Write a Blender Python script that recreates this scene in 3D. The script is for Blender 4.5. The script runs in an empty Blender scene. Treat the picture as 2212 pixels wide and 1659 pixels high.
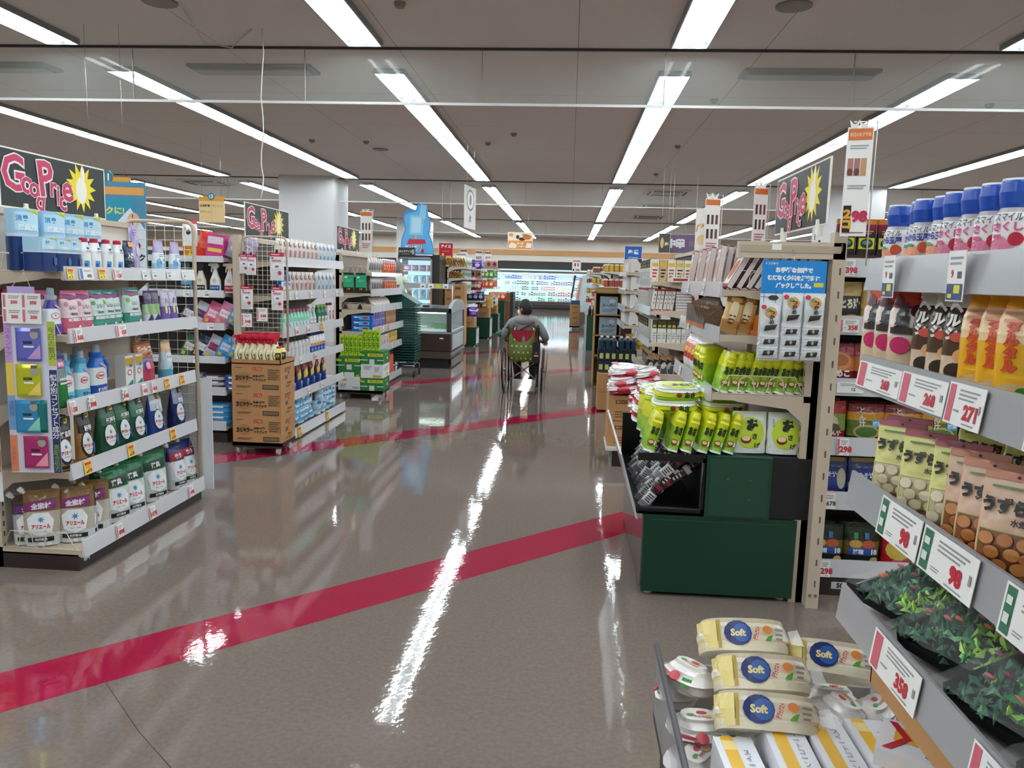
import bpy, math, random
from mathutils import Vector, Matrix
import numpy as np
PI = math.pi
SC = bpy.context.scene
COL = SC.collection

# ---------------------------------------------------------------- camera
def setup_camera():
    p, y, r = .1337, .0692, .0268
    f = Vector((-math.sin(y)*math.cos(p), math.cos(y)*math.cos(p), -math.sin(p)))
    rt = Vector((math.cos(y), math.sin(y), 0)); up = rt.cross(f)
    rr = math.cos(r)*rt + math.sin(r)*up; uu = rr.cross(f)
    cd = bpy.data.cameras.new('camera'); cam = bpy.data.objects.new('camera', cd); COL.objects.link(cam)
    cd.sensor_width = 36; cd.lens = 1700/2212*36; cd.clip_start = .05; cd.clip_end = 200
    m = Matrix((rr, uu, -f)).transposed().to_4x4(); m.translation = (0, 0, 1.45)
    cam.matrix_world = m; SC.camera = cam
setup_camera()
w = bpy.data.worlds.new('world'); SC.world = w; w.use_nodes = True
w.node_tree.nodes['Background'].inputs[0].default_value = (.8, .85, 1, 1)
w.node_tree.nodes['Background'].inputs[1].default_value = .05
SC.view_settings.view_transform = 'Standard'; SC.view_settings.look = 'None'
SC.view_settings.exposure = EXPO if 'EXPO' in globals() else 0.75
SC.view_settings.gamma = 1; SC.view_settings.use_curve_mapping = False
SC.cycles.max_bounces = 7; SC.cycles.diffuse_bounces = 4; SC.cycles.glossy_bounces = 3; SC.cycles.transparent_max_bounces = 14
TUBE = 26.0      # strength of the fluorescent tubes

# ---------------------------------------------------------------- materials
def lin(h):
    h = h.lstrip('#'); c = [int(h[i:i+2], 16)/255 for i in (0, 2, 4)]
    return tuple(x/12.92 if x <= .04045 else ((x+.055)/1.055)**2.4 for x in c) + (1,)
_M = {}
def mt(hexc, rough=.45, metal=0.0, kind='', alpha=1.0, emit=0.0, bump=0.0, bscale=40, tr=0.0):
    key = (hexc, rough, metal, kind, alpha, emit, bump, bscale, tr)
    if key in _M: return _M[key]
    m = bpy.data.materials.new('m_%s_%s' % (hexc.lstrip('#'), kind or len(_M))); m.use_nodes = True; _M[key] = m
    nt = m.node_tree; b = nt.nodes['Principled BSDF']; N = nt.nodes.new; L = nt.links.new
    b.inputs['Base Color'].default_value = lin(hexc); b.inputs['Roughness'].default_value = rough
    b.inputs['Metallic'].default_value = metal; b.inputs['Alpha'].default_value = alpha
    if tr: b.inputs['Transmission Weight'].default_value = tr
    if emit:
        b.inputs['Emission Color'].default_value = lin(hexc); b.inputs['Emission Strength'].default_value = emit
    if bump:
        tc = N('ShaderNodeTexCoord'); n = N('ShaderNodeTexNoise'); n.inputs['Scale'].default_value = bscale
        n.inputs['Detail'].default_value = 1.5; bp = N('ShaderNodeBump'); bp.inputs['Strength'].default_value = bump
        bp.inputs['Distance'].default_value = .01
        L(tc.outputs['Object'], n.inputs['Vector']); L(n.outputs['Fac'], bp.inputs['Height']); L(bp.outputs['Normal'], b.inputs['Normal'])
    return m
def foil(h, rough=.22, bump=.6, bscale=28): return mt(h, rough, kind='film', bump=bump, bscale=bscale)
def ink(h): return mt(h, .35, kind='ink')
def card(h): return mt(h, .75, kind='card')
def noisy(hexa, hexb, scale, rough, kind, bump=0, detail=4, coat=0, bumpscale=None):
    m = bpy.data.materials.new('m_'+kind); m.use_nodes = True; nt = m.node_tree
    b = nt.nodes['Principled BSDF']; N = nt.nodes.new; L = nt.links.new
    tc = N('ShaderNodeTexCoord'); n = N('ShaderNodeTexNoise'); n.inputs['Scale'].default_value = scale; n.inputs['Detail'].default_value = detail
    cr = N('ShaderNodeValToRGB'); cr.color_ramp.elements[0].color = lin(hexa); cr.color_ramp.elements[1].color = lin(hexb)
    cr.color_ramp.elements[0].position = .35; cr.color_ramp.elements[1].position = .65
    L(tc.outputs['Object'], n.inputs['Vector']); L(n.outputs['Fac'], cr.inputs['Fac']); L(cr.outputs['Color'], b.inputs['Base Color'])
    b.inputs['Roughness'].default_value = rough; b.inputs['Coat Weight'].default_value = coat; b.inputs['Coat Roughness'].default_value = .03
    if bump:
        n2 = N('ShaderNodeTexNoise'); n2.inputs['Scale'].default_value = bumpscale or scale; n2.inputs['Detail'].default_value = 3
        bp = N('ShaderNodeBump'); bp.inputs['Strength'].default_value = bump; bp.inputs['Distance'].default_value = .002
        L(tc.outputs['Object'], n2.inputs['Vector']); L(n2.outputs['Fac'], bp.inputs['Height']); L(bp.outputs['Normal'], b.inputs['Normal'])
    return m
def polished(hexa, hexb, kind):
    """waxed vinyl floor: mottled colour, mirror gloss broken up by the slow waviness of the slab"""
    m = noisy(hexa, hexb, 60, .16, kind, detail=6)
    nt = m.node_tree; N = nt.nodes.new; L = nt.links.new; b = nt.nodes['Principled BSDF']
    g = N('ShaderNodeNewGeometry'); n1 = N('ShaderNodeTexNoise'); n1.inputs['Scale'].default_value = 9; n1.inputs['Detail'].default_value = 3
    n2 = N('ShaderNodeTexNoise'); n2.inputs['Scale'].default_value = 45; n2.inputs['Detail'].default_value = 2
    mp = N('ShaderNodeMapping'); mp.inputs['Scale'].default_value = (1, 1, 1)
    L(g.outputs['Position'], mp.inputs['Vector']); L(mp.outputs[0], n1.inputs['Vector']); L(mp.outputs[0], n2.inputs['Vector'])
    b1 = N('ShaderNodeBump'); b1.inputs['Strength'].default_value = .3; b1.inputs['Distance'].default_value = .002
    b2 = N('ShaderNodeBump'); b2.inputs['Strength'].default_value = .35; b2.inputs['Distance'].default_value = .0005
    L(n1.outputs['Fac'], b1.inputs['Height']); L(n2.outputs['Fac'], b2.inputs['Height']); L(b1.outputs[0], b2.inputs['Normal']); L(b2.outputs[0], b.inputs['Normal'])
    b.inputs['Roughness'].default_value = .045; b.inputs['IOR'].default_value = 1.48; b.inputs['Specular IOR Level'].default_value = .6
    return m
def clear(hexc='#f2f6f8', amount=.75, rough=.08, kind='clear'):
    key = ('clear', hexc, amount, rough)
    if key in _M: return _M[key]
    m = bpy.data.materials.new('m_'+kind); m.use_nodes = True; _M[key] = m; nt = m.node_tree; N = nt.nodes.new; L = nt.links.new
    b = nt.nodes['Principled BSDF']; b.inputs['Base Color'].default_value = lin(hexc); b.inputs['Roughness'].default_value = rough
    t = N('ShaderNodeBsdfTransparent'); x = N('ShaderNodeMixShader'); x.inputs[0].default_value = 1-amount
    L(t.outputs[0], x.inputs[1]); L(b.outputs[0], x.inputs[2]); L(x.outputs[0], nt.nodes['Material Output'].inputs[0])
    return m
BEIGE = mt('#c9b9a4', .45); BEIGE_D = mt('#a8957f', .5); WHITE = mt('#eeeeea', .4); CREAM = mt('#e6dfcf', .5)
BLACK = mt('#141416', .4); DBROWN = mt('#2e2220', .45); GREY = mt('#8c8c8c', .45); STEEL = mt('#b8bcc0', .25, 1.0)
RAIL = clear('#e6e6ea', .3, .12, 'rail'); PAPER = card('#f1f0ec'); REDI = ink('#c8283c'); BLKI = ink('#1c1c1e'); GRYI = ink('#9a9a9c')
FILM = clear('#ffffff', .8, .06, 'film_clear'); GLASS = clear('#e8f4f2', .88, .03, 'glass')
KRAFT = card('#b98a5a'); KRAFT_D = card('#9a6f45')

# ---------------------------------------------------------------- text outlines
_T = {}
def text_mesh(s, bold=.0, spacing=1.0):
    key = (s, bold, spacing)
    if key in _T: return _T[key]
    cu = bpy.data.curves.new('t', 'FONT'); cu.body = s; cu.size = 1; cu.offset = bold; cu.align_x = 'CENTER'; cu.align_y = 'CENTER'
    cu.space_character = spacing; cu.space_line = .95; cu.resolution_u = 2
    o = bpy.data.objects.new('t', cu); COL.objects.link(o); bpy.context.view_layer.update()
    me = o.evaluated_get(bpy.context.evaluated_depsgraph_get()).to_mesh()
    v = np.array([q.co[:2] for q in me.vertices]) if len(me.vertices) else np.zeros((0, 2)); f = [tuple(p.vertices) for p in me.polygons]
    if len(v):
        mn, mx = v.min(0), v.max(0); v = v-(mn+mx)/2
        ar = (mx-mn)
    else: ar = np.array([1, 1])
    o.to_mesh_clear() if False else None
    bpy.data.objects.remove(o); bpy.data.curves.remove(cu)
    _T[key] = (v, f, ar); return _T[key]

# ---------------------------------------------------------------- mesh builder
class G:
    def __init__(s): s.v = []; s.f = []; s.m = []; s.sm = []; s.mats = []; s.M = None
    def mi(s, m):
        if m not in s.mats: s.mats.append(m)
        return s.mats.index(m)
    def add(s, vs, fs, m, smooth=False):
        k = len(s.v); i = s.mi(m)
        if s.M is not None: vs = [tuple(s.M @ Vector(q)) for q in vs]
        s.v.extend(vs); s.f.extend(tuple(a+k for a in f) for f in fs); s.m.extend([i]*len(fs)); s.sm.extend([smooth]*len(fs))
        return s
    def box(s, x0, x1, y0, y1, z0, z1, m):
        v = [(x, y, z) for z in (z0, z1) for y in (y0, y1) for x in (x0, x1)]
        return s.add(v, [(0, 2, 3, 1), (4, 5, 7, 6), (0, 1, 5, 4), (2, 6, 7, 3), (0, 4, 6, 2), (1, 3, 7, 5)], m)
    def cbox(s, cx, cy, cz, w, d, h, m): return s.box(cx-w/2, cx+w/2, cy-d/2, cy+d/2, cz-h/2, cz+h/2, m)
    def prism(s, pts, a, b, m, axis='y'):
        """polygon pts extruded from a to b along axis; pts are the two other coordinates in order x,y,z"""
        def q(p, t): return {'x': (t, p[0], p[1]), 'y': (p[0], t, p[1]), 'z': (p[0], p[1], t)}[axis]
        n = len(pts); v = [q(p, a) for p in pts]+[q(p, b) for p in pts]
        return s.add(v, [tuple(range(n)), tuple(range(2*n-1, n-1, -1))]+[(i, i+n, (i+1) % n+n, (i+1) % n) for i in range(n)], m)
    def tube(s, pts, r, m, n=6, closed=False):
        P = [Vector(p) for p in pts]; vs = []; fs = []
        k = len(P); up = Vector((.13, .27, .95)).normalized()
        for i, p in enumerate(P):
            a = P[i-1] if (i > 0 or closed) else P[i]; b = P[(i+1) % k] if (i < k-1 or closed) else P[i]
            t = (b-a).normalized() if (b-a).length > 1e-9 else Vector((0, 0, 1))
            u = t.cross(up)
            if u.length < .05: u = t.cross(Vector((1, 0, 0)))
            u.normalize(); w_ = t.cross(u); rr = r[i] if isinstance(r, (list, tuple)) else r
            vs += [tuple(p+u*math.cos(2*PI*j/n)*rr+w_*math.sin(2*PI*j/n)*rr) for j in range(n)]
        for i in range(k if closed else k-1):
            for j in range(n):
                i2 = (i+1) % k; fs.append((i*n+j, i*n+(j+1) % n, i2*n+(j+1) % n, i2*n+j))
        if not closed: fs += [tuple(range(n-1, -1, -1)), tuple((k-1)*n+j for j in range(n))]
        return s.add(vs, fs, m, True)
    def lathe(s, prof, m, n=14, at=(0, 0, 0), axis='z', cap=True):
        """prof = [(r, z), ...]; m may be a list giving one material per ring"""
        vs = []; k = len(prof)
        for r, z in prof:
            for j in range(n):
                a = 2*PI*j/n; q = (r*math.cos(a), r*math.sin(a), z)
                if axis == 'x': q = (z, q[0], q[1])
                if axis == 'y': q = (q[0], z, q[1])
                vs.append((q[0]+at[0], q[1]+at[1], q[2]+at[2]))
        for i in range(k-1):
            s_m = m[i] if isinstance(m, list) else m
            s.add(vs[i*n:(i+2)*n], [(j, (j+1) % n, n+(j+1) % n, n+j) for j in range(n)], s_m, True)
        if cap:
            s.add(vs[:n], [tuple(range(n-1, -1, -1))], m[0] if isinstance(m, list) else m); s.add(vs[-n:], [tuple(range(n))], m[-1] if isinstance(m, list) else m)
        return s
    def ball(s, c, r, m, n=10, k=6, sc=(1, 1, 1)):
        vs = []
        for i in range(k+1):
            th = PI*i/k
            for j in range(n): vs.append((c[0]+sc[0]*r*math.sin(th)*math.cos(2*PI*j/n), c[1]+sc[1]*r*math.sin(th)*math.sin(2*PI*j/n), c[2]+sc[2]*r*math.cos(th)))
        return s.add(vs, [(i*n+j, (i+1)*n+j, (i+1)*n+(j+1) % n, i*n+(j+1) % n) for i in range(k) for j in range(n)], m, True)
    def build(s, name, parent=None, loc=(0, 0, 0), rz=0, tags=None):
        o = bpy.data.objects.new(name, s.mesh(name)); COL.objects.link(o); o.location = loc; o.rotation_euler = (0, 0, rz)
        if parent: o.parent = parent
        if tags: tag(o, *tags)
        return o
    def mesh(s, name='mesh'):
        me = bpy.data.meshes.new(name); me.from_pydata(s.v, [], s.f)
        for m in s.mats: me.materials.append(m)
        me.polygons.foreach_set('material_index', s.m); me.polygons.foreach_set('use_smooth', s.sm); me.update()
        return me
def tag(o, label, cat, group=None):
    if not 4 <= len(label.split()) <= 16: print('LABEL', len(label.split()), label)
    o['label'] = label; o['category'] = cat
    if group: o['group'] = group
    return o
def empty(name, loc=(0, 0, 0), rz=0, tags=None):
    o = bpy.data.objects.new(name, None); COL.objects.link(o); o.location = loc; o.rotation_euler = (0, 0, rz); o.empty_display_size = .1
    if tags: tag(o, *tags)
    return o
def struct(name, g, kind='structure'):
    o = g.build(name); o['kind'] = kind; return o

# ---- flat decoration: a list of primitives in a (u right, v up) frame, laid on a surface by fn(u, v, eps) -> xyz
def deco(g, items, fn, base=.0006):
    """items: ('rect',cx,cy,w,h,mat) ('ell',cx,cy,rx,ry,mat) ('poly',[(u,v)..],mat) ('text',str,cx,cy,height,mat[,bold[,maxw]]) ('lines',cx,cy,w,h,n,mat) ('burst',cx,cy,r0,r1,n,mat) ('vtext',...)"""
    lvl = 0
    for it in items:
        lvl += 1; e = base*(1+.45*lvl); k = it[0]
        if k == 'rect':
            _, cx, cy, w, h, m = it; nu = max(1, min(12, int(w/.008))); nv = max(1, min(8, int(h/.015)))
            vs = [fn(cx-w/2+w*i/nu, cy-h/2+h*j/nv, e) for j in range(nv+1) for i in range(nu+1)]
            g.add(vs, [(j*(nu+1)+i, j*(nu+1)+i+1, (j+1)*(nu+1)+i+1, (j+1)*(nu+1)+i) for j in range(nv) for i in range(nu)], m)
        elif k == 'ell':
            _, cx, cy, rx, ry, m = it; n = 14
            vs = [fn(cx, cy, e)]+[fn(cx+rx*.55*math.cos(2*PI*i/n), cy+ry*.55*math.sin(2*PI*i/n), e) for i in range(n)]+[fn(cx+rx*math.cos(2*PI*i/n), cy+ry*math.sin(2*PI*i/n), e) for i in range(n)]
            g.add(vs, [(0, 1+i, 1+(i+1) % n) for i in range(n)]+[(1+i, 1+n+i, 1+n+(i+1) % n, 1+(i+1) % n) for i in range(n)], m)
        elif k == 'poly':
            pp = it[1]; lo, hi = min(b for _, b in pp), max(b for _, b in pp); nv = max(2, min(10, int((hi-lo)/.012))); cuts = sorted(set([lo+(hi-lo)*i/nv for i in range(nv+1)]+[b for _, b in pp])); spans = []
            for c_ in cuts:
                c2 = min(c_+1.3e-6, hi-1.3e-6); xs = [a0+(a1-a0)*(c2-b0)/(b1-b0) for (a0, b0), (a1, b1) in zip(pp, pp[1:]+pp[:1]) if (b0-c2)*(b1-c2) < 0]
                spans.append((min(xs), max(xs)) if xs else spans[-1] if spans else (pp[0][0], pp[0][0]))
            nu = max(1, min(12, int(max(b-a for a, b in spans)/.008)))
            g.add([fn(a+(b-a)*i/nu, c_, e) for (a, b), c_ in zip(spans, cuts) for i in range(nu+1)], [(j*(nu+1)+i, j*(nu+1)+i+1, (j+1)*(nu+1)+i+1, (j+1)*(nu+1)+i) for j in range(len(cuts)-1) for i in range(nu)], it[2])
        elif k == 'burst':
            _, cx, cy, r0, r1, n, m = it
            P = [(cx+(r1 if i % 2 else r0)*math.cos(PI*i/n), cy+(r1 if i % 2 else r0)*math.sin(PI*i/n)) for i in range(2*n)]
            g.add([fn(cx, cy, e)]+[fn(a, b, e) for a, b in P], [(0, 1+i, 1+(i+1) % (2*n)) for i in range(2*n)], m)
        elif k == 'lines':
            _, cx, cy, w, h, n, m = it
            for i in range(n):
                yy = cy+h/2-h*(i+.5)/n; ww = w*(1-.25*((i*7) % 3)/2); t = h/n*.22
                g.add([fn(cx-w/2, yy-t, e), fn(cx-w/2+ww, yy-t, e), fn(cx-w/2+ww, yy+t, e), fn(cx-w/2, yy+t, e)], [(0, 1, 2, 3)], m)
        elif k in ('text', 'vtext'):
            s_, cx, cy, h, m = it[1:6]; bold = it[6] if len(it) > 6 else .0; mw = it[7] if len(it) > 7 else None; rot = it[8] if len(it) > 8 else 0
            if k == 'vtext': s_ = '\n'.join(s_)
            v, f, ar = text_mesh(s_, bold); sc = h/max(ar[1], 1e-6); sx = sc
            if mw and ar[0]*sc > mw: sx = mw/ar[0]
            ca, sa = math.cos(rot), math.sin(rot)
            g.add([fn(cx+(a*sx*ca-b*sc*sa), cy+(a*sx*sa+b*sc*ca), e) for a, b in v], f, m)
def on_front(y): return lambda u, v, e: (u, y-e, v)           # faces -Y
def on_back(y): return lambda u, v, e: (-u, y+e, v)
def on_right(x): return lambda u, v, e: (x+e, u, v)           # faces +X, u runs +Y
def on_left(x): return lambda u, v, e: (x-e, -u, v)           # faces -X, u runs -Y
def on_top(z): return lambda u, v, e: (u, v, z+e)

# ---- packages: stack of superellipse rings with coloured bands and a printed front
def interp(tab, v):
    for (a, x), (b, y) in zip(tab, tab[1:]):
        if v <= b: return x+(y-x)*(v-a)/max(b-a, 1e-9)
    return tab[-1][1]
def package(w, h, d, bands, items=(), wf=((0, 1), (1, 1)), df=((0, 1), (1, 1)), e=1.0, n=16, rows=8, jit=0, seed=0, g=None, z0=0, back=None, lean=0):
    """bands: [(v_top, mat), ...] from the base up, v in 0..1; wf / df: width / depth factor against v"""
    g = g or G(); R = random.Random(seed)
    vs_ = sorted(set([i/rows for i in range(rows+1)]+[b[0] for b in bands]+[a for a, _ in wf]+[a for a, _ in df]))
    off = {v: (R.uniform(-jit, jit), R.uniform(-jit, jit)) for v in vs_}
    ring = []
    for v in vs_:
        W = w/2*interp(wf, v); D = d/2*interp(df, v)
        for j in range(n):
            a = 2*PI*j/n+PI/n*0; c, s_ = math.cos(a), math.sin(a)
            jx = 1+off[v][0]+R.uniform(-jit, jit)*.6
            ring.append((W*jx*math.copysign(abs(c)**e, c), D*(1+off[v][1]*2)*math.copysign(abs(s_)**e, s_), z0+v*h))
    for i in range(len(vs_)-1):
        vm = (vs_[i]+vs_[i+1])/2; m = next(b[1] for b in bands if vm <= b[0]+1e-6)
        if back:
            fr = [(j, (j+1) % n, n+(j+1) % n, n+j) for j in range(n)]
            g.add(ring[i*n:(i+2)*n], [q for j, q in enumerate(fr) if j >= n/2], m, True); g.add(ring[i*n:(i+2)*n], [q for j, q in enumerate(fr) if j < n/2], back, True)
        else: g.add(ring[i*n:(i+2)*n], [(j, (j+1) % n, n+(j+1) % n, n+j) for j in range(n)], m, True)
    g.add(ring[:n], [tuple(range(n-1, -1, -1))], bands[0][1]); g.add(ring[-n:], [tuple(range(n))], bands[-1][1])
    def fn(u, v, ep):
        t = min(max(v/h, 0), 1); W = w/2*interp(wf, t); D = d/2*interp(df, t); x = min(abs(u)/max(W, 1e-6), 1)
        # sit just outside the faceted ring, not the ideal curve
        
        # height of the faceted ring (a chord of the ideal curve), so print hugs the film
        k = n//4; best = None
        for j in range(k+1):
            a0 = PI/2-2*PI*j/n; x0 = abs(math.cos(a0))**e; y0 = max(0., math.sin(a0))**e
            if j and x <= x0+1e-9:
                f_ = (x-px)/max(x0-px, 1e-9); best = py+(y0-py)*f_; break
            px, py = x0, y0
        if best is None: best = (max(0, 1-x**(2/e)))**(e/2)
        return (u, -D*(1+jit*1.5)*best-ep-.0003, z0+v)
    if items: deco(g, items, fn, .0011)
    return g
STAND = dict(wf=((0, .96), (.12, 1), (.8, 1), (1, .97)), df=((0, 1), (.35, .95), (.75, .45), (.93, .06), (1, .04)), e=.8)   # stand-up pouch
PILLOW = dict(wf=((0, 1), (.1, .97), (.9, .97), (1, 1)), df=((0, .03), (.07, .2), (.25, .85), (.5, 1), (.75, .85), (.93, .2), (1, .03)), e=.8)

class P:
    """prototype: parts = [(name, mesh)]; a single part makes a single-mesh thing"""
    def __init__(s, name, *parts, cat=None): s.name = name; s.parts = [(n, g.mesh(n) if isinstance(g, G) else g) for n, g in parts]; s.cat = cat or name.replace('_', ' ')
def put(p, loc, rz=0, label='', group=None, tilt=0, roll=0, s=1, cat=None):
    if len(p.parts) == 1: o = bpy.data.objects.new(p.name, p.parts[0][1]); COL.objects.link(o)
    else:
        o = bpy.data.objects.new(p.name, None); o.empty_display_size = .05; COL.objects.link(o)
        for n, me in p.parts:
            c = bpy.data.objects.new(n, me); COL.objects.link(c); c.parent = o
    o.matrix_world = Matrix.Translation(loc) @ Matrix.Rotation(rz, 4, 'Z') @ Matrix.Rotation(tilt, 4, 'X') @ Matrix.Rotation(roll, 4, 'Y') @ Matrix.Diagonal((s, s, s, 1))
    tag(o, label, cat or p.cat, group); return o
ORD = 'first second third fourth fifth sixth seventh eighth ninth tenth eleventh twelfth thirteenth fourteenth fifteenth sixteenth seventeenth eighteenth nineteenth twentieth'.split()
def ordn(i): return ORD[i] if i < 20 else str(i+1)+'th'
RND = random.Random(7)
def row(p, look, where, pts, rz=0, tilt=0, group=None, end='near end', jz=.04, roll=0, s=1, cat=None):
    """a counted row: pts in order from the named end"""
    n = len(pts)
    for i, q in enumerate(pts):
        lab = '%s %s' % (look, where) if n == 1 else '%s %s, %s from the %s' % (look, where, ordn(i), end)
        if end == 'left' and n > 1: lab = '%s %s, %s from left' % (look, where, ordn(i))
        put(p, q, rz+RND.uniform(-jz, jz), lab, group or (p.cat+'s '+where if n > 1 else None), tilt, roll, s, cat)
def xr(xs, y, z): return [(x, y, z) for x in xs]
def yr(x, ys, z): return [(x, y, z) for y in ys]
EAST = PI/2; WEST = -PI/2      # a front built facing -Y turned to face +X / -X
# ================================================================ the room
CH = 3.45
FLOOR_M = polished('#796c64', '#82756d', 'floor'); STRIPE_M = polished('#a01a3e', '#a81f44', 'stripe')
struct('floor', G().box(-22, 16, -4, 40, -.1, 0, FLOOR_M))
def ceiling_mat():
    m = noisy('#cfc6bf', '#dcd4ce', 120, .9, 'ceiling', detail=8)
    nt = m.node_tree; N = nt.nodes.new; L = nt.links.new; b = nt.nodes['Principled BSDF']
    g = N('ShaderNodeNewGeometry'); br = N('ShaderNodeTexBrick'); br.inputs['Scale'].default_value = 1; br.offset = 0
    br.inputs['Brick Width'].default_value = 1.6; br.inputs['Row Height'].default_value = 1.8; br.inputs['Mortar Size'].default_value = .004
    L(g.outputs['Position'], br.inputs['Vector']); mx = N('ShaderNodeMix'); mx.data_type = 'RGBA'; mx.blend_type = 'MULTIPLY'
    src = b.inputs['Base Color'].links[0].from_socket; br.inputs['Color1'].default_value = (1, 1, 1, 1); br.inputs['Color2'].default_value = (1, 1, 1, 1); br.inputs['Mortar'].default_value = (.45, .43, .42, 1)
    mx.inputs[0].default_value = 1; L(src, mx.inputs[6]); L(br.outputs['Color'], mx.inputs[7]); L(mx.outputs[2], b.inputs['Base Color'])
    return m
struct('ceiling', G().box(-22, 16, -4, 40, CH, CH+.1, ceiling_mat()))
WALLM = mt('#f3ebe0', .8)
struct('wall_back', G().box(-22, 16, 40, 40.2, 0, CH, WALLM))
struct('wall_left', G().box(-22.2, -22, -4, 40, 0, CH, mt('#ece0c8', .8)))
struct('wall_right', G().box(16, 16.2, -4, 40, 0, CH, WALLM))
struct('wall_front', G().box(-22, 16, -4.2, -4, 0, CH, WALLM))
struct('trim_1', G().box(-22, 16, 39.95, 40, 2.62, 2.86, mt('#e0a870', .7)))
g = G().box(-22, 16, 39.2, 40, 1.95, 2.3, mt('#3b3230', .6)).box(-22, 16, 39.0, 39.2, 1.72, 2.28, mt('#3b3230', .6))
struct('trim_2', g)
# red diagonal stripes, 4.15 m apart, 45 degrees
for i, c0 in enumerate((4.08, 8.26, 12.42, 16.6, 20.8)):
    wdt = .42; x0, x1 = (-2.9 if i else -3.6), (1.2 if i != 0 else .9)
    if i == 0: x0, x1 = -5, 1.1
    g = G().add([(x0, x0+c0, .0005), (x1, x1+c0, .0005), (x1, x1+c0+wdt, .0005), (x0, x0+c0+wdt, .0005)], [(0, 1, 2, 3)], STRIPE_M)
    struct('trim_%d' % (i+3), g)
# columns
CM = mt('#d9d9da', .75)
struct('column_left', G().box(-6.12, -4.96, 16.4, 17.5, 0, CH, CM))
struct('column_right', G().box(5.15, 6.22, 16.5, 17.6, 0, CH, CM))
struct('column_far', G().box(-6.1, -5.0, 27.6, 28.7, 0, CH, CM))
# hanging glass smoke barriers
for nm, yy, off in (('near', 7.22, -.84), ('middle', 16.8, -.99), ('far', 27.7, -.9)):
    r = empty('smoke_barrier', (0, yy, CH), 0, ('clear glass smoke barrier hanging across the ceiling, %s one' % nm if nm != 'near' else 'clear glass smoke barrier hanging across the ceiling closest to the viewer', 'smoke barrier', 'glass smoke barriers'))
    G().box(-22, 16, -.003, .003, -.47, 0, clear('#dfe8e4', .9, .03, 'barrier')).build('glass_panel', r)
    G().box(-22, 16, -.009, .009, -.49, -.468, mt('#e4e4e2', .4)).build('bottom_rail', r)
    G().box(-22, 16, -.012, .012, -.02, 0, mt('#3c3a38', .5)).build('top_rail', r)
    for k in range(-12, 11):
        x = off+1.6*k
        if -21.9 < x < 15.9 and (abs(x) < 4+yy*.62): G().box(x-.004, x+.004, -.006, .006, -.47, 0, mt('#9a9a98', .4)).build('joint_strip', r)
# ---- fluorescent fixtures
TUBE_M = mt('#f1faff', .5, emit=TUBE, kind='tube'); REFL = mt('#7d8484', .3); 
def fixture(length):
    h = G(); W = .15
    h.box(-W, W, 0, length, -.012, 0, REFL)
    for s in (-1, 1):
        h.box(s*W-.006, s*W+.006, 0, length, -.05, 0, REFL)
    h.box(-W, W, 0, .012, -.05, 0, REFL).box(-W, W, length-.012, length, -.05, 0, REFL)
    h.prism([(-.03, -.012), (.03, -.012), (0, -.045)], .012, length-.012, REFL)
    t = []
    for s in (-1, 1):
        t.append(G().lathe([(.0145, .03), (.0145, length-.03)], TUBE_M, 8, (s*.08, 0, -.032), 'y'))
    return P('ceiling_light', ('housing', h), ('fluorescent_tube', t[0]), ('fluorescent_tube', t[1]), cat='ceiling light')
FX = {2.4: fixture(2.4), 1.28: fixture(1.26)}
rows_x = [(-18.2, 'seventh row left of the aisle'), (-15.5, 'sixth row left of the aisle'), (-12.75, 'fifth row left of the aisle'), (-10.0, 'fourth row left of the aisle'), (-7.3, 'third row left of the aisle'), (-4.57, 'second row left of the aisle'), (-1.84, 'row left of the aisle centre'),
          (.93, 'row right of the aisle centre'), (3.6, 'second row right of the aisle'), (6.33, 'third row right of the aisle'), (9.1, 'fourth row right of the aisle'), (11.85, 'fifth row right of the aisle')]
def lights():
    for X_, nm in rows_x:
        segs = [(7.02-2.4*k, 2.4) for k in (1, 2, 3, 4)][::-1]+[(7.92, 1.28)]+[(9.2+2.4*k, 2.4) for k in range(3)]+[(17.5+2.4*k, 2.4) for k in range(4)]+[(28.3+2.4*k, 2.4) for k in range(4)]+[(38.0, 1.28)]
        vis = [s for s in segs]
        for i, (y, l) in enumerate(vis):
            if y < 2.3 and abs(X_) > 8: continue
            if abs(X_-0) > 12 and y < 9: continue
            put(FX[l], (X_, y+.01, CH), 0, 'fluorescent ceiling light in %s, %s counting away from the viewer' % (nm, ordn(i)), 'fluorescent lights in the '+nm)
lights()
# unlit fixtures set crosswise and other ceiling fittings
g = G().box(-.62, .62, -.16, .16, -.03, 0, mt('#8f8a82', .6)).box(-.6, .6, -.14, .14, -.034, -.03, mt('#7a746c', .5))
unlit = P('unlit_ceiling_light', ('housing', g), ('diffuser', G().box(-.57, .57, -.1, .1, -.05, -.034, mt('#95908a', .5))), cat='ceiling light')
for x, l in ((-3.2, 'left of the hanging white cord'), (2.18, 'over the aisle right of centre'), (-5.9, 'at the left edge of the view')):
    put(unlit, (x, 7.95, CH), 0, 'unlit grey ceiling light set crosswise '+l, 'unlit crosswise ceiling lights')
ac = G(); ac.box(-.48, .48, -.48, .48, -.03, 0, mt('#c8c2ba', .6)).box(-.3, .3, -.3, .3, -.04, -.03, mt('#a39c94', .7))
acs = P('air_conditioner', ('panel', ac), ('louvre', G().box(-.32, .32, -.42, -.37, -.045, -.03, mt('#3a3734', .6)).box(-.32, .32, .37, .42, -.045, -.03, mt('#3a3734', .6)).box(.37, .42, -.32, .32, -.045, -.03, mt('#3a3734', .6)).box(-.42, -.37, -.32, .32, -.045, -.03, mt('#3a3734', .6))), cat='air conditioner')
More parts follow.
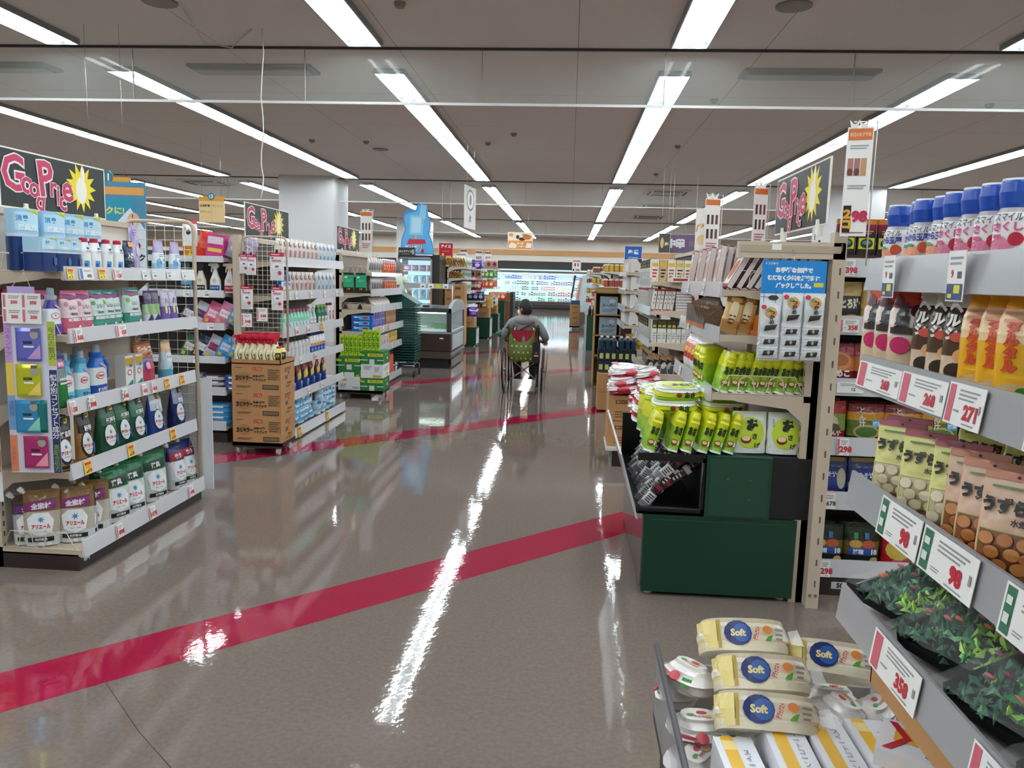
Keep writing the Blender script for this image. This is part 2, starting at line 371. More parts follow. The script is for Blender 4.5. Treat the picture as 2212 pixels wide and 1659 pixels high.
for i, (px, py, l) in enumerate(((2.09, 18.241, 'over the right shelves beyond the second barrier'), (1.865+.4, 21.5, 'over the right shelves further back'), (2.349, 25.112, 'right of the aisle near the back wall'), (-8.381, 17.948, 'over the left shelves beyond the second barrier'))):
    put(acs, (px, py, CH), 0, 'square ceiling air conditioner cassette '+l, 'ceiling cassettes')
spk = P('ceiling_speaker', ('speaker', G().lathe([(.13, 0), (.13, -.012), (.1, -.018), (.03, -.018)], mt('#8c857d', .6), 14)))
for i, (a, b, l) in enumerate(((-3.111, 12.855, 'between the two middle light rows'), (-3.164, 6.062, 'at the top left of the view'), (1.539, 6.113, 'at the top right of the view'))):
    put(spk, (a, b, CH), 0, 'small round ceiling speaker '+l, 'ceiling speakers')
det = P('smoke_detector', ('detector', G().lathe([(.045, 0), (.045, -.015), (.03, -.04), (.012, -.045)], mt('#8a8078', .6), 12)))
DT = [(1707, 10), (791, 305), (674, 302), (1110, 288), (1054, 308), (864, 5), (1543, 215), (1240, 238), (680, 410), (1464, 315), (1417, 375), (2138, 225), (1490, 238)]
for i, (a, b) in enumerate(((-1.327, 6.068), (-3.158, 12.132), (-3.98, 12.08), (-0.852, 11.305), (-1.296, 12.093), (1.509, 9.107), (1.517, 12.127), (1.528, 15.203), (4.457, 9.182))):
    put(det, (a, b, CH), 0, 'small ceiling smoke detector, %s closest of the nine in view' % ordn(sorted([5, 305, 302, 288, 308, 215, 315, 375, 225]).index([5, 305, 302, 288, 308, 215, 315, 375, 225][i])), 'ceiling smoke detectors')
# loose white cord on the ceiling and hanging down to the sign
cx, cy = -2.711, 6.709
g = G(); g.tube([(-2.993, 6.031, 3.43), (-3.149, 6.753, 3.35), (-3.021, 7.009, 3.38), (cx, cy, 3.45)], .006, mt('#c8c4bc', .5))
sx = -2.568
pts = [(sx-.06+.1*k/10+.012*math.sin(k*1.7), cy+(6.4-cy)*k/10, 3.45-(3.45-2.03)*k/10-.18*math.sin(PI*k/10)) for k in range(11)]
g.tube(pts, .005, mt('#d8d4cc', .5)); g.build('loose_cable', tags=('loose white cord hanging from the ceiling down to a black sign', 'cord'))
struct('trim_8', G().tube([(-1.593, 2.513, .0), (-1.306, 2.228, .0), (-1.114, 2.062, .0)], .0018, mt('#4a423e', .6), 4))
# ================================================================ shelving
def tagmesh(kind, w=.062, h=.052, price='98'):
    g = G().box(-w/2, w/2, -.0012, 0, -h/2, h/2, {'y': mt('#f0cf4a', .5), 'o': mt('#f3d95c', .5)}.get(kind, PAPER))
    f = on_front(-.0012); it = []
    if kind == 'r': it = [('rect', -w*.38, 0, w*.16, h*.9, ink('#d9677a')), ('lines', w*.1, h*.25, w*.55, h*.3, 3, GRYI), ('text', price, w*.2, -h*.14, h*.38, REDI, .05), ('lines', w*.2, -h*.41, w*.3, h*.08, 1, GRYI), ('lines', -w*.18, -h*.15, w*.14, h*.1, 1, GRYI), ('rect', w*.43, h*.0, w*.04, h*.2, GRYI)]
    elif kind == 'g': it = [('rect', -w*.38, 0, w*.16, h*.9, ink('#3f7a5c')), ('lines', w*.1, h*.25, w*.55, h*.3, 3, GRYI), ('text', price, w*.2, -h*.14, h*.42, REDI, .06), ('lines', w*.2, -h*.42, w*.3, h*.08, 1, GRYI), ('lines', -w*.15, -h*.3, w*.16, h*.12, 2, GRYI), ('rect', w*.43, h*.0, w*.035, h*.22, GRYI), ('rect', -w*.38, h*.2, w*.1, h*.16, ink('#e6f0ea')), ('rect', -w*.38, -h*.15, w*.1, h*.2, ink('#dfece4'))]
    elif kind == 'b': it = [('rect', -w*.36, 0, w*.2, h*.9, ink('#4a7fb5')), ('lines', w*.1, h*.25, w*.55, h*.2, 2, GRYI), ('text', price, w*.18, -h*.18, h*.32, BLKI, .03)]
    elif kind == 'w': it = [('lines', 0, h*.25, w*.75, h*.3, 2, GRYI), ('text', price, w*.12, -h*.15, h*.3, BLKI, .03)]
    elif kind in 'yo': it = [('rect', 0, h*.3, w*.8, h*.22, ink('#d8562e')), ('lines', 0, h*.05, w*.7, h*.16, 2, ink('#a4702a')), ('text', price, w*.15, -h*.25, h*.28, REDI, .04), ('rect', -w*.25, -h*.32, w*.2, h*.1, BLKI)]
    deco(g, it, f, .0004); return g.mesh('price_tag')
_tags = {}
def gtag(kind, price, w, h):
    k = (kind, price, w, h)
    if k not in _tags: _tags[k] = tagmesh(kind, w, h, price)
    return _tags[k]
def s_fence(g, x0, x1, z, h=.085, y=0, r=.0025, m=None, axis='x', n=2):
    """wire guard with an S wave between two rails, in the plane y (or, turned, x = y)"""
    m = m or mt('#ded2bc', .4)
    q = (lambda a, b: (a, y, b)) if axis == 'x' else (lambda a, b: (y, a, b))
    L_ = x1-x0; i = min(.05, L_*.12)
    g.tube([q(x0-.01, z+.004), q(x1+.01, z+.004)], r, m, 5)
    g.tube([q(x0, z), q(x0+i, z+h), q(x1-i, z+h), q(x1, z)], r, m, 5)
    pts = []; k = 14*n
    for j in range(k+1):
        t = j/k; pts.append(q(x0+i*1.3+(L_-2.6*i)*(t+.035*math.sin(4*PI*t*n)), z+h*.5-h*.46*math.cos(2*PI*n*t)))
    g.tube(pts, r, m, 5)
def gondola(name, loc, rz, W, D, levels, tags, top=1.72, panel=None, fence=None, post=.06, col=BEIGE, base=.1, basecol=DBROWN, gusset=True, back=.04, fronts=None, ends='LR', railm=None):
    """levels: [(z, depth, rail height or 0, [(x, kind, price, w, h)...], fence?)...]; local front faces -Y, origin at the back-left foot"""
    r = empty(name, loc, rz, tags)
    G().box(.0, W, -back, 0, base, top, panel or mt('#cfc4b2', .6)).build('back_panel', r)
    for x in ([0] if 'L' in ends else [])+([W-.035] if 'R' in ends else []):
        g = G().box(x, x+.035, -back-.03, .01, 0, top+.02, col)
        for k in range(int(top/.05)): g.box(x+.012, x+.022, -back-.0305, -back-.03, .1+.05*k, .125+.05*k, mt('#4a4038', .6))
        g.build('upright', r)
    G().box(-.004, W+.004, -back-.02, .012, top-.01, top+.02, col).build('top_cap', r)
    if base: G().box(0, W, -D+.01, 0, 0, base-.02, basecol).build('kick_plate', r)
    for z, d, rh, tg, fz in levels:
        g = G().box(0, W, -d, -back, z-.028, z, col)
        g.box(0, W, -d-.004, -d, z-.034, z+.002, col)
        if gusset and z > .3:
            for x in (0.001, W-.006):
                g.prism([(-back, z-.028), (-back, z-.13), (-back-.03, z-.12), (-back-.1, z-.06), (-d*.75, z-.035), (-d*.8, z-.028)], x, x+.005, col, 'x')
        s = g.build('shelf', r)
        if rh:
            rl = G().prism([(-d-.005, z-.03), (-d-.02, z-.035), (-d-.012, z-.035+rh), (-d-.006, z-.035+rh)], .005, W-.005, railm or RAIL, 'x')
            rl.box(.005, W-.005, -d-.016, -d-.005, z-.036, z-.03, mt('#c9c9cb', .3)); rl = rl.build('price_rail', r)
            for x, k, pr_, tw, th in tg:
                t = bpy.data.objects.new('price_tag', gtag(k, pr_, tw, th)); COL.objects.link(t); t.parent = rl; t.location = (x, -d-.021, z-.035+rh*.48); t.rotation_euler = (-.12, 0, 0)
        if fz:
            g = G(); s_fence(g, -d+.02, -back-.03, z, y=(-.0 if fz == 'L' else W), axis='y', n=2); g.build('wire_guard', r)
    return r
def mesh_panel(r, x0, x1, y, z0, z1, m=None, step=.05, frame=.012):
    """round-cornered wire grid in the local plane y"""
    m = m or BEIGE; g = G(); c = .05
    arc = lambda cx, cz, a0: [(cx+c*math.cos(a0+PI/2*i/4), y, cz+c*math.sin(a0+PI/2*i/4)) for i in range(5)]
    g.tube([(x1, y, z0), (x1, y, z1-c)]+arc(x1-c, z1-c, 0)+arc(x0+c, z1-c, PI/2)+[(x0, y, z0)], frame, m, 8)
    w_ = G(); k = int((x1-x0)/step)
    for i in range(1, k): w_.tube([(x0+(x1-x0)*i/k, y, z0+.02), (x0+(x1-x0)*i/k, y, z1-.01)], .0018, CREAM, 4)
    k = int((z1-z0)/step)
    for i in range(1, k): w_.tube([(x0+.01, y, z0+(z1-z0)*i/k), (x1-.01, y, z0+(z1-z0)*i/k)], .0018, CREAM, 4)
    o = g.build('panel_frame', r); w_.build('wire_grid', r); return o
def sign_goodprice(loc, rz, label, w=.9, h=.3, feet=True, s=1):
    """black board, pink letters, yellow burst (its mascot is left out)"""
    r = empty('shelf_sign', loc, rz, (label, 'sign', 'Good Price boards')); K = mt('#1f2a26', .5); Wh = mt('#f2e4e6', .5); Pk = mt('#c93a62', .5)
    b = G().box(-w/2, w/2, -.004, .004, 0, h, mt('#ece9e2', .5)); f = on_front(-.004); it = [('rect', 0, h/2, w-.016, h-.016, K)]
    it += [('burst', w*.24, h*.55, h*.47, h*.28, 13, mt('#f2dc1c', .5)), ('ell', w*.24, h*.5, h*.17, h*.25, mt('#f3efe4', .5)), ('ell', w*.26, h*.78, h*.06, h*.17, mt('#f3efe4', .5))]
    L_ = [('G', -.385, .6, .62, 0), ('o', -.275, .42, .3, 0), ('o', -.215, .36, .26, 0), ('d', -.165, .2, .36, -.15), ('P', -.105, .6, .62, .12), ('r', -.04, .42, .26, 0), ('i', .0, .33, .36, 0), ('c', .04, .2, .27, 0), ('e', .09, .42, .36, .1)]
    for ch, x, y, s_, rt in L_:
        it.append(('text', ch, x*w, y*h, s_*h*1.07, Wh, .06, None, rt)); it.append(('text', ch, x*w, y*h, s_*h, Pk, .022, None, rt))
    deco(b, it, f, .0005); b.build('board', r)
    if feet:
        for x in (-.3*w, .38*w):
            G().box(x-.02, x+.02, -.012, .012, -.04, .012, mt('#f1efe2', .4)).box(x-.012, x+.012, -.014, .014, .0, .03, mt('#f1efe2', .4)).build('clip', r)
    return r
def popstand(loc, rz, h, w, label, orange='#d9743a', items=None, rod=.12):
    r = empty('shelf_sign', loc, rz, (label, 'sign', None)); b = G().box(-w/2, w/2, -.0015, .0015, 0, h, PAPER)
    it = items or [('rect', 0, h*.93, w*.94, h*.1, ink(orange))]+[('rect', (i-1)*w*.28, h*(.62-.26*j), w*.15, h*.17, ink(['#4a3a36', '#5c4a40', '#7a4a3c'][i])) for i in range(3) for j in range(2)]+[('lines', 0, h*.14, w*.7, h*.14, 3, ink('#c77a80'))]
    deco(b, it, on_front(-.0015), .0004); deco(b, it, on_back(.0015), .0004); b.build('card', r)
    g = G().tube([(w/2+.01, 0, -rod), (w/2+.01, 0, h+.02), (-w*.3, 0, h+.02)], .003, mt('#dcdcd8', .3)); g.build('rod', r)
    c = G()
    for x in (-w*.25, w*.1): c.prism([(x-.012, h-.006), (x+.012, h-.006), (x+.02, h+.03), (x+.005, h+.012), (x-.005, h+.012), (x-.02, h+.03)], -.004, .004, mt('#efece4', .4), 'y')
    c.build('clip', r); return r
def carton(w, d, h, items=(), side=(), col=KRAFT, name='carton', top=(), open_top=False, tape=True):
    g = G()
    if open_top:
        t = .006; g.box(-w/2, w/2, -d/2, -d/2+t, 0, h, col).box(-w/2, w/2, d/2-t, d/2, 0, h, col).box(-w/2, -w/2+t, -d/2, d/2, 0, h, col).box(w/2-t, w/2, -d/2, d/2, 0, h, col).box(-w/2, w/2, -d/2, d/2, 0, t, col)
    else:
        g.box(-w/2, w/2, -d/2, d/2, 0, h, col)
        if tape: g.box(-.025, .025, -d/2-.0008, d/2+.0008, h-.0, h+.0006, mt('#c9a36e', .25))
    deco(g, items, on_front(-d/2), .0005); deco(g, side, on_right(w/2), .0005); deco(g, side, on_left(-w/2), .0005); deco(g, top, on_top(h), .0005)
    return g
def caster(g, x, y, r=.035):
    g.box(x-.02, x+.02, y-.015, y+.02, r*1.7, r*2.2+.01, STEEL); g.lathe([(r*.4, -.012), (r, -.01), (r, .01), (r*.4, .012)], mt('#b8b8ba', .4), 12, (x, y, r), 'x')
def dolly(loc, w, d, label, rz=0):
    r = empty('dolly', loc, rz, (label, 'dolly')); G().box(-w/2, w/2, -d/2, d/2, .075, .1, mt('#2a2422', .6)).box(-w/2, w/2, -d/2, -d/2+.02, .06, .1, mt('#2a2422', .6)).build('deck', r)
    for sx in (-1, 1):
        for sy in (-1, 1):
            g = G(); caster(g, sx*(w/2-.04), sy*(d/2-.04)); g.build('caster', r)
# ================================================================ product designs, household side
C_ = ink
def jp(s, x, y, h, c, b=.02, mw=None, rot=0): return ('text', s, x, y, h, ink(c), b, mw, rot)
def mk_pouch(w, h, d, bands, items, shape=STAND, seed=0, jit=.01, spout=None, name='refill_pouch', back=None, n=16):
    g = package(w, h, d, bands, items, seed=seed, jit=jit, back=back, n=n, **shape)
    parts = [('pouch', g)]
    if spout:
        s = G().lathe([(.009, 0), (.009, .012), (.013, .012), (.013, .032), (.009, .034)], spout, 10, (0, 0, 0)); 
        s2 = G(); s2.M = Matrix.Translation((-w*.44, 0, h*.95)) @ Matrix.Rotation(-.75, 4, 'Y'); s2.lathe([(.009, 0), (.009, .012), (.014, .012), (.014, .034), (.01, .037)], spout, 10)
        parts.append(('spout_cap', s2))
    return P(name, *parts, cat='refill pouch')
# softener pouches, pink and teal
def lenor(base, low, flower, seed, w=.125, h=.2):
    it = [('poly', [(-w*.48, h*.93), (w*.48, h*.88), (w*.46, h*.8), (-w*.1, h*.77), (-w*.42, h*.84)], C_('#8a2470')), ('ell', -w*.33, h*.68, w*.1, h*.06, C_(flower)), ('rect', 0, h*.31, w*.72, h*.07, C_('#f3f0ee')),
          jp('いい', 0, h*.6, h*.1, '#2c3350', .02), jp('lasoap', 0, h*.45, h*.09, '#1f2c58', .05, w*.7), ('lines', 0, h*.31, w*.5, h*.05, 1, C_('#8c6a74')), ('ell', -w*.15, h*.1, w*.12, h*.05, C_('#6b8f5a')), ('ell', w*.22, h*.13, w*.1, h*.045, C_('#f0e6d8'))]
    return mk_pouch(w, h, .07, [(.36, foil(low)), (.8, foil(base)), (1, foil(low))], it, seed=seed)
PK = lenor('#ecd3d8', '#d8698c', '#d8899c', 1); TE = lenor('#cfe4df', '#3fa091', '#7fb04a', 2); TEB = lenor('#cfe4df', '#3fa091', '#7fb04a', 3, .16, .21)
NVP = mk_pouch(.085, .19, .05, [(.3, foil('#dfe6ea')), (.6, foil('#b9d6b0')), (1, foil('#4a2a66'))], [('ell', 0, .09, .02, .03, C_('#78b84a')), jp('ら', 0, .13, .03, '#283050'), ('poly', [(-.035, .02), (0, .06), (.03, .03), (.03, .01)], C_('#26345e'))])
PUR = mk_pouch(.09, .19, .05, [(.5, foil('#7a60b8')), (1, foil('#cfc8e4'))], [('rect', -.015, .075, .02, .04, C_('#f0e070')), ('rect', .02, .07, .02, .04, C_('#f4f0e0')), jp('ハ', 0, .13, .03, '#50306c')])
def gold(base, top, badge, label, txt, seed, w=.135, h=.25, spout=None, blob='#2a78c8'):
    it = [('poly', [(-w*.46, h*.95), (w*.46, h*.95), (w*.46, h*.55), (w*.1, h*.5), (-w*.1, h*.72), (-w*.46, h*.6)], C_(top)), ('ell', -w*.1, h*.36, w*.33, h*.26, C_(badge)), ('ell', -w*.1, h*.38, w*.28, h*.22, C_('#eef2f2')),
          ('burst', -w*.1, h*.45, h*.055, h*.02, 7, C_('#2c8cc8')), jp('アリエール', -w*.1, h*.34, h*.075, '#c8283c', .05, w*.52), ('lines', -w*.1, h*.26, w*.3, h*.03, 1, GRYI), ('ell', w*.3, h*.26, w*.14, h*.12, C_(blob)),
          ('poly', [(w*.0, h*.98), (w*.5, h*1.0), (w*.48, h*.86), (-.02*w, h*.84)], BLKI), jp(label, w*.24, h*.92, h*.1, '#e8d828', .06, w*.42), jp(txt, w*.05, h*.68, h*.12, '#f2f2ee', .05, w*.6), ('rect', 0, h*.07, w*.8, h*.06, C_('#1c2c2a'))]
    return mk_pouch(w, h, .09, [(.3, foil(base)), (.95, foil(base)), (1, foil('#d8dcdc'))], it, seed=seed, spout=spout)
GB1 = gold('#b08a4a', '#221c18', '#20243a', '27', '消臭菌', 11); GB2 = gold('#a87c44', '#2a2018', '#2a2018', '27', '科学', 12, .12)
GR1 = gold('#1f5a3c', '#2a6444', '#1a3a2c', '25', '部屋干', 13, .15, .255); GR2 = gold('#245c46', '#37765a', '#1a3a2c', '25', '部屋干', 14, .14)
BL1 = gold('#2a4e9c', '#c4ccd8', '#1f2f6e', '25', '微香', 15, .14); BL2 = gold('#1e2c66', '#9aa2c0', '#1f2f6e', '25', '完全', 16, .13)
WC = mt('#f2f2f0', .35)
def refill(base, ribbon, txt, low, seed, w=.16, h=.27, cap=WC):
    it = [('poly', [(-w*.45, h*.78), (w*.4, h*.84), (w*.4, h*.66), (-w*.45, h*.6)], C_(ribbon)), jp(txt, 0, h*.72, h*.11, '#f4f0f4', .05, w*.7, .06), ('poly', [(-w*.38, h*.5), (-w*.2, h*.6), (w*.2, h*.6), (w*.34, h*.46), (w*.28, h*.24), (0, h*.18), (-w*.32, h*.25)], C_('#eceff0')),
          ('burst', 0, h*.48, h*.07, h*.025, 7, C_('#2c8cc8')), jp('アリエール', 0, h*.36, h*.08, '#c8283c', .05, w*.5), ('lines', 0, h*.27, w*.3, h*.03, 1, GRYI), ('rect', -w*.02, h*.13, w*.7, h*.08, C_('#1c1e22')), jp('抗菌配合', 0, h*.13, h*.05, '#e8e8e4', .03), ('ell', w*.2, h*.05, w*.07, h*.035, C_('#dfe4e4')), ('ell', 0, h*.05, w*.07, h*.035, C_('#dfe4e4'))]
    return mk_pouch(w, h, .1, [(.22, foil('#cdd2d2')), (.62, foil(low)), (1, foil(base))], it, seed=seed, spout=cap)
DK1 = refill('#8a6a3c', '#8a2a78', '全素材', '#b9b0a0', 21); DK2 = refill('#4a3c2c', '#6a2a88', '全素', '#aab0b4', 22, .13, .24)
DG1 = refill('#1f7a4c', '#16402c', '消臭', '#cfe0d8', 23, .17, .29); DG2 = refill('#2c8a5c', '#1a4a34', '消臭', '#c8dcd4', 24, .17, .27); DN1 = refill('#202e6c', '#a8243c', '洗う', '#dfe2ea', 25, .14, .28)
# plastic bottles
def bottle(w, h, d, body, cap, items, name='bottle', capr=.32, caph=.12, e=.75, bands=None, neck=.8, capm=None):
    g = package(w, h*(1-caph), d, bands or [(1, mt(body, .3))], items, wf=((0, .94), (.04, 1), (.72, 1), (.9, .72), (1, capr*1.05)), df=((0, .94), (.04, 1), (.72, 1), (.9, .8), (1, min(1, capr*w/d*1.05))), e=e, n=18)
    z = h*(1-caph); c = G().lathe([(w*capr/2, z-.002), (w*capr/2*1.06, z+.004), (w*capr/2*1.03, h-.004), (w*capr/2*.8, h)], mt(cap, .3), 14)
    return P(name, ('bottle', g), ('cap', c), cat='bottle')
WB = bottle(.075, .165, .05, '#eef0f0', '#c2263f', [('ell', 0, .115, .012, .006, C_('#22408a')), jp('うすい', .006, .1, .013, '#4a5468', .02), ('rect', -.012, .04, .03, .03, C_('#3a9ad8')), ('rect', -.02, .022, .016, .04, C_('#2850a0')), ('rect', .004, .025, .008, .045, C_('#e8d8a0'))], capr=.5, caph=.13)
def handle_bottle(w, h, body, low, cap, logo, txt, seed, handle=False):
    it = [('poly', [(-w*.48, h*.22), (w*.45, h*.26), (w*.45, h*.02), (-w*.48, h*.02)], C_(low)), ('ell', -w*.1, h*.42, w*.26, h*.065, C_('#c8202c')), ('ell', -w*.1, h*.42, w*.23, h*.052, C_('#f4f4f4')), jp(logo, -w*.1, h*.42, h*.05, '#c8202c', .06, w*.42), jp(txt, 0, h*.15, h*.08, '#f2f4f4' if handle else '#2a3440', .05, w*.75), ('poly', [(-w*.1, h*.66), (w*.4, h*.56), (w*.4, h*.5), (-w*.1, h*.62)], C_('#c8a8d0'))]
    g = package(w, h*.76, w*.55, [(.32, mt(low, .3)), (.75, mt('#e9f2f4', .3)), (1, mt(body, .3))], it, wf=((0, .95), (.05, 1), (.7, .95), (.9, .6), (1, .42)), df=((0, .95), (.05, 1), (.75, .9), (1, .6)), e=.7, n=18)
    parts = [('bottle', g)]
    c = G().lathe([(w*.24, h*.75), (w*.25, h*.79), (w*.25, h*.84), (w*.2, h*.85)], mt(cap, .3), 14); parts.append(('cap', c))
    n_ = G().lathe([(w*.17, h*.84), (w*.15, h*.98), (w*.11, h)], clear('#b8c8d8', .3, .2), 12); parts.append(('measuring_cap', n_))
    if handle:
        hh = G(); hx = w*.52; hh.tube([(w*.2, 0, h*.68), (hx, 0, h*.7), (hx+w*.24, 0, h*.58), (hx+w*.22, 0, h*.36), (w*.38, 0, h*.3)], w*.085, mt(body, .3), 8); parts.append(('handle', hh))
    return P('detergent_bottle', *parts, cat='bottle')
AT1 = handle_bottle(.1, .25, '#6ac0e4', '#6fc4e0', '#4ab4e0', 'Attack', 'ラクー', 1); AT2 = handle_bottle(.13, .27, '#2a78d0', '#1f4fa8', '#2468c8', 'Attack', '強力洗浄', 2, True)
PB = handle_bottle(.1, .22, '#4038a0', '#5a4ab8', '#b8bcc8', '夢', 'ソフ', 3)
BOXY = P('detergent_box', ('box', (lambda g: (deco(g, [('rect', 0, .16, .07, .035, C_('#d8a838')), jp('ワー粒洗浄', 0, .135, .016, '#28406c', .03, .06), ('ell', 0, .1, .02, .016, C_('#c82c40')), ('ell', 0, .1, .014, .011, C_('#f0f0f0')), ('poly', [(-.03, .03), (.03, .06), (.03, .02), (-.03, .005)], C_('#2c8878'))], on_front(-.03), .0005), g)[-1])(G().box(-.037, .037, -.03, .03, 0, .19, mt('#e6e9e4', .5)))), cat='box')
ORP = mk_pouch(.19, .24, .09, [(.35, foil('#c84468')), (.6, foil('#4a70b8')), (1, foil('#a85a30'))], [('rect', 0, .2, .15, .05, C_('#c07838')), jp('ボール', -.02, .2, .03, '#f4e8d4', .05), ('rect', .06, .185, .04, .045, C_('#f4efe4')), jp('25', .06, .185, .035, '#b81c34', .06), ('ell', .01, .1, .05, .035, C_('#c83454')), ('ell', -.01, .105, .02, .02, C_('#e8b8cc'))])
SKP = mk_pouch(.11, .23, .07, [(.25, foil('#58a8c8')), (.7, foil('#c8e2ec')), (1, foil('#d8b088'))], [('ell', 0, .13, .035, .03, C_('#eef4f8')), jp('ボール', 0, .13, .018, '#28303c', .04), ('ell', .01, .06, .02, .01, C_('#8ad0e0'))])
GNP = mk_pouch(.08, .24, .05, [(.5, foil('#2c7c3c')), (.75, foil('#8a98a0')), (1, foil('#5a4880'))], [('rect', 0, .2, .06, .03, C_('#c84a90')), jp('弾性', 0, .2, .02, '#f0f0f0'), ('lines', 0, .12, .05, .04, 2, C_('#e0e8e0'))])
NAV = mk_pouch(.09, .17, .05, [(1, foil('#1c2a4e'))], [jp('入門', 0, .09, .03, '#f0f0f0', .03), ('rect', .02, .15, .05, .025, C_('#e8a028')), jp('99%', 0, .02, .02, '#e8e040', .05)])
LIL = mk_pouch(.1, .26, .03, [(1, foil('#b8aed0'))], [('ell', -.02, .2, .02, .03, C_('#9a88c0')), ('ell', .02, .12, .02, .03, C_('#d8d0e8')), ('ell', -.02, .05, .02, .03, C_('#9a88c0')), ('lines', .0, .22, .05, .04, 3, C_('#8070a8'))])
LWB = mk_pouch(.11, .185, .05, [(.3, foil('#a8cde8')), (.62, foil('#e9f0f4')), (1, foil('#a89cc4'))], [('poly', [(-.04, .02), (.0, .05), (-.02, .09), (-.05, .07)], C_('#78b0dc')), ('ell', .02, .075, .012, .008, C_('#4aa070')), ('lines', 0, .1, .05, .02, 2, C_('#5a80b8')), ('ell', -.02, .06, .005, .008, C_('#2858b8'))])
def tub(h, seed):
    g = package(.12, h, .1, [(.55, mt('#1c3a72', .15)), (.6, mt('#cfe0ec', .2)), (1, mt('#a8d4ec', .3))], [('rect', 0, h*.8, .1, h*.3, C_('#c4e4f2')), jp('消臭', -.02, h*.85, h*.1, '#3a98cc', .03), jp('消臭力', 0, h*.7, h*.1, '#eef8fa', .05), ('poly', [(.0, h*.98), (.055, h*1.0), (.05, h*.9)], C_('#c8cc48')), ('ell', .03, h*.3, .014, .02, C_('#3c5c98'))], e=.45, n=16)
    return P('deodoriser_pack', ('pack', g), cat='deodoriser pack')
TUBT, TUBS = tub(.28, 1), tub(.15, 2)

# ================================================================ near left end display (faces the aisle)
WL = 'on the near left end display'
XB, XF = -2.75, -2.31
g1 = [(.1, .46, .085, [(.3, 'r', '898', .06, .07), (.62, 'r', '1078', .06, .07), (1.07, 'r', '498', .06, .07)], 'L'),
      (.48, .42, .075, [(.12, 'y', '478', .06, .065), (.5, 'y', '478', .06, .065), (.95, 'y', '528', .06, .065)], None),
      (.79, .42, .075, [(.02, 'r', '358', .06, .065), (.17, 'g', '398', .06, .065), (.46, 'g', '548', .055, .06), (.65, 'r', '458', .05, .06), (.75, 'r', '458', .05, .06), (.9, 'y', '278', .05, .06), (1.08, 'y', '278', .05, .06)], None),
      (1.13, .44, .07, [(.06, 'r', '368', .06, .065), (.42, 'r', '558', .09, .06)], 'L'),
      (1.42, .43, .065, [(.04, 'o', '2', .05, .05), (.16, 'b', '498', .11, .055), (.29, 'o', '3', .06, .05), (.42, 'r', '158', .08, .055), (.68, 'w', '348', .045, .045), (.78, 'w', '348', .045, .045), (.94, 'w', '348', .045, .045), (1.12, 'w', '348', .045, .045)], 'L')]
gd = gondola('gondola_shelf', (XB, 3.47, 0), EAST, 1.27, .46, g1, ('beige end display shelf of laundry products nearest on the left', 'shelf'), top=1.7, panel=mt('#d8d0c6', .6))
G().box(.0, .003, -.455, -.44, .55, .8, CREAM).build('number_holder', gd)
g = G(); deco(g, [('rect', .06, .045, .09, .035, BLACK), ('text', '494', .06, .045, .026, mt('#f4f4f4', .5), .04)], on_right(.0), .0008)
o = g.build('number_plate', gd); o.matrix_local = Matrix.Rotation(-PI/2, 4, 'Z') @ Matrix.Translation((.4505, 0, 0)); 

mp = empty('wire_end_panel', (-2.52, 4.77, .05), 0, ('beige round-cornered wire grid panel at the far end of the near left display', 'wire panel')); mesh_panel(mp, -.23, .2, 0, 0, 1.69, step=.055)
G().box(-.2, .28, .02, .026, .0, .72, mt('#dfe2e6', .3)).build('side_guard', mp)
xp = -2.39

row(PK, 'pink softener refill pouch', 'on near left display second shelf', [(xp, 3.621, 1.135), (xp, 3.713+.01, 1.135)], EAST, end='left')
row(TE, 'teal softener refill pouch', 'on near left display second shelf', [(xp, 3.836, 1.135), (xp-.01, 3.942, 1.135), (xp-.02, 4.019, 1.135)], EAST, end='left')
put(TEB, (xp, 4.159, 1.135), EAST, 'widest teal softener refill pouch on second shelf of near left display')
row(NVP, 'narrow white and navy refill pouch', 'on near left display second shelf', [(xp, 4.328, 1.135), (xp, 4.405, 1.135)], EAST, end='left')
row(PUR, 'purple pouch with yellow squares', 'on near left display second shelf', [(xp, 4.517, 1.135), (xp, 4.612, 1.135)], EAST, end='left')
put(PB, (xp+.01, 3.478, 1.13), EAST, 'dark purple softener bottle with grey cap left of the pink pouches')
row(PK, 'pink pouch seen edge-on', 'behind near left wire guard', [(-2.49, 3.52, 1.135), (-2.59, 3.54, 1.135), (-2.64, 3.6, 1.135)], .3, end='left')
row(WB, 'white bottle with red cap', 'on near left top shelf', [(xp+.01, 3.743, 1.425), (xp+.01, 3.831, 1.425), (xp+.01, 3.932, 1.425), (xp+.01, 4.033, 1.425)], EAST, end='left')
put(NAV, (xp, 4.149, 1.425), EAST, 'navy refill pouch right of the red-capped white bottles')
put(LIL, (xp-.03, 4.263, 1.425), EAST, 'tall lilac flower-patterned pack on top shelf of near left display')
row(LWB, 'lilac and pale blue pouch', 'right end of near left top shelf', [(xp+.02, 4.431, 1.425), (xp+.02, 4.62, 1.425)], EAST, end='left')
row(TUBS, 'short blue deodoriser pack', 'in front on near left top shelf', [(-2.36, 3.392, 1.425), (-2.36, 3.495, 1.425), (-2.365, 3.587, 1.425)], EAST, end='left', jz=.1)
row(TUBT, 'tall blue deodoriser pack', 'on near left top shelf', [(-2.53, 3.52, 1.425), (-2.5, 3.67, 1.425), (-2.5, 3.82, 1.425), (-2.5, 3.97, 1.425)], EAST*.7, end='left')
row(AT1, 'white detergent bottle with light blue cap', 'on near left display third shelf', [(-2.38, 3.549, .795), (-2.38, 3.676, .795)], EAST, end='left')
put(AT2, (-2.38, 3.823-.02, .795), EAST, 'big blue detergent bottle with looped handle on near left display')
row(AT1, 'light blue cap detergent bottle behind', 'on near left display third shelf', [(-2.5, 3.676, .795), (-2.5, 3.827, .795)], EAST, end='left')
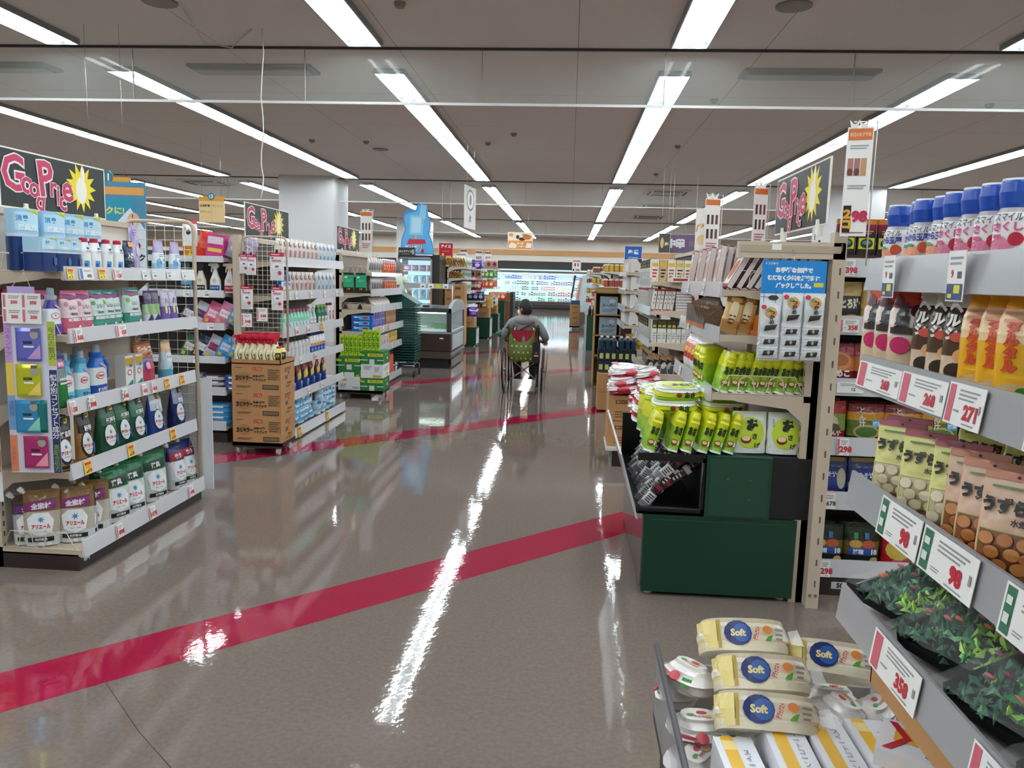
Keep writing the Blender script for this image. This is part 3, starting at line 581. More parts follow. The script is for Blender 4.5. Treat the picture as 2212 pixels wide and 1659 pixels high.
put(GNP, (-2.37, 3.50, .795), EAST, 'green slim refill pouch at the left end of third shelf')
row(BOXY, 'white and yellow detergent box', 'on near left display third shelf', [(-2.365, 4.03, .795), (-2.365, 4.126, .795)], EAST, end='left')
put(ORP, (-2.43, 4.329, .795), EAST, 'large orange-brown and pink refill pouch marked 25 on near left display')
put(SKP, (-2.42, 4.568, .795), EAST, 'pale blue pouch at right end of third shelf')
put(GB1, (-2.4, 3.522, .485), EAST, 'gold and black detergent pouch marked 27 on fourth shelf of near left display')
put(GB2, (-2.4, 3.693, .485), EAST, 'slimmer gold and black detergent pouch second from left on fourth shelf')
put(GR1, (-2.4, 3.893, .485), EAST, 'dark green detergent pouch with round badge on fourth shelf of near left display')
put(GR2, (-2.42, 4.065, .485), EAST, 'green and silver detergent pouch half hidden in middle of fourth shelf')
put(GR2, (-2.4, 4.177, .485), EAST, 'dark green detergent pouch right of the fourth shelf middle')
put(BL1, (-2.4, 4.379, .485), EAST, 'silver and blue detergent pouch marked 25 on fourth shelf')
put(BL2, (-2.4, 4.638, .485), EAST, 'navy detergent pouch marked 25 at right end of fourth shelf')
row(DK1, 'gold spouted refill pouch with purple ribbon', 'on near left display deck', [(-2.52, 3.54, .105), (-2.40, 3.62, .105), (-2.40, 3.75, .105)], .45, end='left')
row(DK2, 'small dark spouted refill pouch', 'on near left display deck', [(-2.4, 3.673, .105), (-2.4, 3.79, .105)], 1.1, end='left')
row(DK2, 'small dark spouted refill pouch', 'behind the bottom wire guard', [(-2.6, 3.55, .105)], .6, end='left')
row(DG1, 'green detergent refill pouch', 'on near left display deck', [(-2.4, 3.946, .105), (-2.4, 4.102, .105), (-2.4, 4.346, .105)], 1.2, end='left')
row(DG2, 'green refill pouch in the second row', 'on near left display deck', [(-2.52, 4.05, .105), (-2.52, 4.25, .105)], 1.2, end='left')
row(DN1, 'navy detergent refill pouch', 'on near left display deck', [(-2.4, 4.608, .105), (-2.4, 4.748, .105)], 1.3, end='left')
sign_goodprice((-2.74, 4.1, 1.725), EAST, 'black Good Price board nearest on the left', w=.87, h=.29)
# hanging strips at the near side
st = empty('hanging_strip', (-2.43, 3.39, 0), .12, ('pastel hanging strip of four face mask sachets beside the near left display', 'hanging display'))
g = G().box(-.11, .115, -.001, .001, .5, 1.2, mt('#dcdff0', .4))
deco(g, [('rect', -.093, 1.1, .034, .19, C_('#c6a4d8')), ('rect', -.093, .93, .034, .16, C_('#ecd060')), ('rect', -.093, .78, .034, .16, C_('#7cacdc')), ('rect', -.093, .59, .034, .17, C_('#e8906c')), ('rect', .098, 1.1, .034, .2, C_('#b9cc50')), ('rect', .098, .74, .034, .48, C_('#2c3c70')),
         ('vtext', '今日の贅沢', .098, 1.1, .15, C_('#50603c')), ('vtext', '悩み別コンセプト成分', .098, .81, .3, C_('#f0f0f4'), .02), ('vtext', '高配合処方', .098, .57, .13, C_('#7ca04c'), .02), ('vtext', 'スキンケア', -.093, 1.1, .13, C_('#9070b0')), ('vtext', '透明感', -.093, .8, .07, C_('#5070a8')), ('vtext', 'うるおい', -.093, .58, .08, C_('#c06050'))], on_front(-.001), .0004)
g.build('backing_card', st)
def sachet(c1, c2, top='#5a5248'):
    g = package(.11, .15, .012, [(.4, mt(c1, .15, .3)), (1, mt(c1, .15, .3))], [('poly', [(-.005, .01), (.053, .075), (.053, .01)], C_(c2)), jp('RISM', 0, .085, .014, '#1c2434', .03), ('rect', .005, .066, .045, .008, C_('#eef2f4')), ('ell', .03, .12, .018, .02, C_('#a8a498')), ('rect', .028, .14, .026, .014, C_(top))], wf=((0, 1), (1, 1)), df=((0, .1), (.1, .9), (.9, .9), (1, .1)), e=.6, n=14)
    return P('face_mask_sachet', ('sachet', g), cat='face mask sachet')
for p, z, l, dx in ((sachet('#6a70c8', '#c0a0d8'), 1.02, 'lilac and silver', 0), (sachet('#c8cc28', '#f0d870'), .855, 'yellow', -.008), (sachet('#3c98d0', '#8cd8c0'), .69, 'blue', -.02), (sachet('#b83878', '#f0a0b0'), .525, 'magenta', .01)):
    put(p, (-2.425+dx, 3.375, z), .12, l+' face mask sachet on the pastel hanging strip', 'face mask sachets')
put(P('face_mask_sachet', ('sachet', package(.11, .15, .03, [(1, mt('#1f7a78', .2, .2))], e=.6, df=((0, .1), (.1, .9), (.9, .9), (1, .1)))), cat='face mask sachet'), (-2.42, 3.387, .69), .12, 'teal sachets stacked behind the blue face mask sachet', 'face mask sachets')
g = G().box(-.085, .085, -.001, .001, 0, .135, PAPER)
it = [('rect', 0, .152, .1, .034, C_('#b4a4dc'))]
g.box(-.06, .06, -.0005, .0015, .135, .165, mt('#b9aadf', .5))
for sx in (-.04, .045):
    for sz in (.1, .035): it += [('rect', sx-.035, sz, .011, .055, C_('#d8788a')), ('lines', sx+.008, sz+.018, .05, .016, 2, GRYI), ('text', '300', sx+.008, sz-.005, .016, REDI, .03)]
deco(g, it[1:], on_front(-.001), .0004)
o = g.build('price_card', loc=(-2.44, 3.365, 1.19), rz=.1, tags=('white card with four 300 yen prices hanging above the mask sachets', 'price card'))
G().tube([(-.04, 0, .16), (0, .03, .23), (.045, 0, .16)], .0015, mt('#f0f0ec', .5), 5).build('string', o)
st = empty('hanging_strip', (-2.64, 3.36, 0), .1, ('blue hanging strip with orange snack packs at the left edge', 'hanging display'))
g = G().box(-.1, .06, -.001, .001, .36, 1.08, mt('#eceef0', .4)); deco(g, [('rect', -.02, .84, .155, .44, C_('#4aa8e0')), ('rect', -.0, 1.0, .1, .06, PAPER), ('text', '178', .01, 1.0, .025, REDI, .03), ('ell', 0, .88, .03, .02, C_('#e87838')), ('rect', 0, .7, .1, .04, C_('#c8e8f8'))], on_front(-.001), .0004); g.build('backing_card', st)
SNK = P('snack_pack', ('pack', package(.09, .15, .04, [(.4, foil('#d8782c')), (1, foil('#e8a03c'))], [('ell', .01, .06, .02, .02, C_('#f0d8a0')), ('rect', .02, .1, .03, .02, C_('#a83c20'))], seed=4, jit=.02, **PILLOW)), cat='snack pack')
row(SNK, 'orange snack pack', 'on the strip at the left edge', [(-2.62, 3.33, .68), (-2.605, 3.33, .51)], .1, end='top', group='orange packs on the left strip')
# things standing behind the near left display
po = empty('poster_board', (-3.03, 5.2, 1.3), .25, ('blue bath cleaner poster board behind the near left sign', 'poster'))
g = G().box(-.3, .16, -.004, .004, 0, .72, mt('#4f8fb0', .5)); deco(g, [('rect', -.07, .66, .44, .05, C_('#e8a858')), ('rect', -.1, .53, .38, .16, C_('#2c9ab8')), ('poly', [(-.04, 0), (.15, 0), (.155, .4), (.06, .55), (-.02, .46)], C_('#dfe8ee')), jp('ラクに!', -.06, .53, .05, '#e8e468', .04, .3), ('ell', .06, .3, .06, .035, C_('#8a2c28')), jp('バス', .06, .3, .035, '#f4f0ea', .04), jp('マジック', .05, .22, .05, '#20242c', .05, .2), ('ell', .08, .47, .04, .05, C_('#e0b898')), ('ell', -.2, .1, .1, .08, C_('#28405c'))], on_front(-.004), .0005); g.build('board', po); G().tube([(-.07, .012, -1.3), (-.07, .012, .5)], .012, STEEL).build('pole', po)
def aisle_sign(loc, num, label, lines_):
    r = empty('aisle_sign', loc, 0, (label, 'sign', 'hanging aisle signs')); g = G().box(-.2, .2, -.01, .01, -.42, -.06, mt('#eacb94', .6)).box(-.2, .2, -.011, .011, -.1, -.03, mt('#e6a23c', .6))
    it = [('rect', 0, -.24, .004, .34, C_('#c09858')), ('text', lines_[0], -.1, -.17, .04, BLKI, .02, .16), ('text', lines_[1], .1, -.17, .04, BLKI, .0, .16), ('text', lines_[2], -.1, -.26, .035, BLKI, .0, .16)]
    deco(g, it, on_front(-.011), .001); g.build('panel', r); g = G().lathe([(.055, -.016), (.055, .016)], mt('#2f7f8c', .5), 18, (0, 0, -.03), 'y'); deco(g, [('text', num, 0, -.03, .06, mt('#f4f4f0', .5), .04)], on_front(-.016), .001); g.build('number_disc', r)
    G().tube([(-.15, 0, -.03), (-.15, 0, 3.45-loc[2])], .002, STEEL, 4).tube([(.15, 0, -.03), (.15, 0, 3.45-loc[2])], .002, STEEL, 4).build('hanging_wire', r)
aisle_sign((-5.536, 12, 2.6), '13', 'cream hanging aisle sign numbered 13', ('日用雑貨', 'ティッシュ', 'バスルーム'))
aisle_sign((-3.956, 6.6, 2.24), '11', 'hanging aisle sign numbered 11 beside the blue poster', ('洗剤', '柔軟剤', '漂白剤'))
# ================================================================ second left display: cleaning products
W2 = 'on second left display'
g2 = [(.05, .42, .09, [(.3, 'y', '98', .08, .09), (1.1, 'y', '98', .08, .09)], None), (.38, .4, .075, [(.15, 'w', '198', .05, .06), (.62, 'w', '198', .05, .06), (1.0, 'w', '298', .05, .06)], None),
      (.68, .4, .075, [(.4, 'w', '258', .05, .06), (.8, 'r', '258', .05, .06)], None), (.94, .4, .08, [(.3, 'r', '348', .07, .07), (.6, 'r', '348', .07, .07), (1.0, 'y', '298', .07, .07)], None),
      (1.25, .4, .08, [(.15, 'w', '178', .05, .06), (.3, 'w', '178', .05, .06), (.7, 'w', '178', .05, .06), (1.1, 'w', '178', .05, .06), (1.5, 'w', '178', .05, .06)], None), (1.53, .4, .08, [], None)]
gd2 = gondola('gondola_shelf', (-2.77, 6.38, 0), EAST, 1.75, .42, g2, ('beige end display shelf of cleaning products behind the brown carton stack', 'shelf'), top=1.7, panel=mt('#5a544e', .6))
mp = empty('wire_end_panel', (-2.45, 6.33, 0), 0, ('beige wire grid panel hung with white glove packs', 'wire panel')); mesh_panel(mp, -.22, .15, 0, .8, 1.73, step=.038, frame=.009)
G().box(-.29, -.235, -.03, .03, 0, 1.74, BEIGE).build('upright', mp)
GLV = P('glove_pack', ('pack', package(.105, .2, .022, [(.86, foil('#e8e6e4')), (1, foil('#c41c3c'))], [('rect', 0, .186, .105, .028, C_('#c41c3c')), ('lines', -.01, .186, .06, .012, 1, C_('#f2d4d8')), ('ell', -.03, .16, .01, .005, C_('#2a4a90')), ('rect', 0, .142, .07, .014, C_('#d8808c')), ('ell', 0, .1, .03, .022, C_('#f4f2f0')), ('ell', .005, .1, .016, .01, C_('#7078a0')), ('ell', .025, .055, .014, .014, C_('#d03850'))], wf=((0, 1), (1, 1)), df=((0, .3), (.3, 1), (.8, .5), (1, .1)), e=.7, jit=.015, seed=9)), ('hanger', G().box(-.008, .008, -.004, .004, .19, .222, BLACK)), cat='glove pack')
for i, (x, z, s) in enumerate(((-.195, 1.43, .78), (-.135, 1.42, .82), (.08, 1.38, 1.12), (-.175, 1.14, .95), (.08, 1.14, .95))):
    put(GLV, (-2.45+x, 6.29, z), 0, ['small white glove pack at the upper left of the wire panel', 'small white glove pack second from left at the top of the panel', 'large white glove pack at the upper right of the wire panel', 'white glove pack at the lower left of the wire panel', 'white glove pack at the lower right of the wire panel'][i], 'glove packs on the wire panel', s=s)
PC = P('price_card', ('card', (lambda g: (deco(g, [('lines', .005, .035, .05, .02, 2, GRYI), ('rect', -.035, 0, .012, .09, C_('#d8788a')), ('text', '348', .01, -.01, .025, REDI, .04), ('lines', .01, -.04, .04, .01, 1, GRYI)], on_front(-.001), .0004), g)[-1])(G().box(-.045, .045, -.001, .001, -.055, .055, PAPER))), cat='price card')
row(PC, 'white price card clipped', 'on second left wire panel', [(-2.63, 6.29, 1.05), (-2.5, 6.29, 1.1)], 0, end='left')
# trolley of cartons
dolly((-2.43, 6.13, 0), .4, .32, 'dark dolly on casters under the brown carton stack')
KK = [('text', 'カビキラー', -.1, .1, .045, C_('#3a2c20'), .07, .14), ('ell', -.1, .1, .06, .045, C_('#a87c4c')), ('text', 'カビキラー', -.1, .1, .04, C_('#3a2c20'), .08, .13), ('text', '本体+付替', .02, .115, .022, C_('#3a2c20'), .06, .1), ('text', 'ペアパック', .025, .085, .026, C_('#3a2c20'), .05, .11),
      ('rect', .01, .172, .07, .026, C_('#c03c2c')), ('text', '値下商品', .01, .172, .018, C_('#d8a070'), .03, .06), ('rect', .142, .13, .1, .09, C_('#a37a4e')), ('lines', .142, .13, .09, .085, 6, C_('#5a4430')), ('rect', .115, .03, .13, .036, C_('#3a2c20')), ('rect', .115, .03, .118, .026, C_('#7c6248')), ('lines', -.1, .03, .12, .02, 2, C_('#6a5038')), ('lines', -.14, .18, .05, .01, 1, C_('#5a4430'))]
KS = [('lines', 0, .16, .14, .04, 3, C_('#5a4430')), ('text', 'カビ', -.03, .1, .035, C_('#3a2c20'), .06), ('text', 'ペアパック', .03, .05, .02, C_('#3a2c20'), .05), ('rect', .02, .13, .03, .016, C_('#c03c2c')), ('lines', 0, .025, .12, .02, 2, C_('#5a4430'))]
cm = P('carton', ('carton', carton(.395, .31, .208, KK, KS)), cat='carton')
for i in range(3): put(cm, (-2.43, 6.13, .102+.2085*i), 0, ['bottom', 'middle', 'top'][i]+' brown mould remover carton of the stack of three', 'brown cartons on the dolly')
put(P('display_tray', ('tray', carton(.4, .32, .035, col=card('#b5855a'), open_top=True)), cat='tray'), (-2.43, 6.13, .73), 0, 'open brown tray holding red-topped sprays on the carton stack')
def spray(body, head, items, w=.085, h=.2, sw=1):
    g = package(w, h*.72, .05, [(1, mt(body, .35))], items, wf=((0, .95), (.05, 1), (.55, .95), (.85, .5), (1, .36)), df=((0, .95), (.05, 1), (.6, .95), (1, .55)), e=.75, n=16)
    hd = G(); z = h*.72; hd.lathe([(.016, z-.005), (.017, z+.015), (.012, z+.02)], mt(head, .35), 10)
    hd.prism([(-.055, z+.04), (-.05, z+.06), (.02, z+.064), (.034, z+.05), (.03, z+.03), (.01, z+.016), (-.012, z+.016), (-.02, z+.036)], -.012, .012, mt(head, .35), 'y')
    tr = G(); tr.prism([(-.02, z+.036), (-.032, z+.03), (-.036, z-.01), (-.03, z-.012), (-.024, z+.02)], -.006, .006, mt(head, .35), 'y')
    return P('spray_bottle', ('bottle', g), ('spray_head', hd), ('trigger', tr), cat='spray bottle')
SPR = spray('#ece6c4', '#c81f3c', [('ell', 0, .06, .033, .055, C_('#4a3a34')), ('ell', 0, .065, .029, .05, C_('#e8e0a8')), ('ell', -.002, .085, .014, .014, C_('#f6f4ec')), ('rect', 0, .03, .03, .02, C_('#8a5a30')), ('text', 'カビ', 0, .055, .022, C_('#5a2c30'), .05)])
row(SPR, 'red-topped mould spray in front', 'on the carton stack', [(-2.58+.056*i, 6.03+.004*(i % 2), .737) for i in range(6)], .9, end='left', s=1.05)
row(SPR, 'red-topped mould spray behind', 'on the carton stack', [(-2.55+.07*i, 6.15, .737) for i in range(4)], .9, end='left', s=1.1)
JR = bottle(.06, .13, .06, '#e4dca0', '#c81f3c', [('rect', 0, .05, .05, .06, C_('#2c2018')), ('text', '薬', 0, .055, .025, C_('#e8d858'), .04), ('ell', 0, .095, .02, .01, C_('#f0ec70'))], capr=.5)
row(JR, 'dark-labelled refill bottle with red cap', 'on the carton stack', [(-2.28, 6.04, .737), (-2.27, 6.12, .737)], .4, end='left')
# end-shelf products, second display
def wide(w, h, base, top, lab, txt, seed, d=.05, shape=PILLOW, extra=()):
    return mk_pouch(w, h, d, [(.14, foil(base)), (.8, foil(top)), (1, foil('#f0efec'))], [('rect', 0, h*.45, w*.8, h*.36, C_(lab)), jp(txt, 0, h*.47, h*.14, '#f2f0e8', .05, w*.7)]+list(extra), shape=shape, seed=seed, jit=.02)
OWP = wide(.1, .2, '#586858', '#e8e6e0', '#e8d8d0', '洗', 31, extra=[('ell', 0, .15, .028, .022, C_('#9a3c34')), ('ell', .005, .152, .014, .01, C_('#e8c8a8')), ('ell', .02, .05, .014, .012, C_('#e88c28')), ('rect', -.015, .08, .014, .05, C_('#c43c50')), ('rect', .015, .08, .012, .05, C_('#7860a0'))])
BWP = wide(.1, .2, '#88a0b0', '#e4eaec', '#c8d8e4', '泡', 32, extra=[('ell', 0, .15, .026, .02, C_('#4a78b8')), ('ell', 0, .06, .018, .02, C_('#4a88c8'))])
x2 = -2.42
row(OWP, 'white pouch with orange spot', 'on second left display top shelf', [(x2, 6.45+.115*i, 1.535) for i in range(9)], EAST, end='left', cat='refill pouch')
row(BWP, 'pale blue and white pouch', 'on second left display top shelf', [(x2, 7.5+.12*i, 1.535) for i in range(5)], EAST, end='left', cat='refill pouch')
row(OWP, 'white pouch with orange spot', 'on second left display second shelf', [(x2, 6.72+.115*i, 1.255) for i in range(6)], EAST, end='left', cat='refill pouch')
row(BWP, 'pale blue and white pouch', 'on second left display second shelf', [(x2, 7.45+.12*i, 1.255) for i in range(5)], EAST, end='left', cat='refill pouch')
MNT = bottle(.075, .19, .05, '#8cd8bc', '#c87888', [('rect', 0, .045, .07, .07, C_('#d4e8ec')), ('poly', [(-.02, .09), (-.005, .05), (.012, .02), (.022, .02), (.005, .06)], C_('#3c3444')), ('text', 'くらし', .005, .03, .02, C_('#2c88c8'), .05)], capr=.36, caph=.17)
row(MNT, 'mint bottle with pink cap', 'on second left display third shelf', [(x2+.02, 6.5+.085*i, .945) for i in range(8)], EAST, end='left')
BLUB = bottle(.1, .24, .07, '#2464b8', '#123a80', [('rect', 0, .08, .09, .07, C_('#e8f0f4')), ('text', '洗剤', 0, .09, .03, C_('#2464b8'), .05), ('ell', .02, .05, .02, .02, C_('#e8d83c'))], capr=.45)
row(BLUB, 'large blue cleaner bottle', 'on second left display second shelf', [(x2, 6.5, 1.255), (x2, 6.61, 1.255)], EAST, end='left')
TG = spray('#c8d4d0', '#e4e6e4', [('rect', 0, .06, .07, .06, C_('#f0eeec')), ('text', 'トイレ', 0, .07, .02, C_('#2c2c34'), .06), ('rect', 0, .03, .06, .02, C_('#a82838'))], .09, .21)
row(TG, 'white trigger spray', 'right on second left display third shelf', [(x2, 7.24, .945), (x2, 7.34, .945)], EAST, end='left')
GNB = bottle(.09, .2, .06, '#2f7a5c', '#9acb5c', [('rect', 0, .05, .07, .08, C_('#e8ece8')), ('text', 'カビ', 0, .06, .03, C_('#1c5c44'), .05)], capr=.5)
row(GNB, 'green cleaner bottle', 'on second left display third shelf', [(x2, 7.46+.1*i, .945) for i in range(3)], EAST, end='left')
RWB = bottle(.08, .21, .06, '#f0eeee', '#a8283c', [('rect', .01, .09, .05, .09, C_('#a81f40')), ('text', '酸', 0, .1, .03, C_('#f4f0f0'), .05)], capr=.4)
row(RWB, 'white bottle with crimson label', 'on second left display third shelf', [(x2, 7.78, .945), (x2, 7.88, .945)], EAST, end='left')
GRB = bottle(.085, .18, .06, '#d4d6d8', '#4a4c50', [('rect', 0, .055, .06, .07, C_('#e8e8e6')), ('lines', 0, .06, .04, .04, 3, C_('#50545a'))], capr=.4)
row(GRB, 'grey labelled bottle with dark cap', 'on second left display fourth shelf', [(x2, 6.62+.1*i, .685) for i in range(6)], EAST, end='left')
BWB = bottle(.085, .2, .06, '#f2f4f4', '#1f4a9c', [('rect', 0, .05, .08, .06, C_('#2458b0')), ('rect', 0, .095, .07, .024, C_('#e89038')), ('text', 'ナノ', 0, .05, .026, C_('#f2f4f4'), .06)], capr=.5)
row(BWB, 'white and blue bottle', 'on second left display fourth shelf', [(x2, 7.24+.09*i, .685) for i in range(5)], EAST, end='left')
NVY = mk_pouch(.17, .24, .07, [(.5, foil('#1f3a86')), (.75, foil('#2a3c78')), (1, foil('#b82c30'))], [('poly', [(-.08, .16), (.08, .2), (.08, .13), (-.08, .1)], C_('#e8b828')), ('text', '888g', 0, .15, .05, C_('#f0e040'), .06, .12, .2), ('ell', 0, .05, .05, .03, C_('#3f7ad0')), ('text', '粉末', 0, .07, .04, C_('#e8f0f8'), .05)], seed=33, jit=.02)
row(NVY, 'navy and yellow powder bag', 'on second left display fifth shelf', [(x2-.02, 6.78+.18*i, .385) for i in range(6)], EAST+.15, end='left', cat='powder bag')
WIP = P('wipe_pack', ('pack', package(.17, .055, .1, [(.5, foil('#5ab0e0')), (1, foil('#8ccbea'))], [('rect', 0, .028, .1, .02, C_('#e8f2f8'))], e=.5, jit=.03, seed=5)), cat='wipe pack')
WIP2 = P('wipe_pack', ('pack', package(.17, .05, .1, [(.5, foil('#a8d4ec')), (1, foil('#dceef6'))], [('ell', -.02, .026, .03, .015, C_('#3c8ccc')), ('rect', .04, .026, .03, .015, C_('#3c8ccc'))], e=.5, jit=.03, seed=6)), cat='wipe pack')
def heap(p, look, where, x0, x1, y0, y1, z, nx, ny, nz, dz, rz, group, jr=.25, end='near end', shrink=.12, cat=None, wob=.05):
    k = 0; R = random.Random(hash(look) % 999 if False else len(look)*7+nx)
    for c in range(nz):
        for b in range(ny):
            for a in range(nx):
                s = shrink*c; X_ = x0+(x1-x0)*(a+.5)/nx*(1-s)+(x1-x0)*s/2; Y_ = y0+(y1-y0)*(b+.5)/ny*(1-s)+(y1-y0)*s/2
                put(p, (X_+R.uniform(-.01, .01), Y_+R.uniform(-.01, .01), z+dz*c), rz+R.uniform(-jr, jr), '%s %s, layer %d, %s from %s' % (look, where, c+1, ordn(b*nx+a), end), group, R.uniform(-wob, wob), R.uniform(-wob, wob), 1, cat); k += 1
heap(WIP, 'bright blue wipe pack', 'on second left display deck', -2.6, -2.36, 6.75, 7.4, .055, 1, 4, 5, .054, EAST, 'blue wipe packs')
heap(WIP2, 'pale blue wipe pack', 'on second left display deck', -2.6, -2.33, 7.42, 8.1, .055, 1, 4, 6, .05, EAST, 'pale wipe packs', .5)
sign_goodprice((-2.76, 7.12, 1.73), EAST, 'second black Good Price board, in front of the white column', w=1.05, h=.3)
# shelf run behind (faces the viewer) of the second left row
rw = [(.14, .42, .08, [(.9, 'w', '98', .06, .06)], None), (.44, .42, .07, [(.65, 'w', '148', .05, .06), (.85, 'w', '148', .05, .06)], None), (.71, .42, .06, [(.72, 'w', '198', .05, .06), (.95, 'w', '198', .05, .06)], None), (.99, .42, .06, [(.7, 'w', '298', .05, .06), (.9, 'w', '298', .05, .06), (1.08, 'w', '298', .05, .06)], None), (1.26, .42, .06, [(.7, 'w', '398', .05, .06), (.88, 'w', '398', .05, .06), (1.05, 'w', '398', .05, .06)], None), (1.55, .42, .05, [(.8, 'w', '498', .05, .04)], None)]
gondola('gondola_shelf', (-4.05, 6.8, 0), 0, 1.2, .44, rw, ('white-edged shelf of wipes and cleaners seen between the two left displays', 'shelf'), top=1.62, panel=mt('#4a4844', .6), col=mt('#d4d2cc', .4))
xs0 = -3.164; xs1 = -2.83; yy = 6.44
put(mk_pouch(.13, .3, .06, [(.3, foil('#d8842c')), (.9, foil('#f0eeea')), (1, foil('#c82c30'))], [('ell', .0, .2, .02, .02, BLKI), ('ell', -.03, .23, .012, .012, C_('#e8a030')), ('text', '2', 0, .04, .05, C_('#e8d838'), .06)], shape=PILLOW, name='sponge_pack'), (xs0+.0, yy, 1.555), 0, 'tall white pack with red top behind the near left display')
put(mk_pouch(.1, .22, .05, [(1, foil('#e04028'))], [('rect', 0, .1, .06, .05, C_('#e86848'))], shape=PILLOW, name='sponge_pack'), (xs0+.1, yy, 1.555), .3, 'orange-red pack on top of the white-edged shelf', roll=.2)
PBX = P('cloth_box', ('box', (lambda g: (deco(g, [('rect', 0, .14, .13, .06, C_('#e8d8e0')), ('rect', 0, .06, .12, .03, C_('#f0d050')), ('text', 'クイック', 0, .1, .025, C_('#d02c7c'), .05)], on_front(-.04), .0005), g)[-1])(G().box(-.075, .075, -.04, .04, 0, .19, mt('#d43c8c', .4)))), cat='box')
put(PBX, (xs0+.22, yy, 1.555), 0, 'magenta cloth box on top of the white-edged shelf', roll=.12)
LP = mk_pouch(.14, .17, .04, [(1, foil('#b8aac8'))], [('ell', 0, .08, .04, .03, C_('#e8e4ee')), ('lines', 0, .08, .05, .03, 2, C_('#7860a0'))], shape=PILLOW)
row(LP, 'lilac pack leaning', 'on top of the white-edged shelf', [(xs0+.36, yy, 1.555), (xs0+.46, yy+.02, 1.555)], .1, end='left', roll=.35)
for i, (hd, bd, lb, l) in enumerate((('#4a8098', '#5ca8c0', '#283038', 'teal'), ('#3a3230', '#e8e0d0', '#1f1f22', 'brown and cream'), ('#e8e4dc', '#e8ecec', '#1f4a90', 'white and navy'), ('#e8d8b8', '#e8e0e4', '#a82838', 'white and crimson'))):
    put(spray(bd, hd, [('rect', 0, .035, .08, .05, C_(lb)), ('text', 'ウルトラ', 0, .04, .016, C_('#f0f0f0'), .05, .07), ('ell', 0, .1, .016, .018, C_('#d8c8a0'))], .095, .25), (xs0-.04+.125*i, yy, 1.265), 0, l+' trigger spray on the white-edged shelf', 'trigger sprays on the white-edged shelf')
for z, cols, lbl in ((.995, (('#28344c', '#d8d8dc'), ('#c8c8d0', '#3a4050'), ('#d85c8c', '#f0d8e4'), ('#d880a8', '#f4ecf0'), ('#4aa0d8', '#dceef6')), 'fourth'), (.715, (('#3c6c58', '#c8d4c8'), ('#28344c', '#d0d4e0'), ('#b0b4c4', '#7a2c50'), ('#3c98d4', '#c4e0f0'), ('#58a8dc', '#e8f2f8')), 'third')):
    for i, (a, b) in enumerate(cols):
        put(mk_pouch(.13, .2, .04, [(1, foil(a))], [('rect', 0, .1, .09, .06, C_(b)), ('text', 'シート', 0, .1, .025, C_('#e03c78'), .05), ('rect', -.03, .03, .03, .03, C_('#e8c838'))], shape=PILLOW, name='wipe_pack', seed=i), (xs0-.06+.105*i, yy-.02, z), .2, 'leaning wipe pack on the %s shelf of the white-edged run, %s from left' % (lbl, ordn(i)), 'wipe packs on the white-edged shelf', roll=.45, tilt=-.1)
FW = lambda c, c2: P('wipe_pack', ('pack', package(.19, .045, .12, [(.5, foil(c)), (1, foil(c2))], [('rect', 0, .022, .1, .016, C_('#e8f2f8'))], e=.5, jit=.02)), cat='wipe pack')
for i, (c1, c2) in enumerate((('#7ca8c8', '#a8c8dc'), ('#c8ccd4', '#5a3844'), ('#28408c', '#3858a8'))):
    for k in range(3): put(FW(c1, c2), (xs0+.0+.19*i, yy, .445+.045*k), 0, '%s flat pack of the %s stack on the lower white-edged shelf' % (['bottom', 'middle', 'top'][k], ordn(i)), 'flat packs stacked on the lower white-edged shelf')
for i in range(2):
    for k in range(4): put(FW('#2f8cd0', '#4aa4e0'), (xs0+.03+.2*i, yy, .145+.046*k), 0, '%s bright blue flat pack of the %s stack above the yellow tag' % (ORD[k], ['left', 'right'][i]), 'bright blue flat packs')
# ================================================================ third left display: wraps and bags
W3 = 'on third left display'
g3 = [(.08, .42, .09, [(.9, 'y', '98', .07, .08)], None), (.5, .42, .09, [(1.1, 'w', '198', .05, .06), (1.5, 'w', '198', .05, .06)], None), (.76, .44, .09, [(.3, 'y', '198', .06, .07), (.5, 'w', '198', .06, .07), (.8, 'y', '298', .06, .07)], None),
      (1.02, .42, .09, [(.6, 'w', '298', .05, .06), (1.4, 'w', '298', .05, .06)], 'L'), (1.22, .42, .09, [(.6, 'w', '198', .05, .06), (1.2, 'w', '198', .05, .06)], None), (1.46, .42, .05, [], 'L')]
gondola('gondola_shelf', (-2.8, 9.35, 0), EAST, 1.75, .44, g3, ('beige end display shelf of wraps and food bags behind the green cartons', 'shelf'), top=1.68, panel=mt('#8a8278', .6))
GRN = [('rect', 0, .09, .33, .06, C_('#1f7a3c')), ('text', '50m', -.12, .11, .03, C_('#c8d83c'), .05), ('rect', .04, .11, .18, .035, C_('#d8d83c')), ('text', 'サランラップ', .04, .11, .024, C_('#1f5c2c'), .06, .16), ('rect', 0, .03, .06, .06, C_('#d8dcd8')), ('lines', -.1, .05, .1, .02, 1, C_('#e8ece8')), ('lines', .1, .05, .08, .02, 1, C_('#e8ece8'))]
c_g = P('carton', ('carton', carton(.26, .34, .15, GRN[1:], [('text', 'サランラップ', 0, .11, .02, C_('#d8d83c'), .05, .14), ('rect', .05, .06, .05, .03, C_('#e8e8e4'))], card('#2a7a3c'), tape=False)), cat='carton')
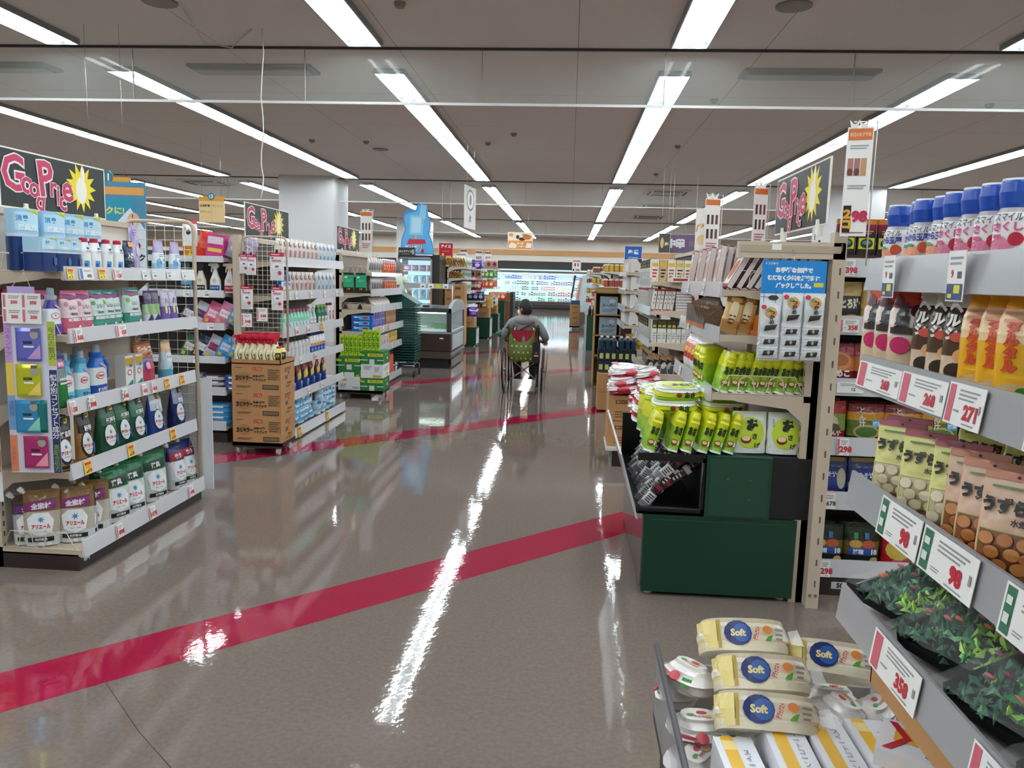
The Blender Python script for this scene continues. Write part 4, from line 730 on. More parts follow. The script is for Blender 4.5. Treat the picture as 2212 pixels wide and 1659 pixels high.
c_w = P('carton', ('carton', carton(.26, .34, .24, [('rect', 0, .2, .26, .08, C_('#2a7a3c')), ('rect', -.08, .12, .1, .02, C_('#c8a838')), ('rect', 0, .18, .12, .06, C_('#e4e6e4')), ('lines', -.07, .05, .08, .05, 3, C_('#7c8084')), ('lines', .08, .03, .08, .02, 2, BLKI), ('text', '50', .1, .17, .03, C_('#c8d83c'), .05)], [('lines', 0, .12, .2, .1, 4, C_('#8a8e92')), ('rect', 0, .05, .1, .03, C_('#d8c83c'))], card('#d8dcda'), tape=False)), cat='carton')
dolly((-2.4, 9.15, 0), .54, .4, 'dark dolly on casters under the green and white cartons')
put(c_w, (-2.535, 9.15, .1), 0, 'white and green wrap carton at the lower left of the stack'); put(c_g, (-2.535, 9.15, .34), 0, 'green carton at the upper left of the wrap stack')
put(c_g, (-2.265, 9.15, .1), 0, 'green carton at the lower right of the wrap stack'); 
put(P('carton', ('carton', carton(.26, .34, .16, [('lines', -.05, .12, .1, .05, 3, C_('#7c8084')), ('lines', .06, .1, .06, .06, 3, C_('#8a8e92')), ('rect', .06, .02, .1, .025, C_('#c8a838'))], [('lines', 0, .1, .2, .05, 3, C_('#8a8e92')), ('rect', .05, .03, .08, .04, C_('#d8d83c'))], card('#dfe2e0'), tape=False)), cat='carton'), (-2.265, 9.15, .25), 0, 'white carton in the middle right of the wrap stack')
put(c_g, (-2.265, 9.15, .41), 0, 'green carton at the upper right of the wrap stack', s=1)
WRP = P('wrap_box', ('box', (lambda g: (deco(g, [('vtext', 'クレラップ', 0, .12, .19, C_('#2a6c1c'), .06)], on_front(-.022), .0005), g)[-1])(G().box(-.022, .022, -.022, .022, 0, .24, mt('#b4d828', .4)))), cat='wrap box')
row(WRP, 'lime green wrap box', 'standing on the green cartons', [(-2.64+.053*i, 9.08, .565 if i > 4 else .495) for i in range(9)], 0, end='left')
BB = P('bag_box', ('box', (lambda g: (deco(g, [('rect', .03, .032, .13, .045, C_('#5ab4e4')), ('ell', .045, .032, .035, .014, C_('#a83c50')), ('text', 'Ziploc', -.065, .038, .026, C_('#f0f4f8'), .06)], on_front(-.05), .0005), g)[-1])(G().box(-.125, .125, -.05, .05, 0, .064, mt('#1f5cc0', .4)))), cat='bag box')
for i in range(3): put(BB, (-2.49, 9.42, .765+.065*i), 0, '%s blue freezer bag box of the stack over the lime boxes' % ['bottom', 'middle', 'top'][i], 'blue freezer bag boxes')
BB2 = P('bag_box', ('box', (lambda g: (deco(g, [('ell', 0, .05, .025, .025, C_('#c83c4c')), ('text', 'Z', -.02, .09, .03, C_('#f0f4f8'), .06), ('rect', .0, .015, .07, .02, C_('#8cc4e8'))], on_front(-.03), .0005), g)[-1])(G().box(-.045, .045, -.03, .03, 0, .11, mt('#2c64c4', .4)))), cat='bag box')
BB3 = P('bag_box', ('box', (lambda g: (deco(g, [('poly', [(-.04, .02), (.0, .1), (.04, .05)], C_('#8a5030'))], on_front(-.03), .0005), g)[-1])(G().box(-.045, .045, -.03, .03, 0, .11, mt('#c8946c', .4)))), cat='bag box')
for k in range(2):
    row(BB2, 'small blue bag box, %s layer' % ['lower', 'upper'][k], 'on third left display', [(-2.42, 9.6+.1*i, .765+.111*k) for i in range(6)], EAST, end='left')
    row(BB3, 'tan bag box, %s layer' % ['lower', 'upper'][k], 'on third left display', [(-2.42, 10.25+.1*i, .765+.111*k) for i in range(6)], EAST, end='left')
GP = P('glove_pack', ('pack', (lambda g: (deco(g, [('rect', 0, .2, .12, .025, C_('#1c2024')), ('ell', -.03, .16, .02, .012, C_('#d8ece4')), ('lines', 0, .12, .08, .03, 2, C_('#7cd0a8')), ('rect', 0, .02, .12, .04, C_('#201810')), ('text', '消毒', 0, .02, .022, C_('#e89838'), .05)], on_front(-.01), .0006), g)[-1])(G().box(-.062, .062, -.01, .01, 0, .215, mt('#2cae7c', .35)))), ('hook', G().tube([(0, .0, .21), (0, .1, .23)], .004, BLACK)), cat='cleaning pack')
row(GP, 'green hanging cleaning pack', 'on third left display', [(-2.63, 9.3, 1.25), (-2.48, 9.3, 1.25)], 0, end='left')
ORB = mk_pouch(.12, .19, .05, [(.75, foil('#e0582c')), (1, foil('#ece8e4'))], [('text', '3', 0, .08, .07, C_('#f4e8d0'), .06), ('rect', 0, .16, .1, .02, C_('#7a3c90'))], shape=PILLOW, name='filter_pack')
GYP = mk_pouch(.12, .19, .05, [(.75, foil('#c8c6c2')), (1, foil('#d8d4d0'))], [('rect', 0, .08, .09, .08, C_('#6a6662')), ('lines', 0, .08, .07, .05, 3, C_('#c8c4c0'))], shape=PILLOW, name='filter_pack')
row(GYP, 'silver grey pack leaning', 'on third left top shelf', [(-2.43, 9.45+.12*i, 1.465) for i in range(6)], EAST, end='left', roll=.2, cat='pack')
row(ORB, 'orange pack', 'on third left top shelf', [(-2.43, 10.2+.13*i, 1.465) for i in range(6)], EAST, end='left', cat='pack')
row(GYP, 'grey and white pack', 'on third left second shelf', [(-2.43, 9.6+.12*i, 1.225) for i in range(5)], EAST, end='left', cat='pack')
row(ORB, 'orange pack', 'on third left second shelf', [(-2.43, 10.25+.13*i, 1.225) for i in range(6)], EAST, end='left', cat='pack')
BWL = P('paper_bowl', ('bowl', G().lathe([(.045, 0), (.05, .004), (.085, .06), (.088, .062), (.083, .062), (.047, .008)], mt('#e6ded0', .5), 18, cap=False)), cat='bowl')
BWLS = P('bowl_pack', ('pack', package(.15, .15, .05, [(1, foil('#e8e2d8'))], [('ell', .0, .08, .04, .035, C_('#d8ccbc'))], seed=8, jit=.03, **PILLOW)), cat='bowl pack')
row(BWLS, 'white pack of party bowls', 'on third left display third shelf', [(-2.42, 9.75+.16*i, 1.025) for i in range(6)], EAST, end='left', tilt=-.5)
row(BWL, 'cream paper bowl', 'on third left display third shelf', [(-2.62, 9.45, 1.025), (-2.44, 9.45, 1.025)], 0, end='left')
WBX = P('filter_box', ('box', (lambda g: (deco(g, [('text', '21', 0, .08, .05, C_('#a8283c'), .06), ('lines', 0, .14, .09, .03, 2, GRYI), ('lines', 0, .03, .09, .02, 1, GRYI)], on_front(-.04), .0005), g)[-1])(G().box(-.07, .07, -.04, .04, 0, .17, mt('#e4e0e0', .4)))), cat='box')
row(WBX, 'white box printed 21', 'on third left fourth shelf', [(-2.43, 9.85+.15*i, .505) for i in range(4)], EAST, end='left')
YBX = P('filter_box', ('box', G().box(-.06, .06, -.04, .04, 0, .09, mt('#e4c86c', .4)).box(-.04, .04, -.0405, -.04, .02, .07, C_('#c88a38'))), cat='box')
for k in range(2): row(YBX, 'cream yellow box, %s layer' % ['lower', 'upper'][k], 'on third left fourth shelf', [(-2.43, 10.45+.13*i, .505+.091*k) for i in range(4)], EAST, end='left')
OBX = P('foil_box', ('box', (lambda g: (deco(g, [('rect', 0, .04, .08, .07, C_('#c02c6c')), ('text', '25', 0, .04, .04, C_('#f4ecf0'), .05), ('rect', .03, .2, .01, .2, C_('#f0a070'))], on_front(-.05), .0005), g)[-1])(G().box(-.048, .048, -.05, .05, 0, .3, mt('#e4582c', .4)))), cat='box')
row(OBX, 'tall orange box', 'on third left display deck', [(-2.42, 9.75+.11*i, .085) for i in range(8)], EAST, end='left')
sign_goodprice((-2.79, 9.85, 1.73), EAST, 'third black Good Price board, right of the white column', w=1.0, h=.29)
popstand((-2.6, 10.0, 1.74), 0, .5, .15, 'tall narrow orange-topped price sign above the third left display')
# ---- nested basket trolleys
def trolley():
    T = mt('#17564c', .35); r = empty('basket_trolley', (-2.36, 11.33, 0), 0, ('stack of nested dark green shopping baskets on chrome wheels', 'basket stack'))
    def bk(k): 
        g = G(); z = .22+.037*k; a, b = .17, .22
        for s_, t in ((1.0, .03), (.97, .0)): 
            g.box(-a*s_-.012, a*s_+.012, -b*s_-.012, -b*s_+.004, z+t, z+t+.011, T); g.box(-a*s_-.012, a*s_+.012, b*s_-.004, b*s_+.012, z+t, z+t+.011, T)
            g.box(-a*s_-.012, -a*s_+.004, -b*s_, b*s_, z+t, z+t+.011, T); g.box(a*s_-.004, a*s_+.012, -b*s_, b*s_, z+t, z+t+.011, T)
        g.box(-a*.94, a*.94, -b*.94, b*.94, z-.005, z+.0, T); return g
    for k in range(20): bk(k).build('basket', r)
    g = G(); g.prism([(-.18, .98), (.16, 1.0), (.2, 1.05), (-.16, 1.27), (-.3, 1.22)], -.22, .22, T, 'y'); g.prism([(-.3, 1.22), (-.16, 1.27), (-.14, 1.31), (-.32, 1.26)], -.24, .24, mt('#0f4038', .3), 'y')
    for j in range(7): g.box(-.12+.045*j, -.1+.045*j, -.225, .225, 1.0, 1.24-.033*j, T)
    g.build('tilted_basket', r)
    f = G()
    for sx in (-.15, .17):
        f.tube([(sx, -.2, .05), (sx, -.22, .16), (sx, 0, .2), (sx, .2, .16), (sx, .22, .05)], .009, STEEL)
    f.tube([(-.15, .2, .16), (.17, .2, .16)], .009, STEEL).tube([(-.15, -.2, .16), (.17, -.2, .16)], .009, STEEL); f.build('frame', r)
    for sx in (-.15, .17):
        for sy in (-.2, .2): g = G(); g.lathe([(.01, -.012), (.045, -.01), (.045, .01), (.01, .012)], BLACK, 12, (sx, sy, .046), 'x'); g.build('wheel', r)
trolley()
# ================================================================ chest freezer
def chest():
    r = empty('chest_freezer', (0, 0, 0), 0, ('brown and grey glass-topped chest freezer behind the basket stack', 'freezer'))
    x0, x1, y0, y1 = -2.75, -1.83, 12.25, 13.75; B = mt('#3a2d28', .35); Gy = mt('#8f979b', .35); Dk = mt('#3c4246', .4)
    G().box(x0+.06, x1-.04, y0+.05, y1-.05, 0, .16, mt('#15161a', .5)).build('plinth', r)
    G().box(x0, x1, y0, y1, .16, .27, mt('#4a3e38', .35)).box(x0, x1, y0, y1, .28, .55, B).build('body', r)
    G().box(x0-.005, x1+.02, y0-.01, y1+.02, .55, .585, Gy).box(x1-.005, x1+.015, y0+.0, y1, .22, .25, Gy).build('bumper_rail', r)
    G().box(x1, x1+.004, y0+.15, y1-.1, .29, .53, mt('#c2ccd0', .12)).box(x1+.001, x1+.006, y0+.05, y1-.05, .02, .15, mt('#7c8488', .2, .8)).build('side_panel', r)
    g = G()
    for x in (x0, x1-.07):
        for y in (y0, y1-.05): g.box(x, x+.07, y, y+.05, .58, .93, Dk)
    g.box(x0, x1, y0, y1, .58, .6, mt('#dfeee8', .5)); g.build('corner_frame', r)
    G().box(x0+.07, x1-.07, y0+.01, y0+.016, .6, .88, GLASS).box(x1-.016, x1-.01, y0+.05, y1-.05, .6, .88, clear('#c8cccf', .5, .05, 'glass_side')).build('glass_panel', r)
    g = G(); g.box(x0+.08, x1-.08, y0+.06, y1-.06, .6, .62, mt('#cfe3dc', .5)).box(x0+.08, x1-.08, y1-.1, y1-.08, .6, .9, mt('#b4d0c6', .5)); g.build('liner', r)
    lp = G().box(x0+.1, x1-.1, y0+.06, y0+.09, .865, .88, mt('#e8fff4', .5, emit=6)); lp.build('interior_lamp', r)
    g = G(); prof = [(y0-.02, .88), (y0-.02, .96), (y0+.1, 1.02)] + [(y0+.1+.3*math.sin(a), .93+.16*math.cos(a)) for a in ()] + [(y1, 1.02), (y1, .88)]
    g.box(x0, x1, y0-.02, y0+.06, .89, .95, Dk); g.box(x0, x1-.02, y0+.06, y1, .93, .95, clear('#b0b8bc', .35, .08, 'lid'))
    sp = [(y0-.02, .89)]+[(y0-.02+.75*(1-math.cos(PI*i/10))*1.0, .95+.13*math.sin(PI*i/10)) for i in range(11)]+[(y1, .89)]
    g.prism(sp, x1-.04, x1+.015, mt('#a2aaae', .3), 'x'); g.prism(sp, x0, x0+.05, mt('#a2aaae', .3), 'x'); g.build('lid', r)
    g = G().lathe([(.02, 0), (.06, .005), (.06, .03), (.03, .035)], BLACK, 14, (-2.25, y0+.12, .955)); g.build('lid_handle', r)
    g = G().box(-.03, .03, -.003, 0, -.01, .01, PAPER); g.build('maker_label', r, loc=(x1-.15, y0-.001, .48))
    g = G().tube([(x1-.04, y0+.35, 1.0), (x1-.04, y0+.35, 1.3)], .009, mt('#e8e8e6', .3)); g.box(x0+.1, x1-.02, y0+.345, y0+.355, 1.25, 1.33, mt('#a8acae', .4)); 
    deco(g, [('rect', x, 1.29, .09, .07, m) for x, m in ((-2.35, PAPER), (-2.22, PAPER), (-2.1, C_('#d8c848')), (-1.98, PAPER))]+[('rect', x, 1.28, .04, .02, C_('#50545a')) for x in (-2.35, -2.22, -1.98)], on_front(y0+.345), .001); g.build('price_rack', r)
chest()
LET = P('frozen_pack', ('pack', package(.22, .06, .16, [(1, mt('#4a9a54', .4, bump=.5))], [], e=.8, jit=.08, seed=3)), cat='frozen pack')
for i, (x, y, l) in enumerate(((-2.02, 12.45, 'right in'), (-2.12, 12.75, 'behind in'))): put(LET, (x, y, .622), .4*i, 'green frozen pack lying %s the lit chest freezer' % l, s=1.1)
put(P('frozen_pack', ('pack', package(.3, .04, .16, [(1, mt('#dfe6dc', .4))], [], e=.8, jit=.08, seed=3)), cat='frozen pack'), (-2.4, 12.5, .622), 0, 'white frozen pack lying left in the lit chest freezer')
# ================================================================ upright glass-door freezer
def upright():
    r = empty('glass_door_freezer', (0, 0, 0), 0, ('tall black glass-door ice freezer with lit shelves left of the aisle', 'freezer'))
    x0, x1, y0, y1, H = -3.28, -2.62, 15.0, 15.75, 1.83; K = mt('#26211f', .4)
    G().box(x0, x1+.14, y0+.06, y1, 0, H, K).build('cabinet', r) if False else None
    g = G().box(x0, x0+.04, y0, y1, 0, H, K).box(x1, x1+.14, y0, y1, 0, H+.02, K).box(x0, x1, y1-.04, y1, 0, H, K).box(x0, x1, y0, y1, 0, .35, K).box(x0, x1, y0, y1, H-.06, H, K); g.build('cabinet', r)
    f = G(); m = mt('#9aa0a4', .3, .6)
    f.box(x0, x0+.03, y0-.03, y0, .35, H-.03, m).box(x1-.03, x1, y0-.03, y0, .35, H-.03, m).box(x0, x1, y0-.03, y0, .35, .38, m).box(x0, x1, y0-.03, y0, H-.06, H-.03, m); d = f.build('door', r)
    G().box(x0+.03, x1-.03, y0-.018, y0-.012, .38, H-.06, clear('#e0f0f4', .9, .03, 'door_glass')).build('door_pane', d); G().box(x1-.012, x1+.01, y0-.06, y0-.04, .7, 1.4, mt('#c87838', .4)).build('door_handle', d)
    G().box(x0+.05, x1-.01, y1-.06, y1-.05, .4, H-.08, mt('#b8dcec', .5, emit=.7)).build('back_liner', r)
    G().box(x0+.045, x0+.06, y0+.02, y0+.05, .4, H-.08, mt('#e8f8ff', .5, emit=14)).build('interior_lamp', r)
    for k in range(5): G().box(x0+.04, x1, y0+.05, y1-.06, .45+.27*k, .46+.27*k, mt('#cfe4ec', .4)).build('shelf', r)
    g = G().box(x0+.02, x0+.34, y0-.08, y0-.05, H-.02, H+.14, K); deco(g, [('text', 'ロックアイス', x0+.16, H+.07, .045, mt('#f0f0f0', .5), .03, .24), ('lines', x0+.16, H+.02, .14, .02, 1, GRYI), ('rect', x0+.29, H+.06, .012, .09, mt('#f0f0f0', .5)), ('rect', x0+.315, H+.06, .012, .09, mt('#f0f0f0', .5))], on_front(y0-.08), .001); g.build('header_board', r)
    ICE = P('ice_bag', ('bag', package(.14, .19, .1, [(1, foil('#c2dcea', .2))], [('ell', 0, .1, .03, .04, C_('#7aa8c8')), ('poly', [(-.02, .13), (.03, .17), (.03, .15), (0, .12)], C_('#3c5878'))], seed=5, jit=.04, **PILLOW)), cat='ice bag')
    for k in range(4):
        row(ICE, 'clear ice bag', 'on the %s freezer shelf' % ['bottom', 'second', 'third', 'fourth'][k], [(x0+.14+.15*i, y0+.2, .462+.27*k) for i in range(4)], 0, end='left')
    row(P('ice_bag', ('bag', package(.14, .11, .1, [(1, foil('#b890a8', .2))], [], seed=5, jit=.04, **PILLOW)), cat='ice bag'), 'pinkish frozen bag', 'on the top freezer shelf', [(x0+.14+.15*i, y0+.2, 1.542) for i in range(4)], 0, end='left')
upright()
def outline_board(name, pts, loc, t, m, parts, label, cat, rz=0):
    r = empty(name, loc, rz, (label, cat)); g = G().prism(pts, 0, t, m, 'y'); deco(g, parts, on_front(0), .0012); g.build('board', r); return r
# cut-out display board: its cartoon figure is left out, the blue board, ice bar and lettering stay
H_ = .95
o = outline_board('cutout_board', [(-.33, 0), (.33, 0), (.28, .25), (.22, .38), (.25, .55), (.2, .75), (.16, .93), (.0, .95), (-.04, .82), (-.2, .83), (-.28, .7), (-.24, .45), (-.3, .3)], (-2.9, 14.93, 1.85), .02, mt('#3c8cd0', .4),
   [('poly', [(-.31, .02), (.31, .02), (.26, .25), (.2, .38), (.23, .55), (.18, .74), (.15, .9), (.02, .92), (-.02, .8), (-.18, .8), (-.26, .69), (-.22, .45), (-.28, .3)], C_('#5ab0e4')), ('poly', [(-.16, .36), (.1, .36), (.12, .72), (-.14, .72)], C_('#8ac8e8')), ('poly', [(-.12, .4), (.06, .4), (.075, .68), (-.105, .68)], C_('#b4dcf0')), ('rect', -.03, .32, .035, .1, C_('#d8b078')), ('poly', [(.03, .68), (.15, .66), (.17, .9), (.06, .93)], C_('#8ac8e8')), ('rect', .09, .62, .02, .1, C_('#d8b078')), ('poly', [(-.2, .18), (.17, .2), (.14, .28), (-.16, .28)], C_('#c8283c')), ('text', 'ガリガリ', -.08, .12, .12, mt('#20305c', .5), .09, .34), ('text', 'ガリガリ', -.08, .12, .12, mt('#f4f0e4', .5), .04, .33), ('rect', .1, .06, .06, .07, C_('#b8283c'))], 'blue cut-out ice bar advertising board on top of the glass-door freezer', 'advertising board')
def plain_sign(loc, w, h, bg, items, label, rz=0, wires=True, post=False):
    r = empty('hanging_sign' if wires else 'shelf_sign', loc, rz, (label, 'sign')); g = G().box(-w/2, w/2, -.003, .003, 0, h, mt('#e8e6e2', .5)); deco(g, [('rect', 0, h/2, w*.96, h*.97, mt(bg, .5))]+items, on_front(-.003), .0008); g.build('board', r)
    if wires: G().tube([(-w*.3, 0, h), (-w*.3, 0, 3.45-loc[2])], .003, mt('#d8d8d6', .4), 4).tube([(w*.3, 0, h), (w*.3, 0, 3.45-loc[2])], .003, mt('#d8d8d6', .4), 4).build('hanging_wire', r)
    if post: G().tube([(-w*.3, .006, -post), (-w*.3, .006, h*.5)], .004, STEEL, 5).build('post', r)
    return r
plain_sign((-2.6, 16.5, 1.77), .3, .37, '#b8182c', [('text', 'アイス', 0, .3, .07, C_('#f4ecd8'), .05, .24), ('text', '1', -.06, .09, .13, C_('#f0d83c'), .08), ('text', '割引', .06, .08, .06, C_('#f0d83c'), .05), ('lines', 0, .2, .14, .02, 1, C_('#e0a0a0'))], 'red ice cream discount sign with yellow figure hanging beside the freezer')
plain_sign((-1.53, 24, 2.32), .76, .5, '#f2e0c4', [('rect', 0, .13, .72, .24, C_('#e8963c')), ('ell', -.08, .36, .05, .06, C_('#2c2018')), ('ell', -.28, .42, .07, .05, C_('#d89050')), ('ell', .05, .3, .1, .05, C_('#3a2418')), ('ell', .2, .36, .13, .08, C_('#c87828')), ('text', 'パン', .12, .43, .07, C_('#201814'), .06), ('poly', [(-.34, .03), (-.12, .03), (-.1, .14), (-.26, .2), (-.34, .12)], C_('#f4ecd8')), ('text', 'チーズ', -.0, .17, .07, C_('#f8f4ec'), .06), ('text', 'バター', .04, .08, .07, C_('#f8f4ec'), .06), ('poly', [(.16, .04), (.33, .04), (.34, .18), (.2, .19)], C_('#f4f0e8'))], 'orange and cream bread and cheese sign hanging over the aisle')
plain_sign((-1.535, 12, 2.17), .62, .62, '#eceae6', [('ell', 0, .42, .2, .16, BLKI), ('ell', 0, .42, .17, .13, C_('#eceae6')), ('ell', 0, .42, .06, .08, BLKI), ('text', '氷', 0, .15, .12, BLKI, .05)], 'white hanging sign with a black ring turned edgewise over the aisle', rz=1.42)
popstand((-2.25, 16.3, 1.66), .1, .26, .2, 'small white price sign behind the red ice cream sign', '#888888')
# ================================================================ far left displays
MC = mt('#c8c2b4', .45)
def mini(cols, w, h, d, shape, name='snack_bag', seed=0):
    return P(name, ('bag', package(w, h, d, [(.7, foil(cols[0])), (1, foil(cols[1]))], [('ell', 0, h*.45, w*.28, h*.2, C_(cols[2])), ('lines', 0, h*.75, w*.5, h*.12, 2, C_(cols[2]))], seed=seed, jit=.03, n=10, rows=4, **shape)), cat=name.replace('_', ' '))
YB = mini(('#d8a82c', '#e8c050', '#7a5018'), .24, .26, .04, PILLOW); WG = mini(('#c8d4c4', '#e8ece4', '#3c8c74'), .22, .26, .05, PILLOW); VB = mini(('#5a2c90', '#7844a8', '#e0c8f0'), .2, .2, .05, PILLOW)
GB = mini(('#8a98a8', '#b4bcc8', '#3c4450'), .2, .06, .2, dict(e=.6), 'flat_bag'); PKB = mini(('#c89890', '#e0c4bc', '#6a3028'), .16, .26, .07, PILLOW); REDB = mini(('#9c2c38', '#c83c48', '#f0e0d0'), .16, .22, .04, PILLOW)
GNB2 = mini(('#3f8c3c', '#5ca850', '#e0e8c0'), .16, .2, .04, PILLOW); ORB2 = mini(('#d8562c', '#e8783c', '#f4e0c0'), .16, .2, .04, PILLOW); BLB = mini(('#2c6cc0', '#4c90d8', '#e0ecf8'), .16, .24, .04, PILLOW)
def gd_small(x_back, y0, W, levels, label, top, D=.42, col=MC, rz=EAST, kick=True, **k):
    return gondola('gondola_shelf', (x_back, y0, 0), rz, W, D, [(z, D, .06, [(W*.3, 'w', '98', .08, .05), (W*.7, 'w', '98', .08, .05)], None) for z in levels], (label, 'shelf'), top=top, col=col, panel=mt('#6a6058', .6), base=0, **k)
F4 = 'on fourth left display'
gd_small(-2.52, 15.95, 1.7, (.86, 1.14, 1.42, 1.64), 'fourth display on the left, tea and snack bags behind the chest freezer', 1.66)
YB = P('snack_bag', ('bag', package(.035, .2, .2, [(.9, foil('#d8a02c')), (1, foil('#f0d890'))], [('rect', 0, .1, .012, .16, C_('#5a3c18'))], e=.7, jit=.04, n=12)), cat='snack bag')
row(YB, 'yellow snack bag leaning', 'on fourth left top shelf', [(-2.46+.052*i, 16.05, 1.65) for i in range(8)], .1, end='left', roll=-.4)
row(YB, 'yellow snack bag', 'on fourth left second shelf', [(-2.42+.055*i, 16.05, 1.44) for i in range(6)], .1, end='left', roll=-.85, s=.9)
row(WG, 'white and green bag', 'on fourth left top shelf behind', [(-2.2, 16.2+.22*i, 1.645) for i in range(6)], EAST*.7, end='left', s=.8)
row(WG, 'white and green bag', 'on fourth left second shelf behind', [(-2.2, 16.2+.22*i, 1.425) for i in range(6)], EAST*.7, end='left', s=.7)
for k in range(3): row(GB, 'grey flat bag, layer %d' % (k+1), 'on fourth left display', [(-2.42+.0*k, 16.1, 1.145+.062*k), (-2.2, 16.12, 1.145+.062*k)], 0, end='left')
row(WG, 'pale green bag', 'on fourth left third shelf', [(-2.2, 16.4+.22*i, 1.145) for i in range(5)], EAST*.7, end='left', s=.8)
LCAR = P('carton', ('carton', carton(.4, .35, .17, [('rect', .06, .09, .13, .06, C_('#9a6a3c')), ('rect', .06, .09, .1, .03, C_('#5a3c20')), ('rect', -.12, .05, .08, .04, C_('#8a5c34'))], tape=False)), cat='carton')
for k in range(7): put(LCAR, (-2.26, 15.72, .1+.172*k), 0, 'plain brown carton behind the chest freezer, %s from the bottom of seven' % ordn(k), 'stacked cartons behind the chest freezer')
dolly((-2.26, 15.72, 0), .4, .34, 'dark dolly under the carton stack behind the chest freezer')
GBOX = lambda: None
def green_stand(x0, x1, y0, y1, h, label):
    r = empty('display_stand', ((x0+x1)/2, (y0+y1)/2, 0), 0, (label, 'display stand')); w, d = x1-x0, y1-y0
    g = G().box(-w/2, w/2, -d/2, d/2, .02, h, mt('#123f2f', .35)); g.box(w/2, w/2+.004, -d/2+.02, d/2-.02, .04, h-.03, mt('#9aa4a8', .15, .5)); g.build('box', r)
    for sx in (-1, 1):
        for sy in (-1, 1): G().lathe([(.02, 0), (.02, .02)], WHITE, 10, (sx*(w/2-.03), sy*(d/2-.03), 0)).build('foot', r)
    return r
CB = P('carton', ('carton', carton(.36, .5, .22, [('lines', .05, .08, .2, .1, 3, C_('#7c5430'))], [('lines', 0, .1, .2, .08, 3, C_('#7c5430'))], tape=False)), cat='carton')
spec = [(16.45, 17.0, .62, '#5a3ca0', 'purple and white', 'first'), (18.7, 19.3, .72, '#7a4428', 'brown', 'second'), (20.9, 21.5, .7, '#d8d4c8', 'white and green', 'third')]
PW = mini(('#5a3ca0', '#dcdce8', '#8a70c8'), .2, .16, .08, PILLOW); BRB = mini(('#8a5434', '#b07848', '#e8d0a8'), .2, .14, .08, PILLOW); WHG = mini(('#e0dcd4', '#f0e8e4', '#1f5c44'), .22, .2, .1, PILLOW)
YWB = P('bagged_box', ('box', (lambda g: (deco(g, [('lines', 0, .1, .14, .1, 3, C_('#c09838'))], on_front(-.08), .001), g)[-1])(G().box(-.1, .1, -.08, .08, 0, .2, mt('#e4c468', .45)))), cat='box')
for i, (y0, y1, h, c, nm, o_) in enumerate(spec):
    green_stand(-2.3+(.0 if i else -.1), -1.93+(.06 if i else 0), y0, y1, h-.22 if i < 2 else h-.2, 'dark green display stand, %s one beyond the chest freezer' % o_)
    put(CB, (-2.11+(.03 if i else -.05), (y0+y1)/2, h-.22 if i < 2 else h-.2), 0, 'open brown carton on the %s green stand beyond the freezer' % o_, s=1.0 if i < 2 else .9)
    q = [PW, BRB, WHG][i]; heap(q, nm+' snack bag', 'on %s far green stand' % o_, -2.35, -1.93, y0+.05, y1, h+.0, 2, 2, 2, .09, .3, nm+' bags on the far green stand')
put(YWB, (-2.25, 19.2, .725), 0, 'yellow box left behind the brown snack bags', s=1.3); put(YWB, (-1.98, 19.2, .725), 0, 'yellow box right behind the brown snack bags', s=1.3)
gd_small(-2.5, 17.7, 1.3, (.92, 1.16, 1.42, 1.62), 'fifth display on the left with purple bags on top', 1.64, D=.5)
row(VB, 'purple bag', 'on fifth left display top shelf', [(-2.42+.17*i, 17.75, 1.625) for i in range(3)], .1, end='left')
row(BLB, 'blue bag', 'beside the purple bags', [(-2.05, 18.0+.2*i, 1.625) for i in range(4)], EAST, end='left')
row(REDB, 'dark red bag leaning', 'on fifth left display', [(-2.3+.08*i, 17.72, 1.165) for i in range(4)], 0, end='left', roll=.3)
row(PKB, 'brown pink bag', 'on fifth left third shelf', [(-2.3+.13*i, 17.75, 1.425) for i in range(3)], 0, end='left', s=.8)
row(mini(('#2c2c60', '#44407c', '#d0c8e0'), .16, .2, .04, PILLOW), 'dark blue bag', 'on fifth left display lower shelf', [(-2.35+.12*i, 17.75, .925) for i in range(4)], 0, end='left')
gd_small(-2.45, 19.9, 2.2, (.97, 1.19, 1.43, 1.66), 'sixth display on the left with pink-brown bags on top', 1.68, D=.5)
row(PKB, 'pink brown bag', 'on sixth left display top shelf', [(-2.2+.15*i, 19.95, 1.665) for i in range(3)], 0, end='left'); row(PKB, 'pink brown bag', 'on sixth left top shelf side', [(-2.05, 20.2+.2*i, 1.665) for i in range(7)], EAST, end='left')
row(GNB2, 'green bag', 'on sixth left display', [(-2.3+.1*i, 19.95, 1.435) for i in range(4)], .2, end='left', roll=.2); row(ORB2, 'orange bag', 'on sixth left display', [(-2.3+.1*i, 19.95, 1.195) for i in range(4)], .2, end='left', roll=.2)
row(GNB2, 'green bag on the aisle face', 'of sixth left display', [(-1.99, 20.1+.25*i, 1.435) for i in range(7)], EAST, end='left'); row(ORB2, 'orange bag on the aisle face', 'of sixth left display', [(-1.99, 20.1+.25*i, 1.195) for i in range(7)], EAST, end='left')
r = empty('wooden_stand', (-1.98, 23.5, 0), 0, ('tall brown wooden display stand with lit greens on top at the far left', 'display stand')); G().box(-.38, .25, -.3, .6, 0, 1.02, mt('#8a5230', .5)).box(.25, .34, -.3, .6, 0, 1.04, mt('#20332c', .5)).box(-.38, .25, -.32, -.3, .78, .8, mt('#c88850', .5)).build('cabinet', r)
row(ORB2, 'orange red bag', 'in front of the far wooden stand', [(-2.2+.14*i, 22.9, .8) for i in range(3)], 0, end='left', s=1.2)
green_stand(-2.3, -1.85, 22.7, 23.1, .8, 'small dark stand under orange bags before the wooden stand')
